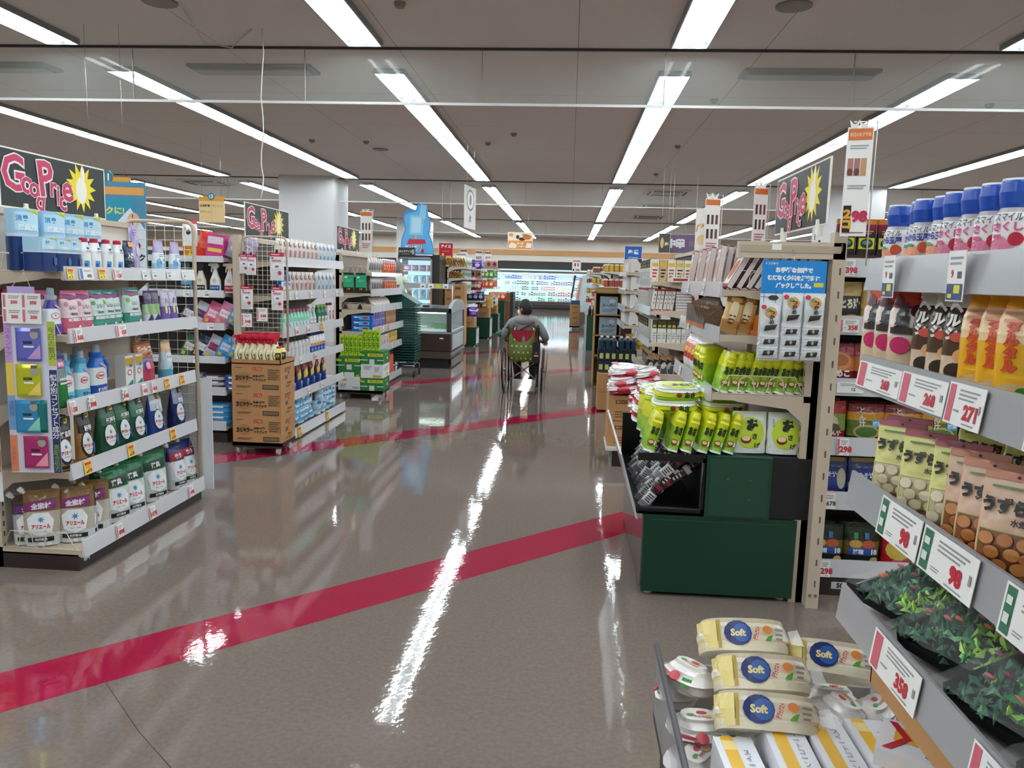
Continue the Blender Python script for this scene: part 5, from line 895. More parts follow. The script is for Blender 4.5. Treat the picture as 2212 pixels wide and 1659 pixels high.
popstand((-2.4, 17.8, 1.64), .2, .42, .16, 'narrow price sign over the purple bags', '#8c4438'); popstand((-2.15, 18.6, 1.64), .2, .42, .16, 'narrow striped price sign right of the purple bags', '#8c4438'); popstand((-2.1, 20.2, 1.68), .1, .42, .16, 'narrow price sign over the pink-brown bags', '#8c4438')
# ================================================================ refrigerated wall case
def cooler():
    r = empty('refrigerated_case', (0, 38.0, 0), 0, ('long brightly lit refrigerated wall case closing off the aisle', 'refrigerated case'))
    x0, x1 = -9.0, .95; K = mt('#3f3634', .5)
    G().box(x0, x1, .0, 1.0, 0, .1, BLACK).box(x0, x1, -.05, 1.0, .1, .22, mt('#5a504c', .4)).box(x0, x1, -.15, .1, .2, .38, mt('#4a413e', .35)).build('base', r)
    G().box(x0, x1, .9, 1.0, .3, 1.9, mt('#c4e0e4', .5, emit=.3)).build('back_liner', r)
    G().box(x0, x1, -.02, .95, 1.74, 1.82, mt('#50504e', .4)).box(x0, x1, -.06, .0, 1.7, 1.76, mt('#8c9496', .4)).build('canopy', r)
    G().box(x0+.02, x1-.02, .0, .05, 1.68, 1.71, mt('#f0fcff', .5, emit=12)).build('case_lamp', r)
    for k, (z, d) in enumerate(((.36, .1), (.62, .3), (.88, .4), (1.14, .45), (1.4, .5))):
        g = G().box(x0, x1, d, .9, z, z+.02, mt('#dcecec', .4)).box(x0, x1, d-.02, d, z-.03, z+.03, mt('#e4f2f2', .4)); g.build('shelf', r)
        if k: G().box(x0+.02, x1-.02, d+.03, d+.06, z-.02, z-.005, mt('#f0fcff', .5, emit=6)).build('case_lamp', r)
cooler()
cc = [['#3c58c8', '#e8e4d0', '#4868d0', '#c8d8e8', '#3858b8'], ['#5c7078', '#38504c', '#8858a0', '#7c2c7c', '#c8d0d0'], ['#c8d0c8', '#3c6050', '#e07c90', '#e8d8c8', '#5a5450'], ['#8c6c88', '#5c5038', '#7c8058', '#d04858', '#e04868'], ['#485860', '#d8e4e0', '#387838', '#60646c', '#e8ecec']]
for k, (z, d) in enumerate(((.382, .1), (.642, .3), (.902, .4), (1.162, .45), (1.422, .5))):
    R = random.Random(k); n = 34
    for i in range(n):
        c = cc[4-k][min(4, int(i/n*5))]; h = R.uniform(.1, .19); key = ('cp', c, round(h, 2))
        if key not in _M: _M[key] = P('chilled_pack', ('pack', G().box(-.045, .045, -.05, .05, 0, h, mt(c, .4)).box(-.035, .035, -.052, -.05, h*.35, h*.7, mt('#e8ecec', .5))), cat='chilled pack')
        if R.random() < (.1 if k else .3): continue
        put(_M[key], (-3.1+.118*i, 38+d+.1, z), 0, 'small chilled pack on %s shelf of the lit wall case, %s from left' % (ORD[k], ordn(i)), 'chilled packs in the wall case')
# ================================================================ people
def skin_body(name, verts, edges, radii, mat, parent=None, sub=2, root=0):
    me = bpy.data.meshes.new(name); me.from_pydata([tuple(v) for v in verts], edges, []); o = bpy.data.objects.new(name, me); COL.objects.link(o)
    sk = o.modifiers.new('skin', 'SKIN'); sk.use_smooth_shade = True
    if not me.skin_vertices: bpy.context.view_layer.objects.active = o
    if not me.skin_vertices: me.attributes  # layer is made with the modifier on evaluation
    if len(me.skin_vertices) == 0:
        bpy.ops.mesh.customdata_skin_add() if bpy.context.object == o else None
    lay = me.skin_vertices[0].data
    for i, r in enumerate(radii): lay[i].radius = (r, r) if not isinstance(r, tuple) else r; lay[i].use_root = (i == root)
    s = o.modifiers.new('sub', 'SUBSURF'); s.levels = s.render_levels = sub
    bpy.context.view_layer.update(); ev = o.evaluated_get(bpy.context.evaluated_depsgraph_get()); m2 = bpy.data.meshes.new_from_object(ev)
    o.modifiers.clear(); o.data = m2; m2.materials.clear(); m2.materials.append(mat)
    for p_ in m2.polygons: p_.use_smooth = True
    if parent: o.parent = parent
    return o
SKIN = mt('#b98468', .5); HAIR = mt('#121118', .55, bump=.5, bscale=120)
def head(parent, c, yaw, hair, hairc, mask=True):
    """head facing yaw (0 = away from the viewer, +Y); child meshes: face, hair, mask"""
    g = G(); g.M = Matrix.Translation(c) @ Matrix.Rotation(yaw, 4, 'Z')
    g.ball((0, 0, 0), .092, SKIN, 16, 12, (.84, 1.02, 1.22)); g.ball((0, .055, -.06), .05, SKIN, 12, 8, (.85, .8, .8))
    g.ball((0, .1, -.015), .014, SKIN, 8, 6, (.8, 1, 1.4))
    for s in (-1, 1): g.ball((s*.08, -.005, -.01), .027, SKIN, 10, 8, (.35, .7, 1.1)); g.ball((s*.032, .085, .015), .011, mt('#e8e4e0', .3), 8, 6); g.ball((s*.032, .094, .015), .005, BLACK, 6, 4)
    g.box(-.02, .02, .086, .09, -.062, -.056, mt('#8a4a44', .5))
    g.lathe([(.048, -.2), (.046, -.12), (.05, -.06)], SKIN, 12, (0, -.012, 0)); g.build('head', parent)
    h = G(); h.M = g.M; R = random.Random(2); vs = []; n, k = 18, 12
    for i in range(k+1):
        th = PI*i/k*(.62)
        for j in range(n):
            a = 2*PI*j/n; back = -math.sin(a)   # -y is the back of the head
            ext = 1.0+(.55 if back > .25 else (.12 if back > -.25 else -.28)); t = th*ext; t = min(t, 2.2)
            rr = .104*(1+R.uniform(-.02, .02)); vs.append((rr*.88*math.sin(t)*math.cos(a), rr*1.06*math.sin(t)*math.sin(a)-.004, rr*1.25*math.cos(t)+.004))
    h.add(vs, [(i*n+j, (i+1)*n+j, (i+1)*n+(j+1) % n, i*n+(j+1) % n) for i in range(k) for j in range(n)], hairc, True); h.build('hair', parent)
    if mask:
        m = G(); m.M = g.M; m.ball((0, .045, -.045), .078, mt('#e8ecf0', .6), 14, 8, (.9, .85, .72)); m.tube([(.066, .05, -.02), (.082, 0, -.005)], .0025, WHITE, 4).tube([(-.066, .05, -.02), (-.082, 0, -.005)], .0025, WHITE, 4); m.build('face_mask', parent)
def hand(parent, wrist, dirv, side):
    d = Vector(dirv).normalized(); u = d.cross(Vector((0, 0, 1))).normalized(); w_ = Vector(wrist)
    vs = [w_, w_+d*.05, w_+d*.085]; es = [(0, 1), (1, 2)]; rd = [.024, .03, .028]
    for k, (off, l) in enumerate(((-.027, .06), (-.009, .07), (.009, .066), (.026, .052))):
        b = len(vs); p0 = w_+d*.085+u*off; vs += [p0, p0+d*l*.5+Vector((0, 0, -.012)), p0+d*l*.75+Vector((0, 0, -.04))]; es += [(2, b), (b, b+1), (b+1, b+2)]; rd += [.009, .0085, .0075]
    b = len(vs); p0 = w_+d*.03+u*(-.03*side); vs += [p0, p0+d*.035-u*.022*side+Vector((0, 0, -.015))]; es += [(1, b), (b, b+1)]; rd += [.011, .009]
    return vs, es, rd
def wheelchair_person():
    X_, Y_ = -.56, 9.98
    HOOD = mt('#8f9294', .8, bump=.4, bscale=30); PANT = mt('#3a3436', .8)
    # ---- the wheelchair
    w = empty('wheelchair', (X_, Y_, 0), 0, ('black wheelchair with an olive patterned bag hung on its back', 'wheelchair')); K = mt('#18191c', .4)
    for s in (-1, 1):
        x = s*.27; g = G(); tilt = Matrix.Translation((x, .1, .305)) @ Matrix.Rotation(s*.03, 4, 'Y'); g.M = tilt
        g.tube([(0, .295*math.cos(a), .295*math.sin(a)) for a in [2*PI*i/32 for i in range(32)]], .014, K, 8, True)
        g.tube([(-s*.0, .27*math.cos(a), .27*math.sin(a)) for a in [2*PI*i/32 for i in range(32)]], .008, STEEL, 6, True)
        for i in range(16): a = 2*PI*i/16; g.tube([(.02*(-1)**i, .02*math.cos(a+.4), .02*math.sin(a+.4)), (0, .27*math.cos(a), .27*math.sin(a))], .0015, STEEL, 4)
        g.lathe([(.03, -.03), (.03, .03)], STEEL, 10, (0, 0, 0), 'x'); g.build('rear_wheel', w)
        g = G(); g.M = tilt; g.tube([(s*.045, .26*math.cos(a), .26*math.sin(a)) for a in [2*PI*i/32 for i in range(32)]], .008, mt('#b8b0a4', .3, .6), 6, True); g.build('hand_rim', w)
        g = G(); g.lathe([(.03, -.012), (.065, -.01), (.065, .01), (.03, .012)], K, 14, (s*.19, .55, .066), 'x'); g.tube([(s*.19, .55, .066), (s*.19, .52, .16), (s*.2, .5, .4)], .011, K); g.build('front_caster', w)
        g = G(); g.tube([(s*.21, -.14, .9), (s*.205, -.06, .93), (s*.205, .0, .86), (s*.2, .03, .45), (s*.2, .1, .14), (s*.2, .5, .2)], .013, K); g.tube([(s*.2, .03, .66), (s*.21, .1, .68), (s*.21, .36, .68), (s*.2, .4, .45)], .012, K); g.tube([(s*.2, .02, .46), (s*.2, .5, .46)], .012, K); g.build('side_frame', w)
        g = G().lathe([(.017, 0), (.019, .03), (.019, .08), (.016, .11)], BLACK, 10, (s*.21, -.2, .9), 'y'); g.build('push_handle', w)
        G().box(s*.235-.03, s*.235+.03, .1, .38, .685, .71, K).build('armrest', w)
        g = G().box(s*.1-.06, s*.1+.06, .68, .86, .1, .115, K); g.tube([(s*.18, .5, .42), (s*.16, .66, .2), (s*.13, .7, .11)], .011, K); g.build('footrest', w)
        g = G().tube([(s*.19, .06, .14), (s*.19, -.1, .05)], .009, K); g.lathe([(.01, -.008), (.022, -.008), (.022, .008), (.01, .008)], K, 10, (s*.19, -.11, .023), 'x'); g.build('anti_tip_bar', w)
    G().tube([(-.2, .2, .14), (.2, .42, .42)], .009, STEEL).tube([(.2, .2, .14), (-.2, .42, .42)], .009, STEEL).build('cross_brace', w)
    G().box(-.2, .2, .04, .48, .44, .48, mt('#7c1830', .7)).build('seat', w)
    G().box(-.195, .195, .0, .03, .5, .86, mt('#a80f2c', .6)).build('backrest', w)
    # ---- the person
    p = empty('person', (X_, Y_, 0), 0, ('person in a grey hooded top seated in a wheelchair, seen from behind', 'person'))
    V = [(0, .12, .56), (0, .12, .75), (0, .13, .92), (0, .11, 1.0), (0, .12, 1.08),
         (-.17, .12, .965), (-.26, .14, .78), (-.27, .3, .7), (.17, .12, .965), (.27, .1, .78), (.3, .27, .68),
         (-.1, .2, .55), (-.11, .56, .56), (-.11, .62, .2), (-.11, .74, .15), (.1, .2, .55), (.11, .56, .56), (.11, .62, .2), (.11, .74, .15)]
    E = [(0, 1), (1, 2), (2, 3), (3, 4), (3, 5), (5, 6), (6, 7), (3, 8), (8, 9), (9, 10), (0, 11), (11, 12), (12, 13), (13, 14), (0, 15), (15, 16), (16, 17), (17, 18)]
    Rr = [.12, .125, .12, .08, .05, .055, .042, .026, .055, .042, .026, .075, .06, .042, .03, .075, .06, .042, .03]
    lh = hand(p, V[7], (.2, 1, -.1), -1); rh = hand(p, V[10], (-.1, 1, -.15), 1)
    for (vs, es, rd), at in ((lh, 7), (rh, 10)):
        b = len(V); V += [tuple(v) for v in vs[1:]]; mp_ = lambda i: at if i == 0 else b+i-1
        E += [(mp_(a), mp_(c)) for a, c in es]; Rr += rd[1:]
    skin_body('body', V, E, Rr, SKIN, p)
    tv = [(0, .12, .6), (0, .115, .75), (0, .12, .9), (0, .1, .985), (-.17, .115, .955), (-.265, .13, .79), (-.285, .22, .73), (.17, .115, .955), (.28, .09, .79), (.305, .19, .72)]
    skin_body('hooded_top', tv, [(0, 1), (1, 2), (2, 3), (3, 4), (4, 5), (5, 6), (3, 7), (7, 8), (8, 9)], [(.15, .13), (.155, .135), (.16, .13), (.1, .09), .078, .062, .05, .078, .062, .05], HOOD, p)
    g = G(); 
    for i in range(7): pass
    g.ball((0, .045, .985), .1, HOOD, 14, 8, (1.35, .7, .6)); g.build('hood', p)
    skin_body('trousers', [(0, .14, .54), (-.1, .2, .555), (-.115, .56, .565), (-.11, .62, .17), (.1, .2, .555), (.115, .56, .565), (.11, .62, .17)], [(0, 1), (1, 2), (2, 3), (0, 4), (4, 5), (5, 6)], [.12, .088, .072, .058, .088, .072, .058], PANT, p)
    for s in (-1, 1): G().box(s*.11-.045, s*.11+.045, .58, .84, .116, .185, mt('#2a2c30', .6)).build('shoe', p)
    head(p, (0, .13, 1.145), .95, 1, HAIR)
    G().tube([(.14, .02, .98), (.06, -.02, .93), (-.05, -.02, .86)], .016, mt('#6a4434', .6), 6).build('shoulder_strap', p)
    # ---- bag on the handles
    b = empty('shoulder_bag', (X_, Y_, 0), 0, ('olive green cloth bag with cream ring prints hanging on the wheelchair handles', 'bag')); OL = mt('#66702c', .7, bump=.5, bscale=18)
    g = package(.37, .5, .13, [(1, OL)], [], wf=((0, .6), (.1, .92), (.3, 1), (.6, .95), (1, .92)), df=((0, .5), (.25, 1), (.6, .7), (1, .12)), e=.8, n=20, jit=.015, seed=3, z0=0)
    # scooped neckline between two straps
    g = G(); W = .185; rows_ = 14; nx = 14; front = []; 
    for sgn in (1, -1):
        vs = []
        for j in range(rows_+1):
            v = j/rows_
            for i in range(nx+1):
                u = -1+2*i/nx; topz = .27+.2*abs(u)**3; z = v*topz; wd = W*(1-.22*max(0, (.25-v))/.25*.9)*(1-.05*v)
                th = .085*math.sin(PI*min(1, .12+v*.88))**.7*(1-abs(u)**3*.85)*(1-.75*(z/.5)**2 if z < .5 else .25)
                vs.append((u*wd, -sgn*th*(1 if sgn == 1 else .15), z+.01*math.sin(9*u+3*sgn)*(1-v)))
        g.add(vs, [(j*(nx+1)+i, j*(nx+1)+i+1, (j+1)*(nx+1)+i+1, (j+1)*(nx+1)+i) for j in range(rows_) for i in range(nx)], OL, True)
    R = random.Random(5)
    def bf(u, v, e):
        uu = u/W; th = .085*math.sin(PI*min(1, .12+v/.4*.88))**.7*(1-abs(uu)**3*.85)*(1-.75*(v/.5)**2); return (u*.97, -th-e-.004, v)
    it = []
    for j in range(4):
        for i in range(5): 
            cx, cz = -.13+.065*i+(.03 if j % 2 else 0), .05+.085*j
            if cx < .15 and cz < .25+.2*abs(cx/W)**2: it += [('ell', cx, cz, .012, .013, C_('#e4dcb0')), ('ell', cx+.003, cz+.003, .006, .007, C_('#66702c'))]
    deco(g, it, bf, .0012); o = g.build('bag_body', b, loc=(-.02, -.03, .43))
    G().tube([(-.19, -.05, .88), (-.2, -.14, .925), (-.19, -.03, .8)], .012, OL, 6).build('strap', b); G().tube([(.16, -.05, .88), (.2, -.14, .925), (.16, -.03, .8)], .012, OL, 6).build('strap', b)
    c = empty('cloth_pouch', (X_+.17, Y_-.02, 0), 0, ('black pouch with a red dot beside the olive bag on the wheelchair', 'pouch')); g = G().box(-.05, .05, -.05, .03, .42, .7, mt('#17181c', .6)); deco(g, [('ell', 0, .56, .02, .016, C_('#b03028')), ('rect', 0, .52, .06, .016, C_('#d8c8b8'))], on_front(-.05), .001); g.build('pouch', c)
    gr = empty('green_bag', (X_-.3, Y_+.22, -.05), 0, ('small dark teal bag held at the left side of the seated person', 'bag')); G().ball((0, 0, .78), .07, mt('#1f5850', .5), 12, 8, (.9, 1, .7)).build('bag_body', gr)
wheelchair_person()
for nm in ('wheelchair', 'person', 'shoulder_bag', 'cloth_pouch'):
    bpy.data.objects[nm].scale = (.93, .93, .93)
def standing_person():
    """half hidden behind the third left display"""
    p = empty('person', (-3.147, 14.4, 0), 0, ('grey-haired person in a pale shirt standing before the glass-door freezer', 'person'))
    V = [(0, 0, .93), (0, 0, 1.12), (0, .02, 1.3), (0, .02, 1.4), (0, .03, 1.47), (-.17, .01, 1.35), (-.22, .02, 1.1), (-.2, .2, 1.0), (.17, .01, 1.35), (.22, .02, 1.1), (.2, .2, 1.0), (-.09, 0, .88), (-.1, .02, .48), (-.1, 0, .08), (-.1, .12, .04), (.09, 0, .88), (.1, .02, .48), (.1, 0, .08), (.1, .12, .04)]
    E = [(0, 1), (1, 2), (2, 3), (3, 4), (3, 5), (5, 6), (6, 7), (3, 8), (8, 9), (9, 10), (0, 11), (11, 12), (12, 13), (13, 14), (0, 15), (15, 16), (16, 17), (17, 18)]
    Rr = [.12, .115, .12, .08, .05, .055, .042, .026, .055, .042, .026, .08, .06, .042, .03, .08, .06, .042, .03]
    for (vs, es, rd), at in ((hand(p, V[7], (0, 1, -.3), -1), 7), (hand(p, V[10], (0, 1, -.3), 1), 10)):
        b = len(V); V += [tuple(v) for v in vs[1:]]; E += [((at if a == 0 else b+a-1), b+c-1) for a, c in es]; Rr += rd[1:]
    skin_body('body', V, E, Rr, SKIN, p)
    skin_body('shirt', [(0, 0, .9), (0, 0, 1.12), (0, .01, 1.28), (0, .01, 1.385), (-.17, .01, 1.345), (-.225, .02, 1.14), (.17, .01, 1.345), (.225, .02, 1.14)], [(0, 1), (1, 2), (2, 3), (3, 4), (4, 5), (3, 6), (6, 7)], [.14, .14, .145, .09, .075, .06, .075, .06], mt('#cdd9c4', .8), p)
    skin_body('trousers', [(0, 0, .92), (-.09, 0, .85), (-.1, .02, .48), (-.1, 0, .1), (.09, 0, .85), (.1, .02, .48), (.1, 0, .1)], [(0, 1), (1, 2), (2, 3), (0, 4), (4, 5), (5, 6)], [.13, .095, .075, .06, .095, .075, .06], mt('#4a4c54', .8), p)
    head(p, (0, .03, 1.57), -1.0, 1, mt('#77787a', .6, bump=.5, bscale=120), mask=False)
    for s in (-1, 1): G().box(s*.1-.045, s*.1+.045, -.06, .19, 0, .07, mt('#2a2c30', .6)).build('shoe', p)
standing_person()
# ================================================================ first right display (instant soups) facing the aisle
SB = 1.12
gr1 = [(.96, .46, .07, [(.3, 'w', '198', .05, .05), (.8, 'w', '198', .05, .05)], 'R'), (1.225, .44, .07, [(.4, 'w', '98', .05, .05)], None), (1.425, .44, .07, [(.3, 'w', '298', .05, .05), (.8, 'w', '298', .05, .05)], 'R')]
g1r = gondola('gondola_shelf', (SB, 4.78, 0), WEST, 1.22, .46, gr1, ('beige end display shelf of soups on the right with a green base', 'shelf'), top=1.62, panel=mt('#b8ae9e', .6), base=0, back=.03)
G().box(.72, 1.17, 3.5, 3.535, 1.565, 1.635, BEIGE).box(.73, 1.15, 3.497, 3.5, 1.59, 1.62, mt('#b5a58e', .5)).box(.86, .9, 3.496, 3.4975, 1.6, 1.625, PAPER).build('display_arm').parent = g1r
bpy.data.objects['display_arm'].matrix_parent_inverse = (Matrix.Translation((SB, 4.78, 0)) @ Matrix.Rotation(WEST, 4, 'Z')).inverted()
g = G().box(1.12, 1.175, 3.5, 3.56, 0, 1.68, BEIGE)
for k in range(16): g.box(1.15, 1.157, 3.4985, 3.5, .1+.1*k, .13+.1*k, mt('#6a5c4a', .6))
g.lathe([(.008, -.003), (.008, 0)], STEEL, 8, (1.135, 3.5, .06), 'y').lathe([(.008, -.003), (.008, 0)], STEEL, 8, (1.16, 3.5, .06), 'y')
o = g.build('upright'); o.parent = g1r; o.matrix_parent_inverse = bpy.data.objects['display_arm'].matrix_parent_inverse
# green base boxes
GRN_M = mt('#0f3b2a', .35, bump=.05, bscale=200)
r = empty('display_stand', (.72, 4.15, 0), 0, ('large dark green display base box under the soup display', 'display stand'))
G().box(-.34, .35, -.6, .6, .02, .39, GRN_M).box(-.344, -.34, -.58, .58, .03, .38, mt('#8f8f8f', .08, .85)).box(-.3, .31, -.603, -.6, .365, .369, mt('#1f4f3c', .4)).build('box', r)
for sx in (-.3, .31):
    for sy in (-.55, .55): G().lathe([(.02, 0), (.02, .02)], WHITE, 10, (sx, sy, 0)).build('foot', r)
put(P('display_box', ('box', G().box(-.145, .145, -.6, .6, 0, .285, mt('#16402e', .4)).box(-.13, .13, -.603, -.6, .01, .275, mt('#1a4733', .45)).box(.05, .052, -.6045, -.603, .18, .182, WHITE).box(-.05, -.048, -.6045, -.603, .18, .182, WHITE).box(.05, .052, -.6045, -.603, .09, .092, WHITE))), (.795, 4.14, .392), 0, 'small dark green box on the base between the black tub and the black end', cat='display box')
put(P('display_box', ('box', G().box(-.09, .09, -.58, .6, 0, .285, mt('#15161a', .45)))), (1.03, 4.14, .392), 0, 'black box at the right on the green base', cat='display box')
tb = empty('display_tub', (.5, 4.15, .392), 0, ('black open tub on the green base filled with dark wrapped sachets', 'display tub'))
g = G().box(-.15, .145, -.6, .6, 0, .012, BLACK).box(.133, .145, -.6, .6, 0, .27, BLACK).box(-.15, .145, .588, .6, 0, .27, BLACK).box(-.16, .145, -.6, -.592, .25, .285, BLACK).box(-.16, .145, -.6, -.592, 0, .03, BLACK).box(-.01, .145, -.58, .58, .27, .285, BLACK)
g.tube([(-.14, -.6, .03), (.13, -.6, .03), (.135, -.6, .25)], .008, mt('#2a2b30', .25), 6); g.build('tub', tb)
G().prism([(-.16, -.02), (-.15, -.02), (-.235, .28), (-.245, .28)], -.62, .6, clear('#d4d6da', .45, .12, 'tub_front'), 'y').build('front_plate', tb)
SOY = P('wrapped_sachet', ('sachet', package(.05, .24, .022, [(.12, foil('#8c8890')), (.35, mt('#d8d8d6', .3)), (.9, foil('#2c2022', .12, .9, 40)), (1, foil('#a8a4a8'))], [('lines', 0, .055, .03, .045, 4, BLKI), ('rect', 0, .12, .03, .02, C_('#8c1c34')), ('lines', 0, .17, .02, .05, 3, C_('#c8b8b8'))], jit=.03, seed=2, n=12, **PILLOW)), cat='sachet')
R = random.Random(3); k = 0
for b in range(3):
    for c in range(4):
        for a in range(5):
            put(SOY, (.375+.022*c+.02*(a % 2)+R.uniform(-.012, .012), 3.59+.055*a+.27*b, .415+.045*c), R.uniform(-.25, .25), 'dark glossy wrapped sachet leaning in the black tub, %s from the front, layer %d' % (ordn(b*5+a), c+1), 'wrapped sachets in the black tub', 0, .75+R.uniform(-.25, .25)); k += 1
# ---- miso soup packs (yellow-green)
GL = '#a4c82c'; YL = '#dce02c'
def asage_front(w, h): return [('ell', 0, h*.5, w*.4, h*.38, C_('#c8dc3c')), ('ell', -w*.12, h*.34, w*.15, h*.1, C_('#8c2420')), ('ell', -w*.12, h*.37, w*.12, h*.065, C_('#e8d8a0')), ('text', 'あ', w*.05, h*.68, h*.3, C_('#1c2418'), .1), ('text', 'さ', w*.12, h*.42, h*.14, C_('#2c4420'), .06), ('text', 'げ', w*.2, h*.2, h*.14, C_('#2c4420'), .03), ('vtext', '合わせ', -w*.36, h*.76, h*.2, C_('#5a7c30'))]
ASF = P('soup_pack', ('pack', package(.16, .19, .07, [(.12, foil('#e8eee8')), (1, foil('#e6ecdf'))], asage_front(.16, .19), seed=3, jit=.015, wf=((0, 1), (1, .97)), df=((0, .9), (.3, 1), (.8, .6), (1, .08)), e=.7)), cat='soup pack')
# spine pack: seen from its narrow side
spn = package(.056, .185, .15, [(.05, foil('#e8efe4')), (.3, foil('#8cbc34')), (.62, foil(GL)), (1, foil(YL))], [('text', 'あさ', -.002, .1, .04, C_('#20300c'), .08, .036), ('ell', -.006, .045, .015, .014, C_('#8c2c20')), ('ell', -.006, .047, .012, .008, C_('#e8d090')), ('rect', .012, .045, .006, .02, C_('#f0f4e8'))], wf=((0, 1), (.25, 1), (.8, .9), (1, .6)), df=((0, 1), (.8, 1), (1, .9)), e=.4, jit=.03, seed=8)
SPN = P('soup_pack', ('pack', spn), cat='soup pack')
row(SPN, 'yellow-green soup pack standing', 'behind the wire guard', [(.705+.042*i, 3.66+.01*(i % 3), .963) for i in range(9)], .08, end='left', roll=.22, jz=.08)
row(SPN, 'yellow-green soup pack', 'on the aisle face above the green base', [(.7, 3.8+.07*i, .963) for i in range(4)], WEST*.6, end='near end', jz=.1)
row(SPN, 'yellow-green soup pack standing', 'on the green base', [(.385, 3.62, .685), (.49, 3.64, .685), (.555, 3.64, .685), (.62, 3.64, .685), (.685, 3.64, .685), (.745, 3.65, .685)], .1, end='left', roll=.25, jz=.08)
for x, l in ((.845, 'left'), (1.005, 'right')): put(ASF, (x, 3.63, .685), .05, 'white soup pack with round green print facing out, %s one on the green base' % l, 'front-facing soup packs')
def lay(p, x, y, z, rz, tilt, label, group, roll=0): put(p, (x, y, z), rz, label, group, tilt, roll)
LYP = P('soup_pack', ('pack', (lambda: package(.21, .055, .16, [(.35, foil('#9cc42c')), (.7, foil(YL)), (1, foil('#e2eadc'))], [('text', 'あさ', .05, .028, .03, C_('#20300c'), .08, .05), ('ell', 0, .028, .013, .012, C_('#8c2c20'))], e=.5, jit=.04, seed=4, n=18, df=((0, .95), (.5, 1), (1, .9)), wf=((0, .96), (.5, 1), (1, .93))))()), cat='soup pack')
gt = LYP.parts[0][1]
top = G(); deco(top, [('ell', 0, 0, .085, .06, C_('#c8dc3c')), ('ell', -.04, -.01, .028, .02, C_('#8c2420')), ('ell', -.04, -.008, .022, .014, C_('#e8d8a0')), ('text', 'あさげ', .03, .0, .05, C_('#1c2418'), .1, .1, .1)], on_top(.0555), .0008)
LYP = P('soup_pack', ('pack', gt), ('front_print', top), cat='soup pack')
for i, (x, y, z, rz, l) in enumerate(((.51, 3.72, .855, -.15, 'lower left'), (.52, 3.74, .915, .05, 'upper left'), (.735, 3.74, .855, .12, 'lower right'), (.725, 3.76, .913, .1, 'upper right'))):
    lay(LYP, x, y, z, rz, .12, 'yellow-green soup pack lying flat on top of the standing packs, '+l, 'flat soup packs')
for i in range(4): lay(LYP, .5+.23*(i % 2), 3.95+.18*(i//2), .86, .2*i, .05, 'yellow-green soup pack in the rear of the pile, %s of four' % ORD[i], 'rear soup packs on the green base')
for i in range(8): put(SPN, (.42+.085*(i % 4), 3.85+.2*(i//4), .683), .3, 'standing soup pack in the pile core, %s from front left' % ORD[i], 'inner soup packs')
RC = P('cracker_bag', ('bag', package(.2, .07, .16, [(.35, foil('#e8e4e2')), (.75, foil('#b8283c')), (1, foil('#efeceb'))], [('lines', 0, .035, .1, .03, 2, C_('#c82c40'))], e=.7, jit=.06, seed=6, n=18)), ('front_print', (lambda t: (deco(t, [('ell', 0, 0, .05, .03, C_('#d8d0c8')), ('text', '生姜湯', 0, 0, .03, C_('#3a2c28'), .05), ('poly', [(-.09, .03), (0, .06), (.09, .03), (.09, .045), (-.09, .05)], C_('#b8283c'))], on_top(.071), .001), t)[1])(G())), cat='bag')
heap(RC, 'white and red bag', 'behind the green packs', .37, .8, 4.28, 4.8, .69, 2, 3, 3, .05, .2, 'white and red bags behind the green soup packs', wob=.18, jr=.6)
# side: yellow-orange packs on the aisle face
OWS = mk_pouch(.12, .2, .06, [(.5, foil('#ece8e6')), (.75, foil('#d85c30')), (1, foil('#e8e4e0'))], [('ell', 0, .09, .035, .03, C_('#b8301c')), ('rect', .0, .11, .04, .03, C_('#e8b040')), ('lines', 0, .16, .06, .02, 2, C_('#c83c3c'))], shape=PILLOW, name='soup_pack', seed=4, jit=.03)
row(OWS, 'white and orange soup bag', 'on the aisle face', [(.7, 4.12+.12*i, .963) for i in range(5)], WEST*.8, end='near end', tilt=-.15, cat='soup pack')
# second shelf: orange box and gold pouches
ob = G().prism([(-.1, 0), (.1, 0), (.1, .16), (.06, .155), (-.1, .085)], -.06, .06, mt('#e07a1c', .45), 'y')
deco(ob, [('ell', -.045, .055, .022, .028, C_('#f4d8b0')), ('vtext', 'たまご', .005, .08, .085, C_('#1c1410'), .06), ('vtext', 'とりと', .045, .085, .085, C_('#1c1410'), .06), ('lines', -.05, .012, .05, .008, 1, C_('#f4d8b0')), ('text', '新発売', .075, .14, .012, C_('#f4d8b0'), .02), ('rect', .085, .02, .02, .012, C_('#f0e8d8'))], on_front(-.06), .0006)
put(P('display_carton', ('box', ob), cat='display carton'), (.93, 3.62, 1.228), 0, 'orange display box of egg soup packets on the second shelf')
DKP = P('soup_packet', ('packet', package(.1, .15, .012, [(1, foil('#6a5440', .15, .8))], [], seed=3, jit=.03, n=12, **PILLOW)), cat='soup packet')
row(DKP, 'dark gold soup packet', 'in the orange display box', [(.87+.028*i, 3.62, 1.24) for i in range(5)], .0, end='left', tilt=0, roll=.15, s=.97)
GLD = P('soup_packet', ('packet', package(.085, .19, .02, [(.3, foil('#b8884c')), (.7, foil('#e0bc7c')), (1, foil('#8c6438'))], [('ell', 0, .1, .02, .05, C_('#f0e0b8')), ('lines', 0, .06, .03, .05, 3, C_('#6c3c20')), ('rect', 0, .15, .05, .02, C_('#c8964c'))], seed=5, jit=.04, n=12, **PILLOW)), cat='soup packet')
row(GLD, 'gold and cream soup packet leaning', 'left of the orange box', [(.71, 3.58, 1.235), (.775, 3.6, 1.235)], .1, end='left', roll=.22)
row(DKP, 'dark brown leaning packet', 'left on second soup shelf', [(.72, 3.8+.07*i, 1.235) for i in range(5)], -.5, end='near end', roll=-.4)
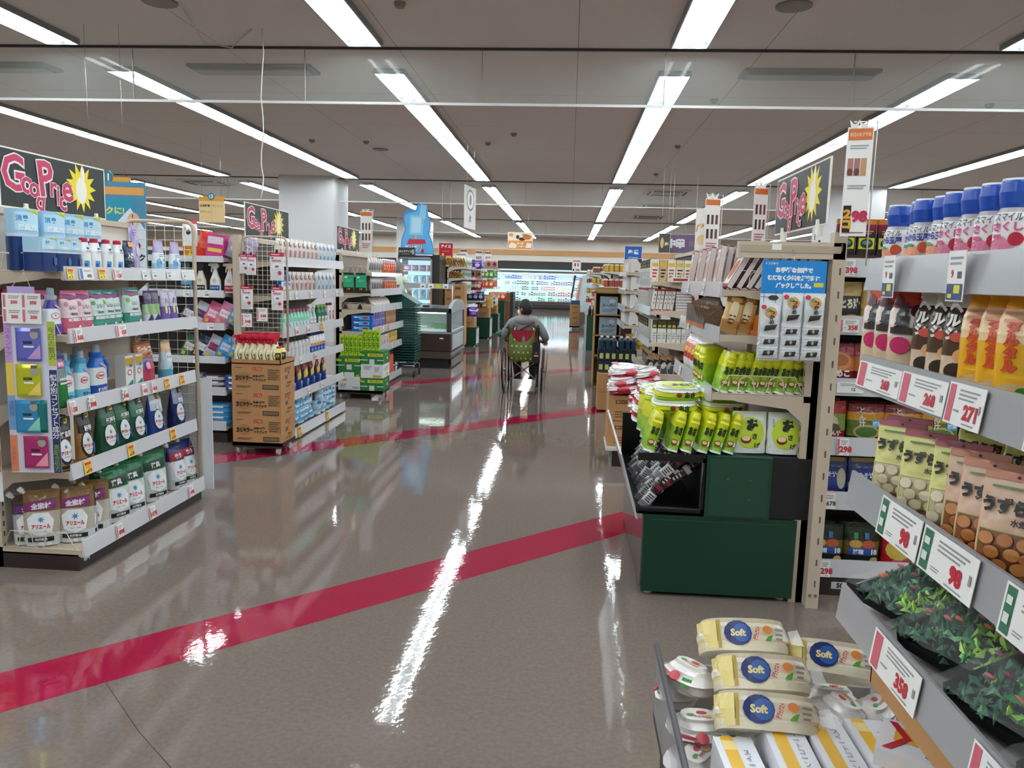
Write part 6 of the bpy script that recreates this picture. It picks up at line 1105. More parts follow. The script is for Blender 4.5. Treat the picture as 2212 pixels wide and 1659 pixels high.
RBX = P('soup_box', ('box', (lambda g: (deco(g, [('rect', 0, .01, .15, .02, C_('#c8602c'))], on_front(-.06), .0008), g)[-1])(G().box(-.075, .075, -.06, .06, 0, .11, mt('#57453c', .4)))), cat='box')
row(RBX, 'grey brown box', 'left of the gold packets', [(.72, 4.0+.14*i, 1.228) for i in range(4)], WEST, end='near end')
# top shelf: thin white boxes leaning
TB = P('curry_box', ('box', (lambda g: (deco(g, [('rect', 0, .1, .014, .19, C_('#d8d4d0'))], on_front(-.075), .0006), deco(g, [('rect', 0, .1, .12, .16, C_('#e8dcd0')), ('ell', 0, .09, .05, .05, C_('#b87850')), ('text', 'カレー', 0, .16, .03, C_('#a8243c'), .05)], on_left(-.011), .0006), g)[-1])(G().box(-.011, .011, -.075, .075, 0, .2, mt('#8c1c38', .4)).box(-.0105, .0105, -.0752, .0752, .005, .195, mt('#e6e2de', .4)))), cat='box')
row(TB, 'thin white curry box leaning', 'on top soup shelf', [(.7+.04*i, 3.63, 1.43) for i in range(8)], .0, end='left', roll=.5)
row(TB, 'thin curry box', 'along top soup shelf', [(.69+.05*(i % 3), 3.82+.09*i, 1.43) for i in range(10)], -.05, end='near end', roll=.12)
for k in range(5): put(TB, (.93+.12, 3.68, 1.442+.024*k), 0, 'white curry box lying flat, %s from the bottom of five' % ORD[k], 'flat curry boxes', 0, -PI/2, 1)
# blue hook card with sachets
bc = empty('hook_card', (.945, 3.44, 0), .03, ('blue hook card holding white sachets of dried ingredients', 'hanging display'))
g = G().box(-.135, .135, -.001, .001, 1.13, 1.555, mt('#e8eef2', .5)); deco(g, [('rect', 0, 1.485, .27, .14, C_('#1c8cdc')), ('text', 'お手軽な価格で', 0, 1.515, .024, mt('#f4f8fa', .5), .07, .16), ('text', 'むだなく少量を経済的に', 0, 1.482, .024, mt('#f4f8fa', .5), .07, .22), ('text', 'パックしました。', .0, 1.45, .024, mt('#f4f8fa', .5), .07, .15), ('text', 'F フジサワ', -.095, 1.54, .012, mt('#f4f8fa', .5), .03, .05), ('rect', .105, 1.455, .04, .018, C_('#e8d83c')), ('rect', -.12, 1.4, .002, .06, C_('#2c64a8')), ('rect', -.07, 1.4, .002, .06, C_('#2c64a8')), ('rect', -.1, 1.4, .07, .002, C_('#2c64a8')), ('ell', -.08, 1.397, .022, .011, C_('#3a3a3c'))], on_front(-.001), .0004); g.build('card', bc)
G().tube([(0, 0, 1.55), (0, .04, 1.6)], .002, STEEL).build('hook', bc)
SA = P('sachet_pack', ('pack', package(.088, .14, .02, [(1, foil('#dce0e2'))], [('ell', .0, .1, .025, .024, C_('#c8a868')), ('ell', .01, .095, .012, .012, C_('#e08c50')), ('ell', -.01, .11, .01, .008, C_('#7c8c50')), ('ell', -.03, .122, .011, .01, C_('#c8283c')), ('poly', [(-.025, .02), (.02, .03), (.03, .05), (-.02, .045)], C_('#3c3830')), ('vtext', 'わかめ', .005, .08, .06, C_('#2c2c2c'), .04)], seed=7, jit=.03, n=12, **PILLOW)), cat='sachet')
SA2 = P('sachet_pack', ('pack', package(.088, .05, .02, [(1, foil('#d8dcde'))], [('poly', [(-.025, .012), (.02, .015), (.025, .036), (-.02, .034)], C_('#38352c')), ('ell', .0, .026, .006, .008, C_('#a8a49c'))], seed=7, jit=.04, n=12, wf=((0, 1), (1, .95)), df=((0, .1), (.4, 1), (1, .9)), e=.7)), cat='sachet')
for c in range(3):
    zt = 1.42 if c else 1.375; x = .945-.09+.09*c; nm = ['left', 'middle', 'right'][c]
    put(SA, (x, 3.425, zt-.14), .03, 'white sachet with food picture at the top of the %s column' % nm, 'sachets on the blue card')
    n = int((zt-.14-1.1)/.048)
    for k in range(n): put(SA2, (x, 3.428, zt-.14-.048*(k+1)), .03, 'white sachet with dark kelp strip, %s down in the %s column' % (ORD[k], nm), 'sachets on the blue card')
sign_goodprice((1.1, 3.99, 1.715), WEST, 'black Good Price board above the right-hand soup display', w=.87, h=.29)
# signs over the right displays
hs = popstand((1.165, 3.42, 1.66), -.3, .44, .1, 'long orange-topped price poster with a red 98 at the upper right', items=[('rect', 0, .41, .09, .045, C_('#d8743a')), ('text', '本日のおすすめ', 0, .41, .018, C_('#f0c8a0'), .04, .08), ('lines', 0, .36, .07, .02, 2, GRYI), ('rect', -.03, .28, .022, .07, C_('#b8807c')), ('rect', -.005, .28, .022, .07, C_('#a87c78')), ('rect', .02, .28, .022, .07, C_('#c89c6c')), ('ell', -.03, .26, .011, .015, C_('#7c3c34')), ('ell', -.005, .26, .011, .015, C_('#6c4434')), ('lines', 0, .2, .07, .02, 2, GRYI), ('rect', -.028, .07, .03, .11, C_('#1c1c1c')), ('vtext', '２コ', -.028, .07, .08, C_('#e8a838'), .08), ('text', '98', .02, .08, .05, C_('#c82c58'), .06), ('lines', 0, .015, .08, .008, 1, C_('#a82c50'))])
popstand((.995, 4.35, 1.66), .3, .3, .08, 'orange-topped price strip left of the right black sign', rod=.23)
popstand((.80, 4.66, 1.62), .2, .31, .09, 'white price strip with dark product pictures over the right shelf', rod=.19)
plain_sign((.76, 4.72, 1.64), .11, .24, '#efeae0', [('text', 'バター', 0, .13, .05, C_('#d8963c'), .08, .1), ('ell', 0, .06, .04, .03, C_('#e8c890'))], 'white sign with orange lettering leaning beside the price strips', rz=-.9, wires=False, post=.21)
plain_sign((1.93, 14, 1.95), .66, .33, '#6c5a74', [('text', '中華', -.12, .17, .16, mt('#e8e4e8', .5), .07), ('lines', .2, .17, .2, .1, 3, C_('#8c7c94'))], 'purple hanging sign with large white characters on the right')
plain_sign((1.6, 13.9, 1.95), .2, .33, '#4a4640', [('ell', -.04, .17, .03, .09, C_('#d8b878')), ('text', '缶', .04, .15, .07, C_('#e0dcd4'), .05)], 'dark photo panel left of the purple sign', rz=-.4)
plain_sign((.79, 10.2, 1.72), .22, .17, '#1f5cb8', [('text', '缶 詰', 0, .1, .06, mt('#f0f4f8', .5), .06, .16), ('lines', 0, .03, .12, .02, 1, C_('#a8c4e8'))], 'blue canned food sign with white characters on the right', wires=False, post=.3)
plain_sign((.17, 22, 1.66), .24, .33, '#f0ece8', [('rect', 0, .3, .2, .035, C_('#c87850')), ('rect', -.04, .2, .04, .09, C_('#4a4438')), ('rect', .04, .2, .04, .09, C_('#7c7868')), ('text', '345', .03, .06, .06, C_('#a8243c'), .05), ('rect', -.08, .06, .04, .06, C_('#3c2c38'))], 'white 345 yen price sign standing near the end of the aisle', wires=False, post=.5)
# ================================================================ second right display
F5 = 'on second right display'
gr2 = [(.1, .5, 0, [], None), (.68, .42, .07, [], 'R'), (.945, .42, .07, [(.4, 'w', '198', .05, .05)], 'R'), (1.21, .42, .07, [(.4, 'w', '198', .05, .05)], 'R'), (1.45, .42, .07, [(.5, 'w', '198', .05, .05)], 'R')]
gondola('gondola_shelf', (1.1, 8.1, 0), WEST, 1.5, .5, gr2, ('second beige end display on the right with red-edged boxes', 'shelf'), top=1.7, panel=mt('#3a322e', .6))
BK = P('retort_box', ('box', (lambda g: (deco(g, [('rect', 0, .008, .022, .012, C_('#c83040')), ('lines', 0, .1, .012, .1, 3, C_('#8c8884'))], on_front(-.07), .0006), g)[-1])(G().box(-.0125, .0125, -.07, .07, 0, .18, mt('#e2ded8', .4)).box(-.0128, .0128, -.0702, -.06, .165, .181, mt('#c02838', .4)))), cat='box')
row(BK, 'white box with red edge', 'standing left on second right display', [(.7+.03*i, 6.72, 1.212) for i in range(6)], .0, end='left', roll=.12)
FB = P('retort_box', ('box', G().box(-.075, .075, -.07, .07, 0, .022, mt('#e4e0dc', .4)).box(.055, .0755, -.0705, -.05, .001, .021, mt('#c41f34', .4)).box(-.076, .076, -.0702, -.069, 0, .003, BLACK)), cat='box')
for c, x in ((0, .96), (1, 1.12)):
    for k in range(7): put(FB, (x-.0, 6.72, 1.212+.0235*k), 0, 'flat white retort box with red end, %s from the bottom, %s stack' % (ORD[k], ['left', 'right'][c]), 'flat retort boxes')
WHB = P('retort_box', ('box', (lambda g: (deco(g, [('rect', 0, .17, .034, .018, C_('#4a4a2c')), ('rect', 0, .14, .026, .02, C_('#c8b048')), ('lines', 0, .06, .026, .06, 3, GRYI)], on_front(-.06), .0006), g)[-1])(G().box(-.018, .018, -.06, .06, 0, .19, mt('#dcded6', .4)).box(-.0183, .0183, -.0602, -.05, .12, .191, mt('#2f3020', .5)))), cat='box')
row(WHB, 'white box with dark olive top', 'on second right display third shelf', [(.72+.04*i, 6.7, .947) for i in range(8)], 0, end='left')
BKP = P('spice_packet', ('packet', package(.1, .16, .02, [(.4, foil('#55585c')), (.7, foil('#2c2a2c')), (1, foil('#a08050'))], [('ell', 0, .07, .02, .03, C_('#c8c4b0'))], seed=3, jit=.05, n=12, **PILLOW)), cat='packet')
row(BKP, 'silver and black packet', 'on second right display bottom shelf', [(.68+.055*i, 6.7+.01*(i % 2), .685) for i in range(8)], .2, end='left', roll=.35)
for i, (c1, c2) in enumerate((('#e8e0d4', '#c82c38'), ('#c8a878', '#3c2c20'), ('#e4dcd0', '#a83c2c'), ('#d8c8b0', '#3c3830'), ('#e8e4dc', '#8c2c2c'))):
    put(P('noodle_box', ('box', (lambda g: (deco(g, [('rect', 0, .14, .05, .03, C_('#d8b83c')), ('lines', 0, .07, .04, .08, 3, C_(c2))], on_front(-.05), .0006), g)[-1])(G().box(-.032, .032, -.05, .05, 0, .18, mt(c1, .4)))), cat='box'), (.7+.068*i, 6.7, 1.452), 0, 'cream noodle box on the top shelf of second right display, %s from left' % ORD[i], 'cream noodle boxes', roll=0)
PUP = mk_pouch(.15, .2, .05, [(1, foil('#5c2464'))], [('text', '麺', 0, .12, .05, C_('#e0b8e0'), .05), ('ell', 0, .04, .05, .03, C_('#c89c58'))], shape=PILLOW, name='noodle_pack', seed=4)
row(PUP, 'purple noodle pack leaning', 'on second right top shelf', [(1.08, 6.7, 1.455), (1.16, 6.74, 1.455)], .1, end='left', roll=-.5, cat='noodle pack')
for k in range(2): row(P('noodle_box', ('box', (lambda g: (deco(g, [('rect', 0, .02, .12, .02, C_('#a83c38'))], on_front(-.05), .0006), g)[-1])(G().box(-.08, .08, -.05, .05, 0, .04, mt('#e4dcd0', .4)))), cat='box'), 'flat cream box, layer %d' % (k+1), 'behind second right wire guard', [(.9, 6.58+.0, 1.452+.041*k)], 0) if k == 0 else None
for i, (z, nm, pk) in enumerate(((1.452, 'top', WHB), (1.212, 'second', BK), (.947, 'third', WHB))):
    row(pk, 'box turned to the aisle', 'on second right %s shelf' % nm, [(.74, 6.9+.08*j, z) for j in range(12)], WEST, end='near end')
row(BKP, 'packet turned to the aisle', 'on second right bottom shelf', [(.74, 6.9+.12*j, .685) for j in range(8)], WEST, end='near end')
RBG = P('rice_bag', ('bag', package(.24, .08, .2, [(.4, foil('#c02840')), (.7, foil('#ece8e8')), (1, foil('#f0eded'))], [('ell', 0, .04, .05, .02, C_('#d84c5c'))], e=.75, jit=.1, seed=9, n=22, wf=((0, .8), (.5, 1), (1, .7)), df=((0, .8), (.5, 1), (1, .7)))), ('front_print', (lambda t: (deco(t, [('text', '低たんぱく', 0, 0, .035, C_('#4a3c3c'), .05, .12), ('ell', -.08, .04, .03, .03, C_('#c8283c'))], on_top(.081), .001), t)[1])(G())), cat='bag')
heap(RBG, 'white and red rice bag', 'on the second right deck', .35, .74, 6.05, 6.58, .575, 2, 2, 3, .06, .3, 'white and red rice bags', wob=.2, jr=.6)
MC2 = P('carton', ('carton', carton(.2, .4, .2, [('rect', 0, .15, .09, .03, C_('#5a3c20')), ('text', '寒ジャリ', 0, .15, .02, C_('#c89c60'), .04), ('lines', 0, .05, .1, .06, 3, C_('#7c5430'))], tape=False)), cat='carton')
for k, l in enumerate(('bottom', 'top')):
    for i, x in enumerate((.44, .645)): put(MC2, (x, 6.35, .155+.205*k), 0, '%s brown carton %s under the white and red rice bags' % (l, ['left', 'right'][i]), 'cartons under the rice bags')
dk = empty('display_stand', (.58, 6.35, 0), 0, ('low dark base with white edge under the rice bag cartons', 'display stand')); G().box(-.2, .3, -.24, .2, 0, .13, DBROWN).build('base', dk); G().box(-.25, .3, -.26, .2, .13, .153, mt('#d8d8d6', .3)).build('deck', dk)
# ================================================================ third right display
gr3 = [(.1, .4, 0, [], None), (.66, .4, .06, [], 'R'), (.935, .4, .07, [], None), (1.135, .4, .07, [], None), (1.335, .4, .07, [], None), (1.545, .4, .05, [], None)]
gondola('gondola_shelf', (1.05, 10.4, 0), WEST, 1.2, .42, gr3, ('third beige end display on the right with white and maroon boxes', 'shelf'), top=1.7, panel=mt('#3a322e', .6))
WMB = P('tea_box', ('box', (lambda g: (deco(g, [('poly', [(-.0, .155), (.055, .155), (.055, .09), (.03, .115)], C_('#5c1c2c')), ('rect', 0, .015, .04, .01, BLKI)], on_front(-.04), .0008), g)[-1])(G().box(-.056, .056, -.04, .04, 0, .16, mt('#dedad4', .4)))), cat='box')
for z, nm in ((.94, 'lowest'), (1.14, 'third'), (1.34, 'second'), (1.55, 'top')):
    row(WMB, 'white box with maroon corner', 'on third right %s shelf' % nm, [(.76+.125*i, 9.25, z) for i in range(3)], 0, end='left'); row(WMB, 'maroon-cornered box', 'facing aisle, third right %s shelf' % nm, [(.71, 9.38+.12*i, z) for i in range(7)], WEST, end='near end')
GF = P('snack_bag', ('bag', package(.16, .07, .12, [(1, foil('#c89c38', .12, 1.2, 40))], e=.8, jit=.1, seed=2)), cat='snack bag')
heap(GF, 'crumpled gold bag', 'on third right bottom shelf', .68, .95, 9.2, 9.45, .665, 2, 2, 3, .05, .4, 'gold bags')
PET = P('drink_pack', ('pack', (lambda g: [g.lathe([(.03, 0), (.032, .09), (.03, .1), (.013, .13), (.013, .145)], [mt('#14384c', .3), mt('#1c2c4c', .3), mt('#14384c', .3), mt('#e0e4e8', .3)], 10, (x, y, 0)) for x in (-.068, 0, .068) for y in (-.034, .034)] and g)(G())), cat='drink pack')
PET2 = P('drink_pack', ('pack', (lambda g: (deco(g, [('rect', x, .05, .04, .06, C_('#c8c46c')) for x in (-.068, 0, .068)], on_front(-.072), .001), g)[-1])(G().box(-.105, .105, -.07, .07, 0, .12, mt('#16283c', .25)))), cat='drink pack')
for k in range(3): row(PET if k == 2 else PET2, 'dark bottled drink pack, %s layer' % ['bottom', 'middle', 'top'][k], 'before third right display', [(.45, 8.9, .44+.125*k), (.67, 8.9, .44+.125*k)], 0, end='left')
CB3 = P('carton', ('carton', carton(.5, .35, .2, [('lines', 0, .1, .3, .08, 3, C_('#7c5430'))], tape=False)), cat='carton')
for k in range(2): put(CB3, (.6, 8.9, .02+.205*k), 0, '%s brown carton under the bottled drink packs' % ['lower', 'upper'][k], 'cartons under the drink packs')
put(P('carton', ('carton', carton(.3, .3, .17, [('ell', 0, .09, .03, .015, C_('#5a3c20'))], tape=False)), cat='carton'), (.72, 7.95+.7, .43), 0, 'brown carton with a hand hole right of the drink packs') if False else None
# wooden cabinet with pale posters and brown panel
r = empty('wooden_cabinet', (.53, 10.9, 0), 0, ('open light wood cabinet with three pale blue product displays', 'cabinet')); Wd = mt('#b08a54', .55)
g = G().box(-.18, -.165, -.15, .25, 0, 1.35, Wd).box(.165, .18, -.15, .25, 0, 1.35, Wd).box(-.18, .18, .24, .25, 0, 1.35, mt('#8a6c44', .6))
for z in (.0, .42, .7, .98, 1.28, 1.345): g.box(-.18, .18, -.15, .25, z, z+.015, Wd)
g.box(-.165, .165, -.15, -.14, 1.29, 1.35, Wd); g.build('body', r)
PST = P('poster_card', ('card', (lambda g: (deco(g, [('text', 'スーパー', 0, .12, .05, C_('#2c3c5c'), .04, .18), ('lines', 0, .05, .18, .05, 3, C_('#5c7c98')), ('ell', .05, .18, .04, .03, C_('#d8e4ec'))], on_front(-.002), .001), g)[-1])(G().box(-.12, .12, -.002, .002, 0, .24, mt('#a4bccc', .5)))), cat='card')
for k, z in enumerate((.437, .717, .997)): put(PST, (.54, 10.82, z), 0, 'pale blue display card on the %s level of the wooden cabinet' % ['lowest', 'middle', 'top'][k], 'pale blue cards in the cabinet', tilt=.0)
G().box(-.07, .07, -.3, .3, 0, 1.37, mt('#3a2c2a', .5)).build('divider_panel', loc=(.78, 10.95, 0), tags=('tall dark brown end panel right of the wooden cabinet', 'panel'))
# farther right displays
for i, (yn, xb, W, lv, lab) in enumerate(((13.2, 1.0, 1.6, (.1, .5, .8, 1.08, 1.35, 1.6), 'fourth right display with small jars'), (17.8, .95, 1.8, (.1, .55, .85, 1.1, 1.38, 1.62), 'fifth right display with jars and bottles'), (21.8, .9, 2.2, (.1, .55, .85, 1.1, 1.38, 1.6), 'sixth right display far down the aisle'))):
    gondola('gondola_shelf', (xb, yn+W, 0), WEST, W, .45, [(z, .43, .05, [], None) for z in lv], (lab, 'shelf'), top=1.64, col=MC, panel=mt('#6a6058', .6))
    JJ = [P('jar', ('jar', G().lathe([(.035, 0), (.04, .01), (.04, .1), (.03, .115), (.03, .13)], [mt(c, .3), mt(c, .3), mt('#d8d4cc', .4), mt(c2, .4)], 10)), cat='jar') for c, c2 in (('#8c5a3c', '#c8b050'), ('#c8b8a0', '#e8e4dc'), ('#a84838', '#e0d8d0'), ('#c8a038', '#2c2c2c'))]
    for k, z in enumerate(lv[2:]):
        jj = JJ[(k+i) % 4]; row(jj, 'small jar', 'on %s right display, shelf %s' % (['fourth', 'fifth', 'sixth'][i], ORD[k]), [(xb-.4+.085*q, yn+.08, z+.005) for q in range(4)], 0, end='left'); row(JJ[(k+i+1) % 4], 'small jar facing the aisle', 'on %s right display, shelf %s' % (['fourth', 'fifth', 'sixth'][i], ORD[k]), [(xb-.38, yn+.2+.13*q, z+.005) for q in range(9)], 0, end='near end')
green_stand(.42, .7, 18.0, 18.6, .75, 'dark green display stand on the right far down the aisle') if False else None
r = empty('display_stand', (.5, 16.6, 0), 0, ('dark green stand with dark bottles on the right side of the aisle', 'display stand')); G().box(-.12, .15, -.2, .3, .0, .72, mt('#123f2f', .35)).box(-.15, -.12, -.2, .3, .0, .74, mt('#a8a49c', .4)).build('box', r)
row(P('bottle', ('bottle', G().lathe([(.035, 0), (.036, .12), (.014, .18), (.014, .21), (.017, .21), (.017, .235)], [mt('#26140e', .2)]*4+[mt('#e8e8e4', .3)], 10)), cat='bottle'), 'dark bottle with white cap', 'on the right green stand', [(.44+.08*i, 16.5, .722) for i in range(3)], 0, end='left')
TC = P('carton', ('carton', carton(.3, .3, .155, [('text', 'ハルナ', 0, .08, .05, C_('#4a3018'), .05, .16)], tape=False)), cat='carton')
for k in range(4): put(TC, (.18, 23.4, .1+.157*k), 0, 'tan carton near the wall case, %s from the bottom of the stack' % ORD[k], 'far tan cartons')
dolly((.18, 23.4, 0), .3, .3, 'small dolly under the far tan cartons'); row(P('can', ('can', G().lathe([(.033, 0), (.033, .12)], mt('#2c5c84', .3), 10)), cat='can'), 'blue can', 'on the far tan cartons', [(.08+.068*i, 23.33, .73) for i in range(4)], 0, end='left')
r = empty('curtain_case', (.32, 26.5, 0), 0, ('pale curved glass case with a salmon poster at the aisle end', 'display case')); G().prism([(-.15, .4), (.4, .4), (.4, 1.6), (.1, 1.62), (-.05, 1.3)], -.8, .8, clear('#c8dce4', .35, .08, 'case_glass'), 'y').box(-.2, .4, -.85, .85, 0, .42, mt('#5a5450', .5)).build('case', r); G().prism([(-.13, .5), (-.05, .5), (.08, 1.5), (.02, 1.55)], -.83, -.815, mt('#d8906c', .5), 'y').build('poster', r)
G().prism([(-.28, .85), (-.22, .85), (-.12, 1.6), (-.18, 1.6)], -.87, -.86, mt('#26302c', .5), 'y').build('dark_strip', r)
# ================================================================ shelf run right of the post, facing the viewer
WR = 'on the run right of the post'
rr_ = [(.12, .4, .085, [(.05, 'r', '298', .055, .08), (.45, 'r', '198', .055, .08)], None), (.45, .4, .085, [(.05, 'w', '678', .05, .075)], None), (.71, .4, .085, [(.09, 'r', '298', .055, .08), (.27, 'r', '298', .055, .08)], None), (.99, .4, .08, [(.1, 'w', '12', .12, .05)], None), (1.27, .4, .085, [(.07, 'r', '358', .09, .06)], None), (1.53, .4, .085, [(.05, 'r', '398', .055, .075), (.5, 'r', '398', .055, .075)], None)]
rr = gondola('gondola_shelf', (1.2, 4.1, 0), 0, 1.2, .42, rr_, ('shelf run of instant soups right of the beige post', 'shelf'), top=1.62, panel=mt('#2c2826', .6), col=mt('#bcb6ae', .5))
g = G().box(0, 1.2, -.43, -.405, 0, .08, DBROWN); deco(g, [('rect', .12, .05, .07, .035, mt('#c8c8c6', .5)), ('text', '50', .125, .05, .026, BLKI, .05)], on_front(-.43), .0008); g.build('number_plate', rr)
yq = 3.79
def sp(c, items, w=.15, h=.2, seed=0, d=.06): return mk_pouch(w, h, d, c, items, shape=STAND, name='soup_pack', seed=seed, jit=.02)
A1 = sp([(1, foil('#d8b870'))], [('rect', -.04, .1, .05, .17, C_('#e4e0d4')), ('rect', .03, .09, .1, .09, C_('#1c1a18')), ('text', 'とろ汁', .03, .1, .05, C_('#e8e4c8'), .07, .085), ('ell', .04, .03, .05, .02, C_('#d8a888')), ('poly', [(-.06, .06), (0, .11), (-.01, .08)], C_('#f0f0ec'))], .17, .2, 1)
A2 = sp([(.35, foil('#7c1c2c')), (.7, foil('#c8743c')), (1, foil('#a83040'))], [('ell', 0, .11, .06, .045, C_('#d89048')), ('ell', 0, .115, .045, .028, C_('#b8642c')), ('text', 'なめこ', 0, .055, .035, mt('#f4f0ea', .5), .06, .12), ('lines', 0, .02, .08, .01, 1, C_('#e8dcd8'))], .16, .19, 2)
A3 = sp([(.3, foil('#b01c2c')), (.7, foil('#8ca04c')), (1, foil('#c8242c'))], [('ell', -.01, .1, .05, .04, C_('#d8cc9c')), ('ell', .02, .07, .03, .025, C_('#5c4a38')), ('text', 'とん汁', .02, .05, .025, mt('#f0f0ea', .5), .05, .07)], .16, .2, 3)
A4 = sp([(.2, foil('#201c18')), (.6, foil('#5c7c34')), (.8, foil('#d89c2c')), (1, foil('#8c1c2c'))], [('ell', 0, .06, .06, .035, C_('#c8a868')), ('ell', 0, .06, .05, .025, C_('#4c7434')), ('vtext', 'とん汁', -.02, .13, .09, C_('#f0e8d8'), .04), ('rect', .05, .1, .05, .035, C_('#58b0d8')), ('text', '減塩', .05, .1, .022, mt('#f4f8fa', .5), .05)], .17, .19, 4)
A5 = sp([(.2, foil('#1c2c74')), (1, foil('#3c4c8c'))], [('rect', 0, .09, .08, .1, C_('#1c3c94')), ('text', 'みそ汁', .0, .11, .025, mt('#f0f4f8', .5), .05, .07), ('ell', -.05, .06, .03, .03, C_('#d8b078')), ('ell', .055, .09, .022, .05, C_('#c8c4a0')), ('rect', 0, .18, .14, .02, C_('#b8a060')), ('rect', 0, .03, .05, .01, C_('#c82c34'))], .17, .19, 5)
A6 = sp([(.25, foil('#141c14')), (.6, foil('#6c5c2c')), (1, foil('#1c2c1c'))], [('ell', -.03, .1, .03, .02, C_('#d8a858')), ('ell', .03, .1, .03, .02, C_('#c85c38')), ('rect', 0, .065, .13, .035, C_('#2c4c9c')), ('text', '減塩', -.02, .065, .026, mt('#e8f0f8', .5), .05), ('text', '10', .055, .065, .026, mt('#f4f4f0', .5), .06), ('ell', .055, .025, .02, .016, C_('#c8a868')), ('rect', -.03, .14, .02, .03, C_('#3c9c58')), ('rect', .02, .14, .02, .03, C_('#3c7cc8'))], .17, .19, 6)
A7 = sp([(1, foil('#b81828'))], [('ell', 0, .08, .06, .05, C_('#d8b848')), ('text', '味', 0, .14, .03, C_('#f4e8c8'))], .15, .17, 7)
for P_, z, x0, n, dx, look in ((A1, 1.275, 1.27, 3, .17, 'cream pack with black band'), (A2, .995, 1.27, 3, .15, 'maroon mushroom soup pack'), (A3, .715, 1.25, 1, .16, 'red-topped pork soup pack'), (A4, .715, 1.42, 3, .17, 'green and orange low-salt soup pack'), (A5, .455, 1.27, 3, .17, 'blue miso soup pack'), (A6, .125, 1.28, 2, .17, 'black soup pack marked 10'), (A7, .125, 1.62, 2, .17, 'red soup pack')):
    row(P_, look, 'right of the post', [(x0+dx*i, yq, z) for i in range(n)], 0, end='left', cat='soup pack')
    row(P_, look+' behind', 'right of the post', [(x0+dx*i, yq+.09, z) for i in range(n)], 0, end='left', cat='soup pack')
TOPB = P('stock_box', ('box', (lambda g: (deco(g, [('rect', 0, .03, .26, .035, C_('#8c6438')), ('text', 'お買得', -.05, .03, .03, C_('#3a2414'), .08)], on_front(-.05), .0006), g)[-1])(G().box(-.15, .15, -.05, .05, 0, .06, mt('#3a2418', .5)))), cat='box')
row(TOPB, 'brown bargain tray', 'on the top shelf right of the post', [(1.37, 3.78, 1.535), (1.68, 3.78, 1.535)], 0, end='left')
NP = P('seaweed_pack', ('pack', package(.085, .16, .04, [(.62, foil('#241c18')), (.85, foil('#7c1834')), (1, foil('#c87828'))], [('rect', 0, .05, .07, .05, C_('#c8c834')), ('ell', 0, .05, .028, .022, C_('#1c2c20')), ('ell', 0, .054, .02, .01, C_('#5c8c70')), ('lines', 0, .1, .05, .02, 2, C_('#b8a060'))], e=.4, seed=2)), cat='pack')
row(NP, 'dark seaweed pack with green bowl', 'in the bargain tray', [(1.26+.09*i, 3.79, 1.6) for i in range(6)], 0, end='left')
# ================================================================ nearest right shelf
NX = .60
near = [(.80, .45, .075, [(.30, 'r', '358', .19, .07), (.62, 'r', '198', .12, .07)], None),
        (1.045, .45, .07, [(.265, 'g', '98', .165, .07), (.44, 'g', '98', .17, .07), (.66, 'g', '98', .13, .07)], None),
        (1.285, .45, .068, [(.12, 'r', '268', .2, .05), (.305, 'r', '268', .165, .054), (.445, 'r', '271', .105, .062), (.66, 'r', '271', .11, .062)], None),
        (1.48, .45, .062, [], None)]
nr = gondola('gondola_shelf', (1.05, 1.62, 0), WEST, 1.5, .45, near, ('nearest shelf at the right edge with clear price rails', 'shelf'), top=1.9, panel=mt('#4a443e', .6), base=0, gusset=False, ends='R', col=mt('#b0aca6', .5), railm=clear('#b9b9bc', .25, .2, 'near_rail')) if False else gondola('gondola_shelf', (1.05, 1.62, 0), WEST, 1.5, .45, near, ('nearest shelf at the right edge with clear price rails', 'shelf'), top=1.56, panel=mt('#4a443e', .6), base=0, gusset=False, ends='R', col=mt('#b0aca6', .5), railm=clear('#b9b9bc', .25, .2, 'near_rail'))
def bigtag():
    g = G().box(-.026, .026, -.0012, 0, -.045, .03, PAPER); deco(g, [('lines', 0, .015, .04, .016, 2, GRYI), ('text', '9', -.01, -.004, .012, REDI, .03), ('rect', .012, -.006, .012, .01, C_('#5a5a60')), ('rect', 0, -.031, .047, .024, C_('#3c4c7c')), ('rect', .008, -.027, .018, .012, C_('#e0dc3c')), ('rect', -.012, -.037, .012, .006, C_('#e0dc3c'))], on_front(-.0012), .0003); return g.mesh('price_tag')
bt = bigtag(); rl = [o for o in nr.children if o.name.startswith('price_rail')][-1]
for y in (1.474, 1.224):
    t = bpy.data.objects.new('price_tag', bt); COL.objects.link(t); t.parent = rl; t.location = (1.62-y, -.478, 1.478)
def shaker(fr, fr2, txt, seed):
    w = .05; h = .125
    it = [jp('スマイル', 0, .072, .012, '#5a6070', .02, .036), jp(txt, 0, .058, .014, fr2, .05, .04), ('ell', -.008, .03, .016, .012, C_('#e89c78' if seed == 1 else '#d87c98')), ('ell', .012, .04, .009, .01, C_(fr)), ('ell', .004, .015, .016, .01, C_('#e8b898' if seed == 1 else '#e8a8b8')), ('rect', -.012, .044, .012, .006, C_('#4a9c6c') if seed == 1 else C_('#d85c88'))]
    g = package(w, h*.7, w, [(.9, mt('#f0efee', .35)), (1, mt('#b8b4b4', .3))], it, wf=((0, .92), (.05, 1), (.8, 1), (.94, .8), (1, .72)), df=((0, .92), (.05, 1), (.8, 1), (.94, .8), (1, .72)), e=1, n=20)
    z = h*.7; c = G().lathe([(.019, z-.002), (.0205, z+.004), (.0225, z+.02), (.0205, z+.034), (.0195, z+.037)], mt('#1f50b4', .25), 18); c.lathe([(.0195, z+.037), (.019, z+.04)], mt('#e8ecf0', .3), 18)
    return P('coating_shaker', ('bottle', g), ('cap', c), cat='shaker bottle')
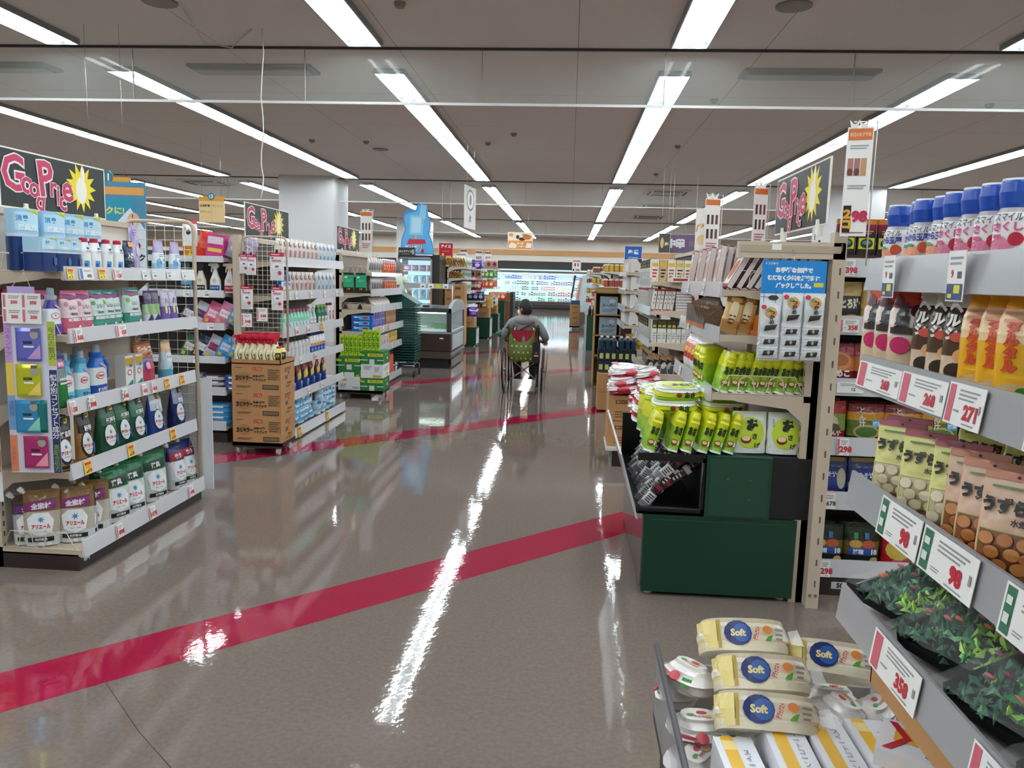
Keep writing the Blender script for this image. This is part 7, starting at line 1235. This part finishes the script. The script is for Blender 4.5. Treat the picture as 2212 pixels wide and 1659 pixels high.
S1, S2 = shaker('#c8502c', '#3c48a0', 'から玉屋', 1), shaker('#b8203c', '#d85c98', 'さくし', 2)
bx = .645
row(S1, 'white shaker with blue cap and orange print', 'on nearest top shelf', [(bx, 1.637, 1.485), (bx+.012, 1.568-.005, 1.485), (bx, 1.522-.005, 1.485), (bx+.01, 1.468-.005, 1.485)], -.9, end='left')
row(S2, 'white shaker with blue cap and pink print', 'on nearest top shelf', [(bx, 1.401, 1.485), (bx, 1.339, 1.485), (bx, 1.282, 1.485), (bx, 1.224, 1.485)], -.8, end='left')
row(S1, 'white shaker with blue cap in the back row', 'on nearest top shelf', [(bx+.07, 1.55, 1.485), (bx+.07, 1.49, 1.485), (bx+.07, 1.43, 1.485)], -.8, end='left')
def tubepk(cols, items, w=.062, h=.155, seed=0, d=.045): return P('flour_pack', ('pack', package(w, h, d, cols, items, seed=seed, jit=.02, wf=((0, .95), (.1, 1), (.75, 1), (.93, .7), (1, .85)), df=((0, 1), (.6, 1), (.9, .25), (1, .05)), e=.8)), cat='pack')
RP = tubepk([(.45, foil('#e0c8a8')), (.8, foil('#e8dcd0')), (1, foil('#d84c3c'))], [('ell', -.015, .135, .01, .012, C_('#5c1c1c')), ('ell', .02, .12, .009, .011, C_('#4c1c1c')), ('vtext', '片栗', .0, .11, .05, C_('#2c2c34'), .06), ('rect', .0, .082, .04, .012, C_('#3c3430')), ('ell', 0, .055, .019, .016, C_('#d02c68'))], seed=1)
BP = tubepk([(.35, foil('#e4cdb0')), (.6, foil('#5c4434')), (.85, foil('#3c2c20')), (1, foil('#d8d0c4'))], [('vtext', 'ヘルシ', -.012, .11, .06, C_('#e8e4dc'), .06), ('ell', .018, .12, .009, .011, C_('#e0b888')), ('ell', 0, .085, .014, .008, C_('#d85c50')), ('ell', .01, .055, .016, .012, C_('#e8b070')), ('ell', 0, .03, .018, .014, C_('#3a2a20'))], seed=2)
row(RP, 'red and white starch pack with pink seal', 'on nearest second shelf', [(.64, 1.679, 1.29), (.64, 1.614, 1.29), (.635, 1.533, 1.29)], -.8, end='left')
row(BP, 'dark brown flour pack', 'on nearest second shelf', [(.64, 1.436, 1.29), (.64, 1.377, 1.29), (.64, 1.322, 1.29)], -.8, end='left')
YP = tubepk([(.55, foil('#f0b424')), (.85, foil('#f0d0a0')), (1, foil('#f0a428'))], [('vtext', 'タルタル', -.008, .085, .075, C_('#d8502c'), .07, .03), ('vtext', 'ノンオイル', .02, .1, .05, C_('#c86c3c'), .03, .012), ('ell', 0, .02, .026, .014, C_('#d8b878')), ('ell', .014, .022, .01, .007, C_('#3c7c34')), ('lines', 0, .125, .045, .02, 2, C_('#e89c7c'))], .066, .16, 3)
row(YP, 'yellow tartar sauce pack', 'on nearest second shelf', [(.635, 1.25, 1.29), (.635, 1.192+.004, 1.29), (.635, 1.146, 1.29)], -.8, end='left')
row(RP, 'starch pack in the back row', 'on nearest second shelf', [(.72, 1.56, 1.29), (.72, 1.49, 1.29)], -.8, end='left')
def egg(c1, c2, eggc, txt, seed, w=.088, h=.148, win='#cfc596', win2='#b8aa80'):
    it = [('rect', 0, h*.95, w*.98, h*.06, C_(c2)), ('rect', 0, h*.02, w*.96, h*.035, C_(c2)), ('ell', 0, h*.955, w*.03, h*.015, C_('#5c2c34')), ('rect', 0, h*.24, w*.88, h*.38, C_('#8ca45c')), ('rect', 0, h*.24, w*.84, h*.365, C_(win)), jp(txt, 0, h*.67, h*.17, '#1c1c1a', .07, w*.9), jp('水煮', w*.12, h*.53, h*.07, '#3c2c2c', .04), ('lines', 0, h*.85, w*.7, h*.05, 1, C_('#6c8c5c')), ('ell', w*.35, h*.83, w*.07, h*.05, C_('#8c3430'))]
    for k, (a, b) in enumerate(((-.3, .35), (-.02, .36), (.27, .35), (-.18, .23), (.12, .24), (.34, .22), (-.32, .12), (-.04, .12), (.24, .12))): it += [('ell', a*w, b*h-.0012, w*.125, h*.068, C_(win2)), ('ell', a*w, b*h, w*.118, h*.06, C_(eggc[k % 2]))]
    return P('egg_pouch', ('pouch', package(w, h, .035, [(.45, foil(c1, .2)), (.93, foil(c1, .25)), (1, foil(c2))], it, seed=seed, jit=.01, wf=((0, 1), (1, 1)), df=((0, .6), (.25, 1), (.7, .4), (.9, .06), (1, .04)), e=.8, n=20)), cat='egg pouch')
EG = egg('#e4e08c', '#b86878', ('#ece0c4', '#e2d2b0'), 'うずら卵', 1); EB = egg('#e0bca0', '#d89c84', ('#c8864c', '#b8743c'), 'うずら卵', 2, win='#8c5430', win2='#7a441f')
row(EG, 'yellow quail egg pouch with pink top', 'in front on nearest third shelf', [(.675, 1.585, 1.05), (.64, 1.532, 1.05), (.645, 1.424, 1.05)], -.7, end='left', tilt=-.12)
row(EG, 'yellow quail egg pouch', 'further right on nearest third shelf', [(.66, 1.336, 1.05)], -.7, tilt=-.12); row(EG, 'yellow quail egg pouch lying behind', 'on nearest third shelf', [(.76, 1.5, 1.06), (.78, 1.38, 1.06), (.78, 1.26, 1.06), (.8, 1.14, 1.06)], -.9, end='left', tilt=-.35)
row(EB, 'tan seasoned quail egg pouch', 'on nearest third shelf', [(.65, 1.262, 1.05), (.635, 1.191, 1.05), (.63, 1.107+.01, 1.05), (.68, 1.1, 1.05)], -.75, end='left', tilt=-.12)
# salads
def salad(seed):
    R = random.Random(seed); t = G(); K = mt('#17181a', .3)
    t.box(-.095, .095, -.075, .075, 0, .012, K).box(-.1, .1, -.08, -.075, 0, .014, K).box(-.1, .1, .075, .08, 0, .03, K).box(-.1, -.095, -.08, .08, 0, .03, K).box(.095, .1, -.08, .08, 0, .03, K)
    lv = G(); greens = [mt(c, .5) for c in ('#28604a', '#387858', '#86c040', '#b4e860', '#245444', '#549c64')]
    for i in range(330):
        x, y = R.uniform(-.1, .092), R.uniform(-.083, .07); z = .016+R.uniform(0, .034)*(1-abs(x)/.13); m = greens[R.choice([0, 0, 1, 4, 5, 1]) if x < -.01 else R.choice([2, 3, 3, 5])]
        a = R.uniform(0, 2*PI); l = R.uniform(.012, .026); w_ = l*R.uniform(.25, .6); c, s = math.cos(a), math.sin(a); zz = R.uniform(-.006, .014)
        q = lambda u, v, h: (x+u*c-v*s, y+u*s+v*c, z+h)
        lv.add([q(-l/2, 0, 0), q(0, -w_/2, zz), q(l/2, 0, R.uniform(-.004, .01)), q(0, w_/2, zz*.4), q(0, 0, zz+.006)], [(0, 1, 4), (1, 2, 4), (2, 3, 4), (3, 0, 4)], m)
    tp = G()
    tp.lathe([(.0, .0), (.03, .001), (.032, .004), (.03, .007), (0, .008)], [mt('#e8e4b0', .4), mt('#b8c050', .4), mt('#b8c050', .4), mt('#dcd898', .4)], 16, (.03, .01, .055), cap=False)
    cr = G()
    for i in range(16): x, y = R.uniform(-.08, .08), R.uniform(-.06, .06); cr.ball((x, y, .05), .0055, mt(R.choice(['#d8602c', '#8c2c54', '#c8606c', '#d87c70']), .5), 6, 4, (1.6, .6, .6))
    f = G(); v = []; n, k = 9, 8
    for j in range(k+1):
        for i in range(n+1):
            x = -.115+.23*i/n; y = -.09+.18*j/k; v.append((x, y, .033+.042*math.sin(PI*i/n)**.6*math.sin(PI*j/k)**.6+R.uniform(-.004, .004)))
    f.add(v, [(j*(n+1)+i, j*(n+1)+i+1, (j+1)*(n+1)+i+1, (j+1)*(n+1)+i) for j in range(k) for i in range(n)], clear('#f4f8f8', .93, .06, 'salad_film'), True)
    st = G(); deco(st, [('ell', 0, .05, .045, .02, C_('#e8c83c')), ('ell', 0, .05, .03, .012, C_('#f0e8d0')), ('ell', .03, .04, .02, .012, C_('#c83c2c'))], on_top(.076), .0008)
    return P('salad_pack', ('tray', t), ('leaves', lv), ('lemon_slice', tp), ('toppings', cr), ('film', f), ('label_sticker', st), cat='salad')
SL = [salad(1), salad(2), salad(3)]
for i, (px, py, l) in enumerate(((0, 0, 'topmost'), (0, 0, 'second'), (0, 0, 'third'), (0, 0, 'lowest'))):
    x, y, z = ((.74, 1.5, .84), (.74, 1.3, .84), (.73, 1.1, .84), (.73, .9, .84))[i]
    put(SL[i % 3], (x, y, z), WEST+.35, l+' green salad pack in clear film on the nearest lower shelf, counting downwards', 'salad packs', tilt=.22, s=1.22)
# lower level: carton edge and more salads
LC = empty('shelf_carton', (.8, 1.05, .66), 0, ('brown cardboard tray below the salads at the lower right', 'tray')); G().box(-.16, .2, -.55, .5, 0, .006, KRAFT_D).box(-.165, -.155, -.55, .5, 0, .07, KRAFT).box(-.165, .2, .495, .5, 0, .07, KRAFT).build('tray', LC)
for i in range(3): put(SL[(i+1) % 3], (.79, 1.12-.22*i, .675), WEST, 'green salad pack in the brown tray below, %s from the far end' % ORD[i], 'salads in the brown tray', tilt=.1, s=1.1)
# ================================================================ dump bin in the near right corner
bn = empty('dump_bin', (.47, 1.1, 0), 0, ('clear-sided bin of tofu packs and cartons in the lower right corner', 'display bin'))
bx0, bx1, by0, by1 = -.235, .26, -.75, .68
G().box(bx0+.02, bx1-.02, by0+.02, by1-.02, 0, .42, mt('#3a3634', .6)).build('base', bn)
G().box(bx0, bx1, by0, by1, .42, .44, mt('#8c8a86', .5)).box(bx0, bx0+.006, by0, by1, .42, .6, clear('#b4b6b8', .4, .1, 'bin_side')).box(bx0, bx1, by1-.006, by1, .42, .56, clear('#b4b6b8', .4, .1, 'bin_side')).build('bin', bn)
G().tube([(bx0, by1, .6), (bx0, by0, .6)], .007, mt('#5a5c60', .35)).build('edge_rail', bn)
TF = P('tofu_pack', ('pack', package(.2, .07, .09, [(.3, foil('#e8e0c8', .25)), (1, foil('#eee4cc', .2))], [('rect', -.082, .035, .034, .06, C_('#ecd688')), ('rect', -.06, .035, .006, .06, C_('#b89c40')), ('ell', -.02, .037, .03, .027, C_('#1c2c6c')), ('ell', -.012, .037, .02, .02, C_('#2c5ca8')), ('text', 'Soft', -.02, .037, .016, C_('#e8d898'), .05), ('text', 'デラックスト', .02, .037, .012, C_('#c82c44'), .05, .03, 1.2), ('ell', .045, .045, .011, .009, C_('#e89048')), ('poly', [(.036, .02), (.05, .02), (.056, .035), (.044, .03)], C_('#5cac3c')), ('lines', .072, .036, .02, .03, 3, GRYI)], e=.75, jit=.03, seed=5, n=22, wf=((0, .95), (.5, 1), (1, .92)))), ('film_end', (lambda g: g.add([(.098, -.03, .02), (.125, -.035, .015), (.125, .03, .02), (.098, .025, .03), (.12, -.02, .055), (.098, -.02, .05)], [(0, 1, 2, 3), (0, 1, 4, 5)], clear('#f4f6f8', .6, .1, 'film_end')))(G())), cat='tofu pack')
# printed faces look up and towards the aisle corner
for i, (px, py, z, rz, rl_, l) in enumerate((
    (0.414, 1.682, .655, .05, .0, 'topmost at the back left of the bin'), (0.428, 1.566, .63, .02, 0, 'in front of the topmost one'), (0.414, 1.465, .60, -.06, 0, 'partly under the white cartons'), (0.601, 1.669, .62, -.2, 0, 'right of the others by the salad rail'))):
    put(TF, (px, py, z-.02), rz, 'cream tofu pack with blue badge '+l, 'cream tofu packs', tilt=-.7)
CRP = P('tofu_pack', ('pack', package(.13, .06, .1, [(.5, foil('#e4dcd4', .2)), (1, foil('#ece8e4', .2))], [('ell', .0, .035, .014, .01, C_('#c84c58')), ('rect', .03, .03, .02, .02, C_('#4c9c4c')), ('lines', -.03, .03, .04, .02, 2, C_('#b84858'))], e=.75, jit=.1, seed=11, n=18, wf=((0, .7), (.5, 1), (1, .5)), df=((0, .7), (.5, 1), (1, .4)))), ('front_print', (lambda t: (deco(t, [('ell', .01, .01, .018, .012, C_('#c84c58')), ('ell', -.03, -.01, .014, .009, C_('#4c9c4c')), ('text', 'おから', 0, -.02, .012, C_('#b84858'), .05), ('ell', .03, -.02, .012, .01, C_('#e0b050'))], lambda u, v, e: (u*.6, v*.5, .0605+e)), t)[-1])(G())), cat='tofu pack')
k = 0
for x, y, z in ((.62, 1.7, .5), (.68, 1.62, .52), (.6, 1.6, .53), (.66, 1.53, .5), (.56, 1.55, .48), (.29, 1.72, .5), (.29, 1.66, .56), (.3, 1.56, .5), (.28, 1.5, .46), (.29, 1.42, .44), (.45, 1.6, .44), (.4, 1.7, .44), (.5, 1.7, .44), (.28, 1.3, .44)):
    put(CRP, (x, y, z), k*.9, 'crumpled white and pink wrapped pack in the bin, %s from the far end' % ordn(k), 'crumpled packs in the bin', tilt=.2*((k % 3)-1)); k += 1
NB = P('noodle_carton', ('carton', (lambda g: (deco(g, [('rect', -.012, .03, .024, .24, C_('#ecb838')), ('rect', -.012, .12, .024, .03, C_('#f4dc90')), ('vtext', 'スイートコーン', .015, .04, .13, C_('#8c9098'), .02, .012), ('poly', [(-.035, -.115), (0, -.09), (.035, -.115), (.035, -.122), (0, -.099), (-.035, -.122)], C_('#c8283c')), ('rect', 0, -.135, .06, .02, mt('#f0f0f4', .4))], on_top(.16), .0008), deco(g, [('lines', 0, .1, .1, .05, 3, GRYI), ('text', 'くらし', 0, .05, .03, C_('#8c9098'), .03)], on_left(-.037), .0008), deco(g, [('rect', 0, .08, .07, .1, C_('#e8b440')), ('poly', [(-.035, .05), (0, .075), (.035, .05), (.035, .06), (0, .085), (-.035, .06)], C_('#c8283c'))], on_front(-.15), .0008), g)[-1])(G().box(-.037, .037, -.15, .15, 0, .16, mt('#e8e9ee', .4)))), cat='carton')
row(NB, 'white and yellow sweet corn carton', 'standing in the front of the bin', [(.44, 1.355, .442), (.525, 1.355, .442), (.61, 1.355, .442)], .0, end='left', jz=.01)
put(NB, (.352, 1.30, .42), .05, 'white and yellow carton at the near left corner of the bin')
FLT = P('noodle_carton', ('carton', (lambda g: (deco(g, [('rect', 0, .01, .15, .05, C_('#e8b440')), ('poly', [(-.09, .05), (-.06, 0), (-.09, -.05), (-.075, -.05), (-.045, 0), (-.075, .05)], C_('#c8283c')), ('text', 'くらし', 0, -.045, .014, C_('#50545c'), .03)], on_top(.05), .0008), g)[-1])(G().box(-.1, .1, -.06, .06, 0, .05, mt('#e8e9ee', .4)))), cat='carton')
put(FLT, (.69, 1.36, .585), -.5, 'white and yellow carton lying flat under the price rail')
